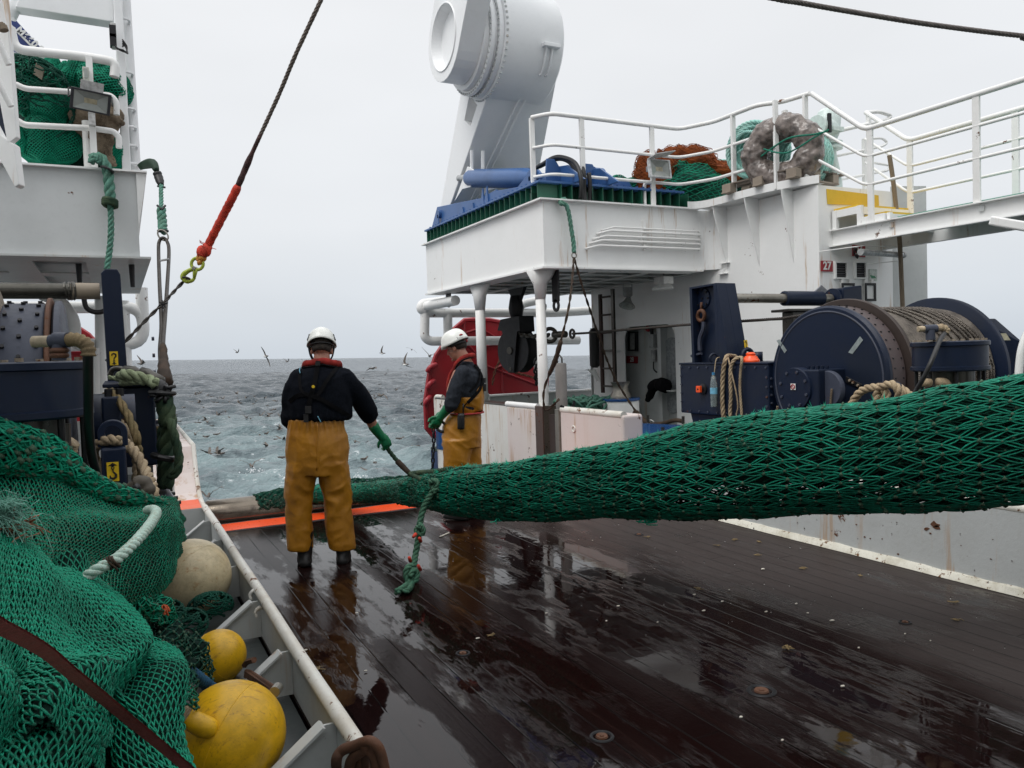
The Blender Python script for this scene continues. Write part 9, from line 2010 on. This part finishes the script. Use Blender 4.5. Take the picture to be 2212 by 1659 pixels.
for cx, cy in ((-.065,-.08), (.10,.06)):
 b = MB(); e = V(-.92,.38,0).normalized(); sx_ = V(.38,.92,0); c = V(cx, cy, 0)
 b.loft([(c+e*.04+V(0,0,.002), .048, .135, sx_, e), (c+e*.04+V(0,0,.03), .050, .138, sx_, e), (c+e*.03+V(0,0,.06), .046, .115, sx_, e), (c+V(0,0,.10), .046, .066, sx_, e), (c+V(0,0,.22), .05, .06, sx_, e)], 20); cloth('boot', b, .010, M['boot'], p2, None, 1)
b = MB(); b.tube([(-.008+.158*math.cos(a), .186*math.sin(a), 1.035+.006*math.sin(a+1)) for a in np.linspace(0, 2*math.pi, 41)[:-1]], .019, 8, closed=True, sq=.5)
for i, v in enumerate(b.v): b.v[i] = (v[0], v[1], 1.035+(v[2]-1.035)*1.0)
local(b, 'red_belt', simple('red_belt', (.33,.02,.02), .5, var=.2), p2)
hcc2 = hc2+u2_*.050-f2_*.004
o, hr2 = helmet(p2, hcc2, f2_, u2_, 1.03, M['helmet'], .006)
b = MB(); b.loft([(hcc2+u2_*-.085-f2_*.040, .052, .054, hr2, f2_), (hcc2+u2_*-.055-f2_*.024, .075, .080, hr2, f2_), (hcc2+u2_*-.02-f2_*.012, .083, .094, hr2, f2_), (hcc2+u2_*.02-f2_*.006, .084, .099, hr2, f2_)], 24); local(b, 'hair', M['hair'], p2)
b = MB(); b.tube([hcc2+hr2*math.cos(a)*.094+f2_*math.sin(a)*.108-u2_*.030 for a in np.linspace(math.pi*.98, math.pi*2.02, 18)], .012, 8); local(b, 'helmet_band', M['rubber'], p2)
b = MB(); b.cyl(hcc2-f2_*.114-u2_*.030, hcc2-f2_*.126-u2_*.030, .014, n=14); local(b, 'ratchet_knob', M['signred'], p2)
tdir = (-f2_*.80-hr2*0+V(.2,-.6,0)).normalized(); nrm_ = V(.35,-.90,.25); nrm_ = (nrm_).normalized(); xd_ = V(1,.30,.05).normalized(); yd_ = nrm_.cross(xd_).normalized()
if yd_.z < 0: yd_ = -yd_
def on_shell(x, y):
 d = (nrm_+xd_*x+yd_*y).normalized(); loc = V(d.dot(hr2), d.dot(f2_), d.dot(u2_)); t = 1/math.sqrt((loc.x/.111)**2+(loc.y/.137)**2+(loc.z/.127)**2); return hcc2+d*(t+.003)
b = MB()
for stroke in (((-.30,.22),(-.24,.02),(-.17,.16),(-.11,.02),(-.05,.22)), ((.16,.18),(.05,.18),(.03,.10),(.12,.10),(.03,.10),(.04,.02),(.15,.02)), ((.22,.22),(.30,.12),(.40,.24)), ((.30,.12),(.27,-.02))):
 b.tube([on_shell(x+.12, y-.02) for x, y in stroke], .0035, 5)
local(b, 'marker_letters', M['signblack'], p2)
b = MB(); b.tube([on_shell(x+.12, .36+.04*math.sin(x*9)) for x in (-.10,0,.10,.22)], [.005,.009,.009,.005], 6); local(b, 'red_mark', M['signred'], p2)
b = MB(); cc_ = [V(-.120,-.09,1.44), V(-.105,-.115,1.50), V(-.055,-.125,1.555), V(.020,-.095,1.585), V(.060,-.01,1.59), V(.030,.085,1.58), V(-.05,.11,1.55), V(-.11,.10,1.49)]
b.tube(spline(cc_, 5), .021, 12, sq=1.2); b.tube(spline([V(-.120,-.09,1.46), V(-.160,-.07,1.40), V(-.178,-.055,1.30), V(-.18,-.04,1.18)], 5), [.022]*8+[.026]*8, 10); local(b, 'life_jacket_collar', M['collar'], p2)
b = MB(); b.tube(spline([p+V(0,-.026,-.018) for p in cc_[:5]], 5), .008, 6); local(b, 'collar_piping', M['blackcloth'], p2)
def surf2(a, z, off=.012):
 rx = np.interp(z, [1.05,1.27,1.37,1.44,1.5], [.15,.165,.158,.135,.098]); ry = np.interp(z, [1.05,1.27,1.37,1.44,1.5], [.18,.205,.21,.185,.13]); return V(-.01+(rx+off)*math.cos(a), (ry+off)*math.sin(a), z)
def web2(pts, wd=.03, m='blackcloth', off=.012):
 P = spline([surf2(R(a), z, off) for a, z in pts], 6); b = MB(); L = []
 for i, p in enumerate(P):
  j = min(i+1, len(P)-1); t = (P[j]-P[max(i-1,0)]).normalized(); nrm = V(p.x+.01, p.y, 0).normalized(); s = t.cross(nrm).normalized(); L.append((p+s*wd/2, p-s*wd/2, nrm*-.006))
 for i in range(len(L)-1):
  (a, c, n0), (d_, e, n1) = L[i], L[i+1]; b.add([a, c, e, d_, a+n0, c+n0, e+n1, d_+n1], [(0,1,2,3),(7,6,5,4),(0,4,5,1),(3,2,6,7)])
 return local(b, 'webbing', M[m], p2, False)
web2([(-45,1.50),(-25,1.43),(-22,1.36),(-40,1.27),(-65,1.20),(-85,1.14)]); web2([(-10,1.50),(-15,1.40),(-12,1.30),(-8,1.20)], .026); web2([(10,1.45),(-25,1.42),(-50,1.33),(-80,1.24)], .022)
b = MB(); b.obox(surf2(R(-16), 1.28, .02), .03, .02, .07); b.obox(surf2(R(-14), 1.35, .02), .03, .02, .05); local(b, 'buckle', M['rubber'], p2, False)
rd = MB(); rp_ = V(-.058,-.205,.965); rd.loft([(rp_+V(0,0,-.075), .030, .018), (rp_+V(0,0,-.06), .034, .021), (rp_+V(0,0,.05), .034, .021), (rp_+V(.003,0,.075), .028, .018)], 14); rd.cyl(rp_+V(.02,0,.07), rp_+V(.022,0,.17), .007, n=8)
ro = tag(local(rd, 'radio', M['rubber'], None), 'small black handheld radio clipped at the far fisherman\'s red belt', 'radio'); ro.matrix_world = p2.matrix_world
b = MB(); b.tube(spline([rp_+V(.02,0,.10), V(-.02,-.212,1.12), surf2(R(-60), 1.22, .01)], 5), .005, 6); local(b, 'radio_cord', M['blackcloth'], p2)
g3 = MB(); fd = V(-.45,.15,-.85).normalized(); sd3 = V(-.75,-.25,.35); sd3 = (sd3-fd*sd3.dot(fd)).normalized(); up3 = sd3.cross(fd).normalized(); up3 = up3 if up3.y < 0 else -up3
limb(g3, [(-.185,-.15,1.085), (-.215,-.125,1.045), (-.245,-.10,1.01)], [.050,.045,.040]); glove(g3, (-.235,-.11,1.02), V(-.275,-.085,.965), fd, up3, sd3, 1.12, .8)
g3b = cloth('glove', g3, .0045, M['glove'], p2, lambda p: .0015*pnoise(p*60), 1)
g4_ = MB(); glove(g4_, (-.27,.05,1.0), V(-.31,.02,.95), V(-.4,-.2,-.85), V(-.3,.9,0), V(-.8,-.2,.3), 1.05, .9); cloth('glove', g4_, .006, M['glove'], p2, None, 1)
b = MB(); T2 = p2.matrix_world; hq = V(-.250,-.045,.90); b.torus(T2 @ hq, .045, .014, T2.to_3x3() @ V(.3,1,.1), 18, 8, 1.2); b.tube([T2 @ (hq+V(-.02,0,.05)), T2 @ (hq+V(-.03,-.01,.11))], .016, 8); tag(b.build('steel_shackle', M['grimy'], smooth='all'), 'dark steel shackle held in the far fisherman\'s gloved hands', 'shackle')
def explode(o):
 b = bmesh.new(); b.from_mesh(o.data); b.verts.ensure_lookup_table(); seen = set(); isl = []
 for v in b.verts:
  if v.index in seen: continue
  st = [v]; seen.add(v.index); c = []
  while st:
   q = st.pop(); c.append(q.index)
   for e in q.link_edges:
    w_ = e.other_vert(q)
    if w_.index not in seen: seen.add(w_.index); st.append(w_)
  isl.append(set(c))
 vs = [v.co.copy() for v in b.verts]; fs = [[v.index for v in f.verts] for f in b.faces]; b.free()
 if not 1 < len(isl) < 60: return
 sm = o.data.polygons[0].use_smooth if o.data.polygons else False
 for k, c in enumerate(isl):
  mp = {i: n for n, i in enumerate(sorted(c))}; me = bpy.data.meshes.new(o.name.split('.')[0])
  me.from_pydata([vs[i] for i in sorted(c)], [], [[mp[i] for i in f] for f in fs if f[0] in c]); me.update()
  for m_ in o.data.materials: me.materials.append(m_)
  me.polygons.foreach_set('use_smooth', [sm]*len(me.polygons))
  q = o.copy(); q.data = me; sc.collection.objects.link(q)
 bpy.data.objects.remove(o)
for o in list(bpy.data.objects):
 if o.type == 'MESH' and o.parent and o.name.split('.')[0] in ('stub_plate', 'tape_band', 'pillar', 'step_frame', 'rust_scab', 'whipping', 'conduit', 'cross_beam', 'post_flare', 'red_whipping', 'helmet_vent', 'buckle', 'sleeve_eye', 'lower_pipes', 'lug', 'blue_toggle', 'guide_flange', 'rod', 'nut', 'side_beam'): explode(o)
bpy.context.view_layer.update()
def under(part, kids):
 for root in [o for o in bpy.data.objects if o.parent is None and o.get('category')]:
  ch = list(root.children); base = lambda o: o.name.split('.')[0]
  ps = [c for c in ch if base(c) == part]
  if not ps: continue
  for c in ch:
   if base(c) in kids and c not in ps:
    mw = c.matrix_world.copy(); c.parent = ps[0]; c.matrix_parent_inverse = ps[0].matrix_world.inverted(); c.matrix_basis = mw
for part, kids in (('helmet', ('helmet_vent', 'chin_strap', 'helmet_band', 'ratchet_knob', 'marker_letters', 'red_mark')), ('life_jacket_collar', ('collar_piping',)), ('webbing', ('buckle', 'yellow_button', 'blue_toggle')),
 ('oilskin_trousers', ('seat_seam',)), ('housing', ('bolt_heads', 'reflector', 'led_panel', 'sticker', 'sticker_mark', 'tee_fitting', 'tie_rods')), ('brake_drum', ('brake_band', 'face_groove', 'tape_patch', 'slot_plate', 'bolt_heads')),
 ('box_body', ('lid', 'bolt_heads', 'panel', 'sensor_base')), ('wire_core', ('crossing_turns',)), ('barrel', ('slewing_ring', 'ring_bolts')), ('arm', ('dish_rim',)), ('post_body', ('sticker_back', 'sticker', 'hook_symbol', 'end_cover')),
 ('block_body', ('sticker_back', 'sticker', 'hook_symbol', 'bolt_heads')), ('frame', ('opening', 'slats')), ('sheave', ('pin',)), ('base_flange', ('bolts', 'stub_plate')), ('cover_plate', ('gasket', 'hinge')), ('bottle_body', ('water', 'label', 'bottle_cap')),
 ('drum', ('rim',)), ('jib_plate', ('stripe', 'lettering')), ('board', ('lettering', 'symbol')), ('ball', ('moulding_seam', 'lug')), ('door_plate', ('rib', 'rim', 'lug', 'door_chain')), ('hook_body', ('latch', 'pivot')), ('twine', ('knots',)), ('red_sleeve', ('frayed_threads', 'sleeve_eye')),
 ('wall_plate', ('edge_bar', 'cap', 'orange_patch', 'blue_patch', 'doubler_plate')), ('block_plate', ('ring',)), ('coaming_plate', ('rust_scab', 'bracket'))): under(part, kids)
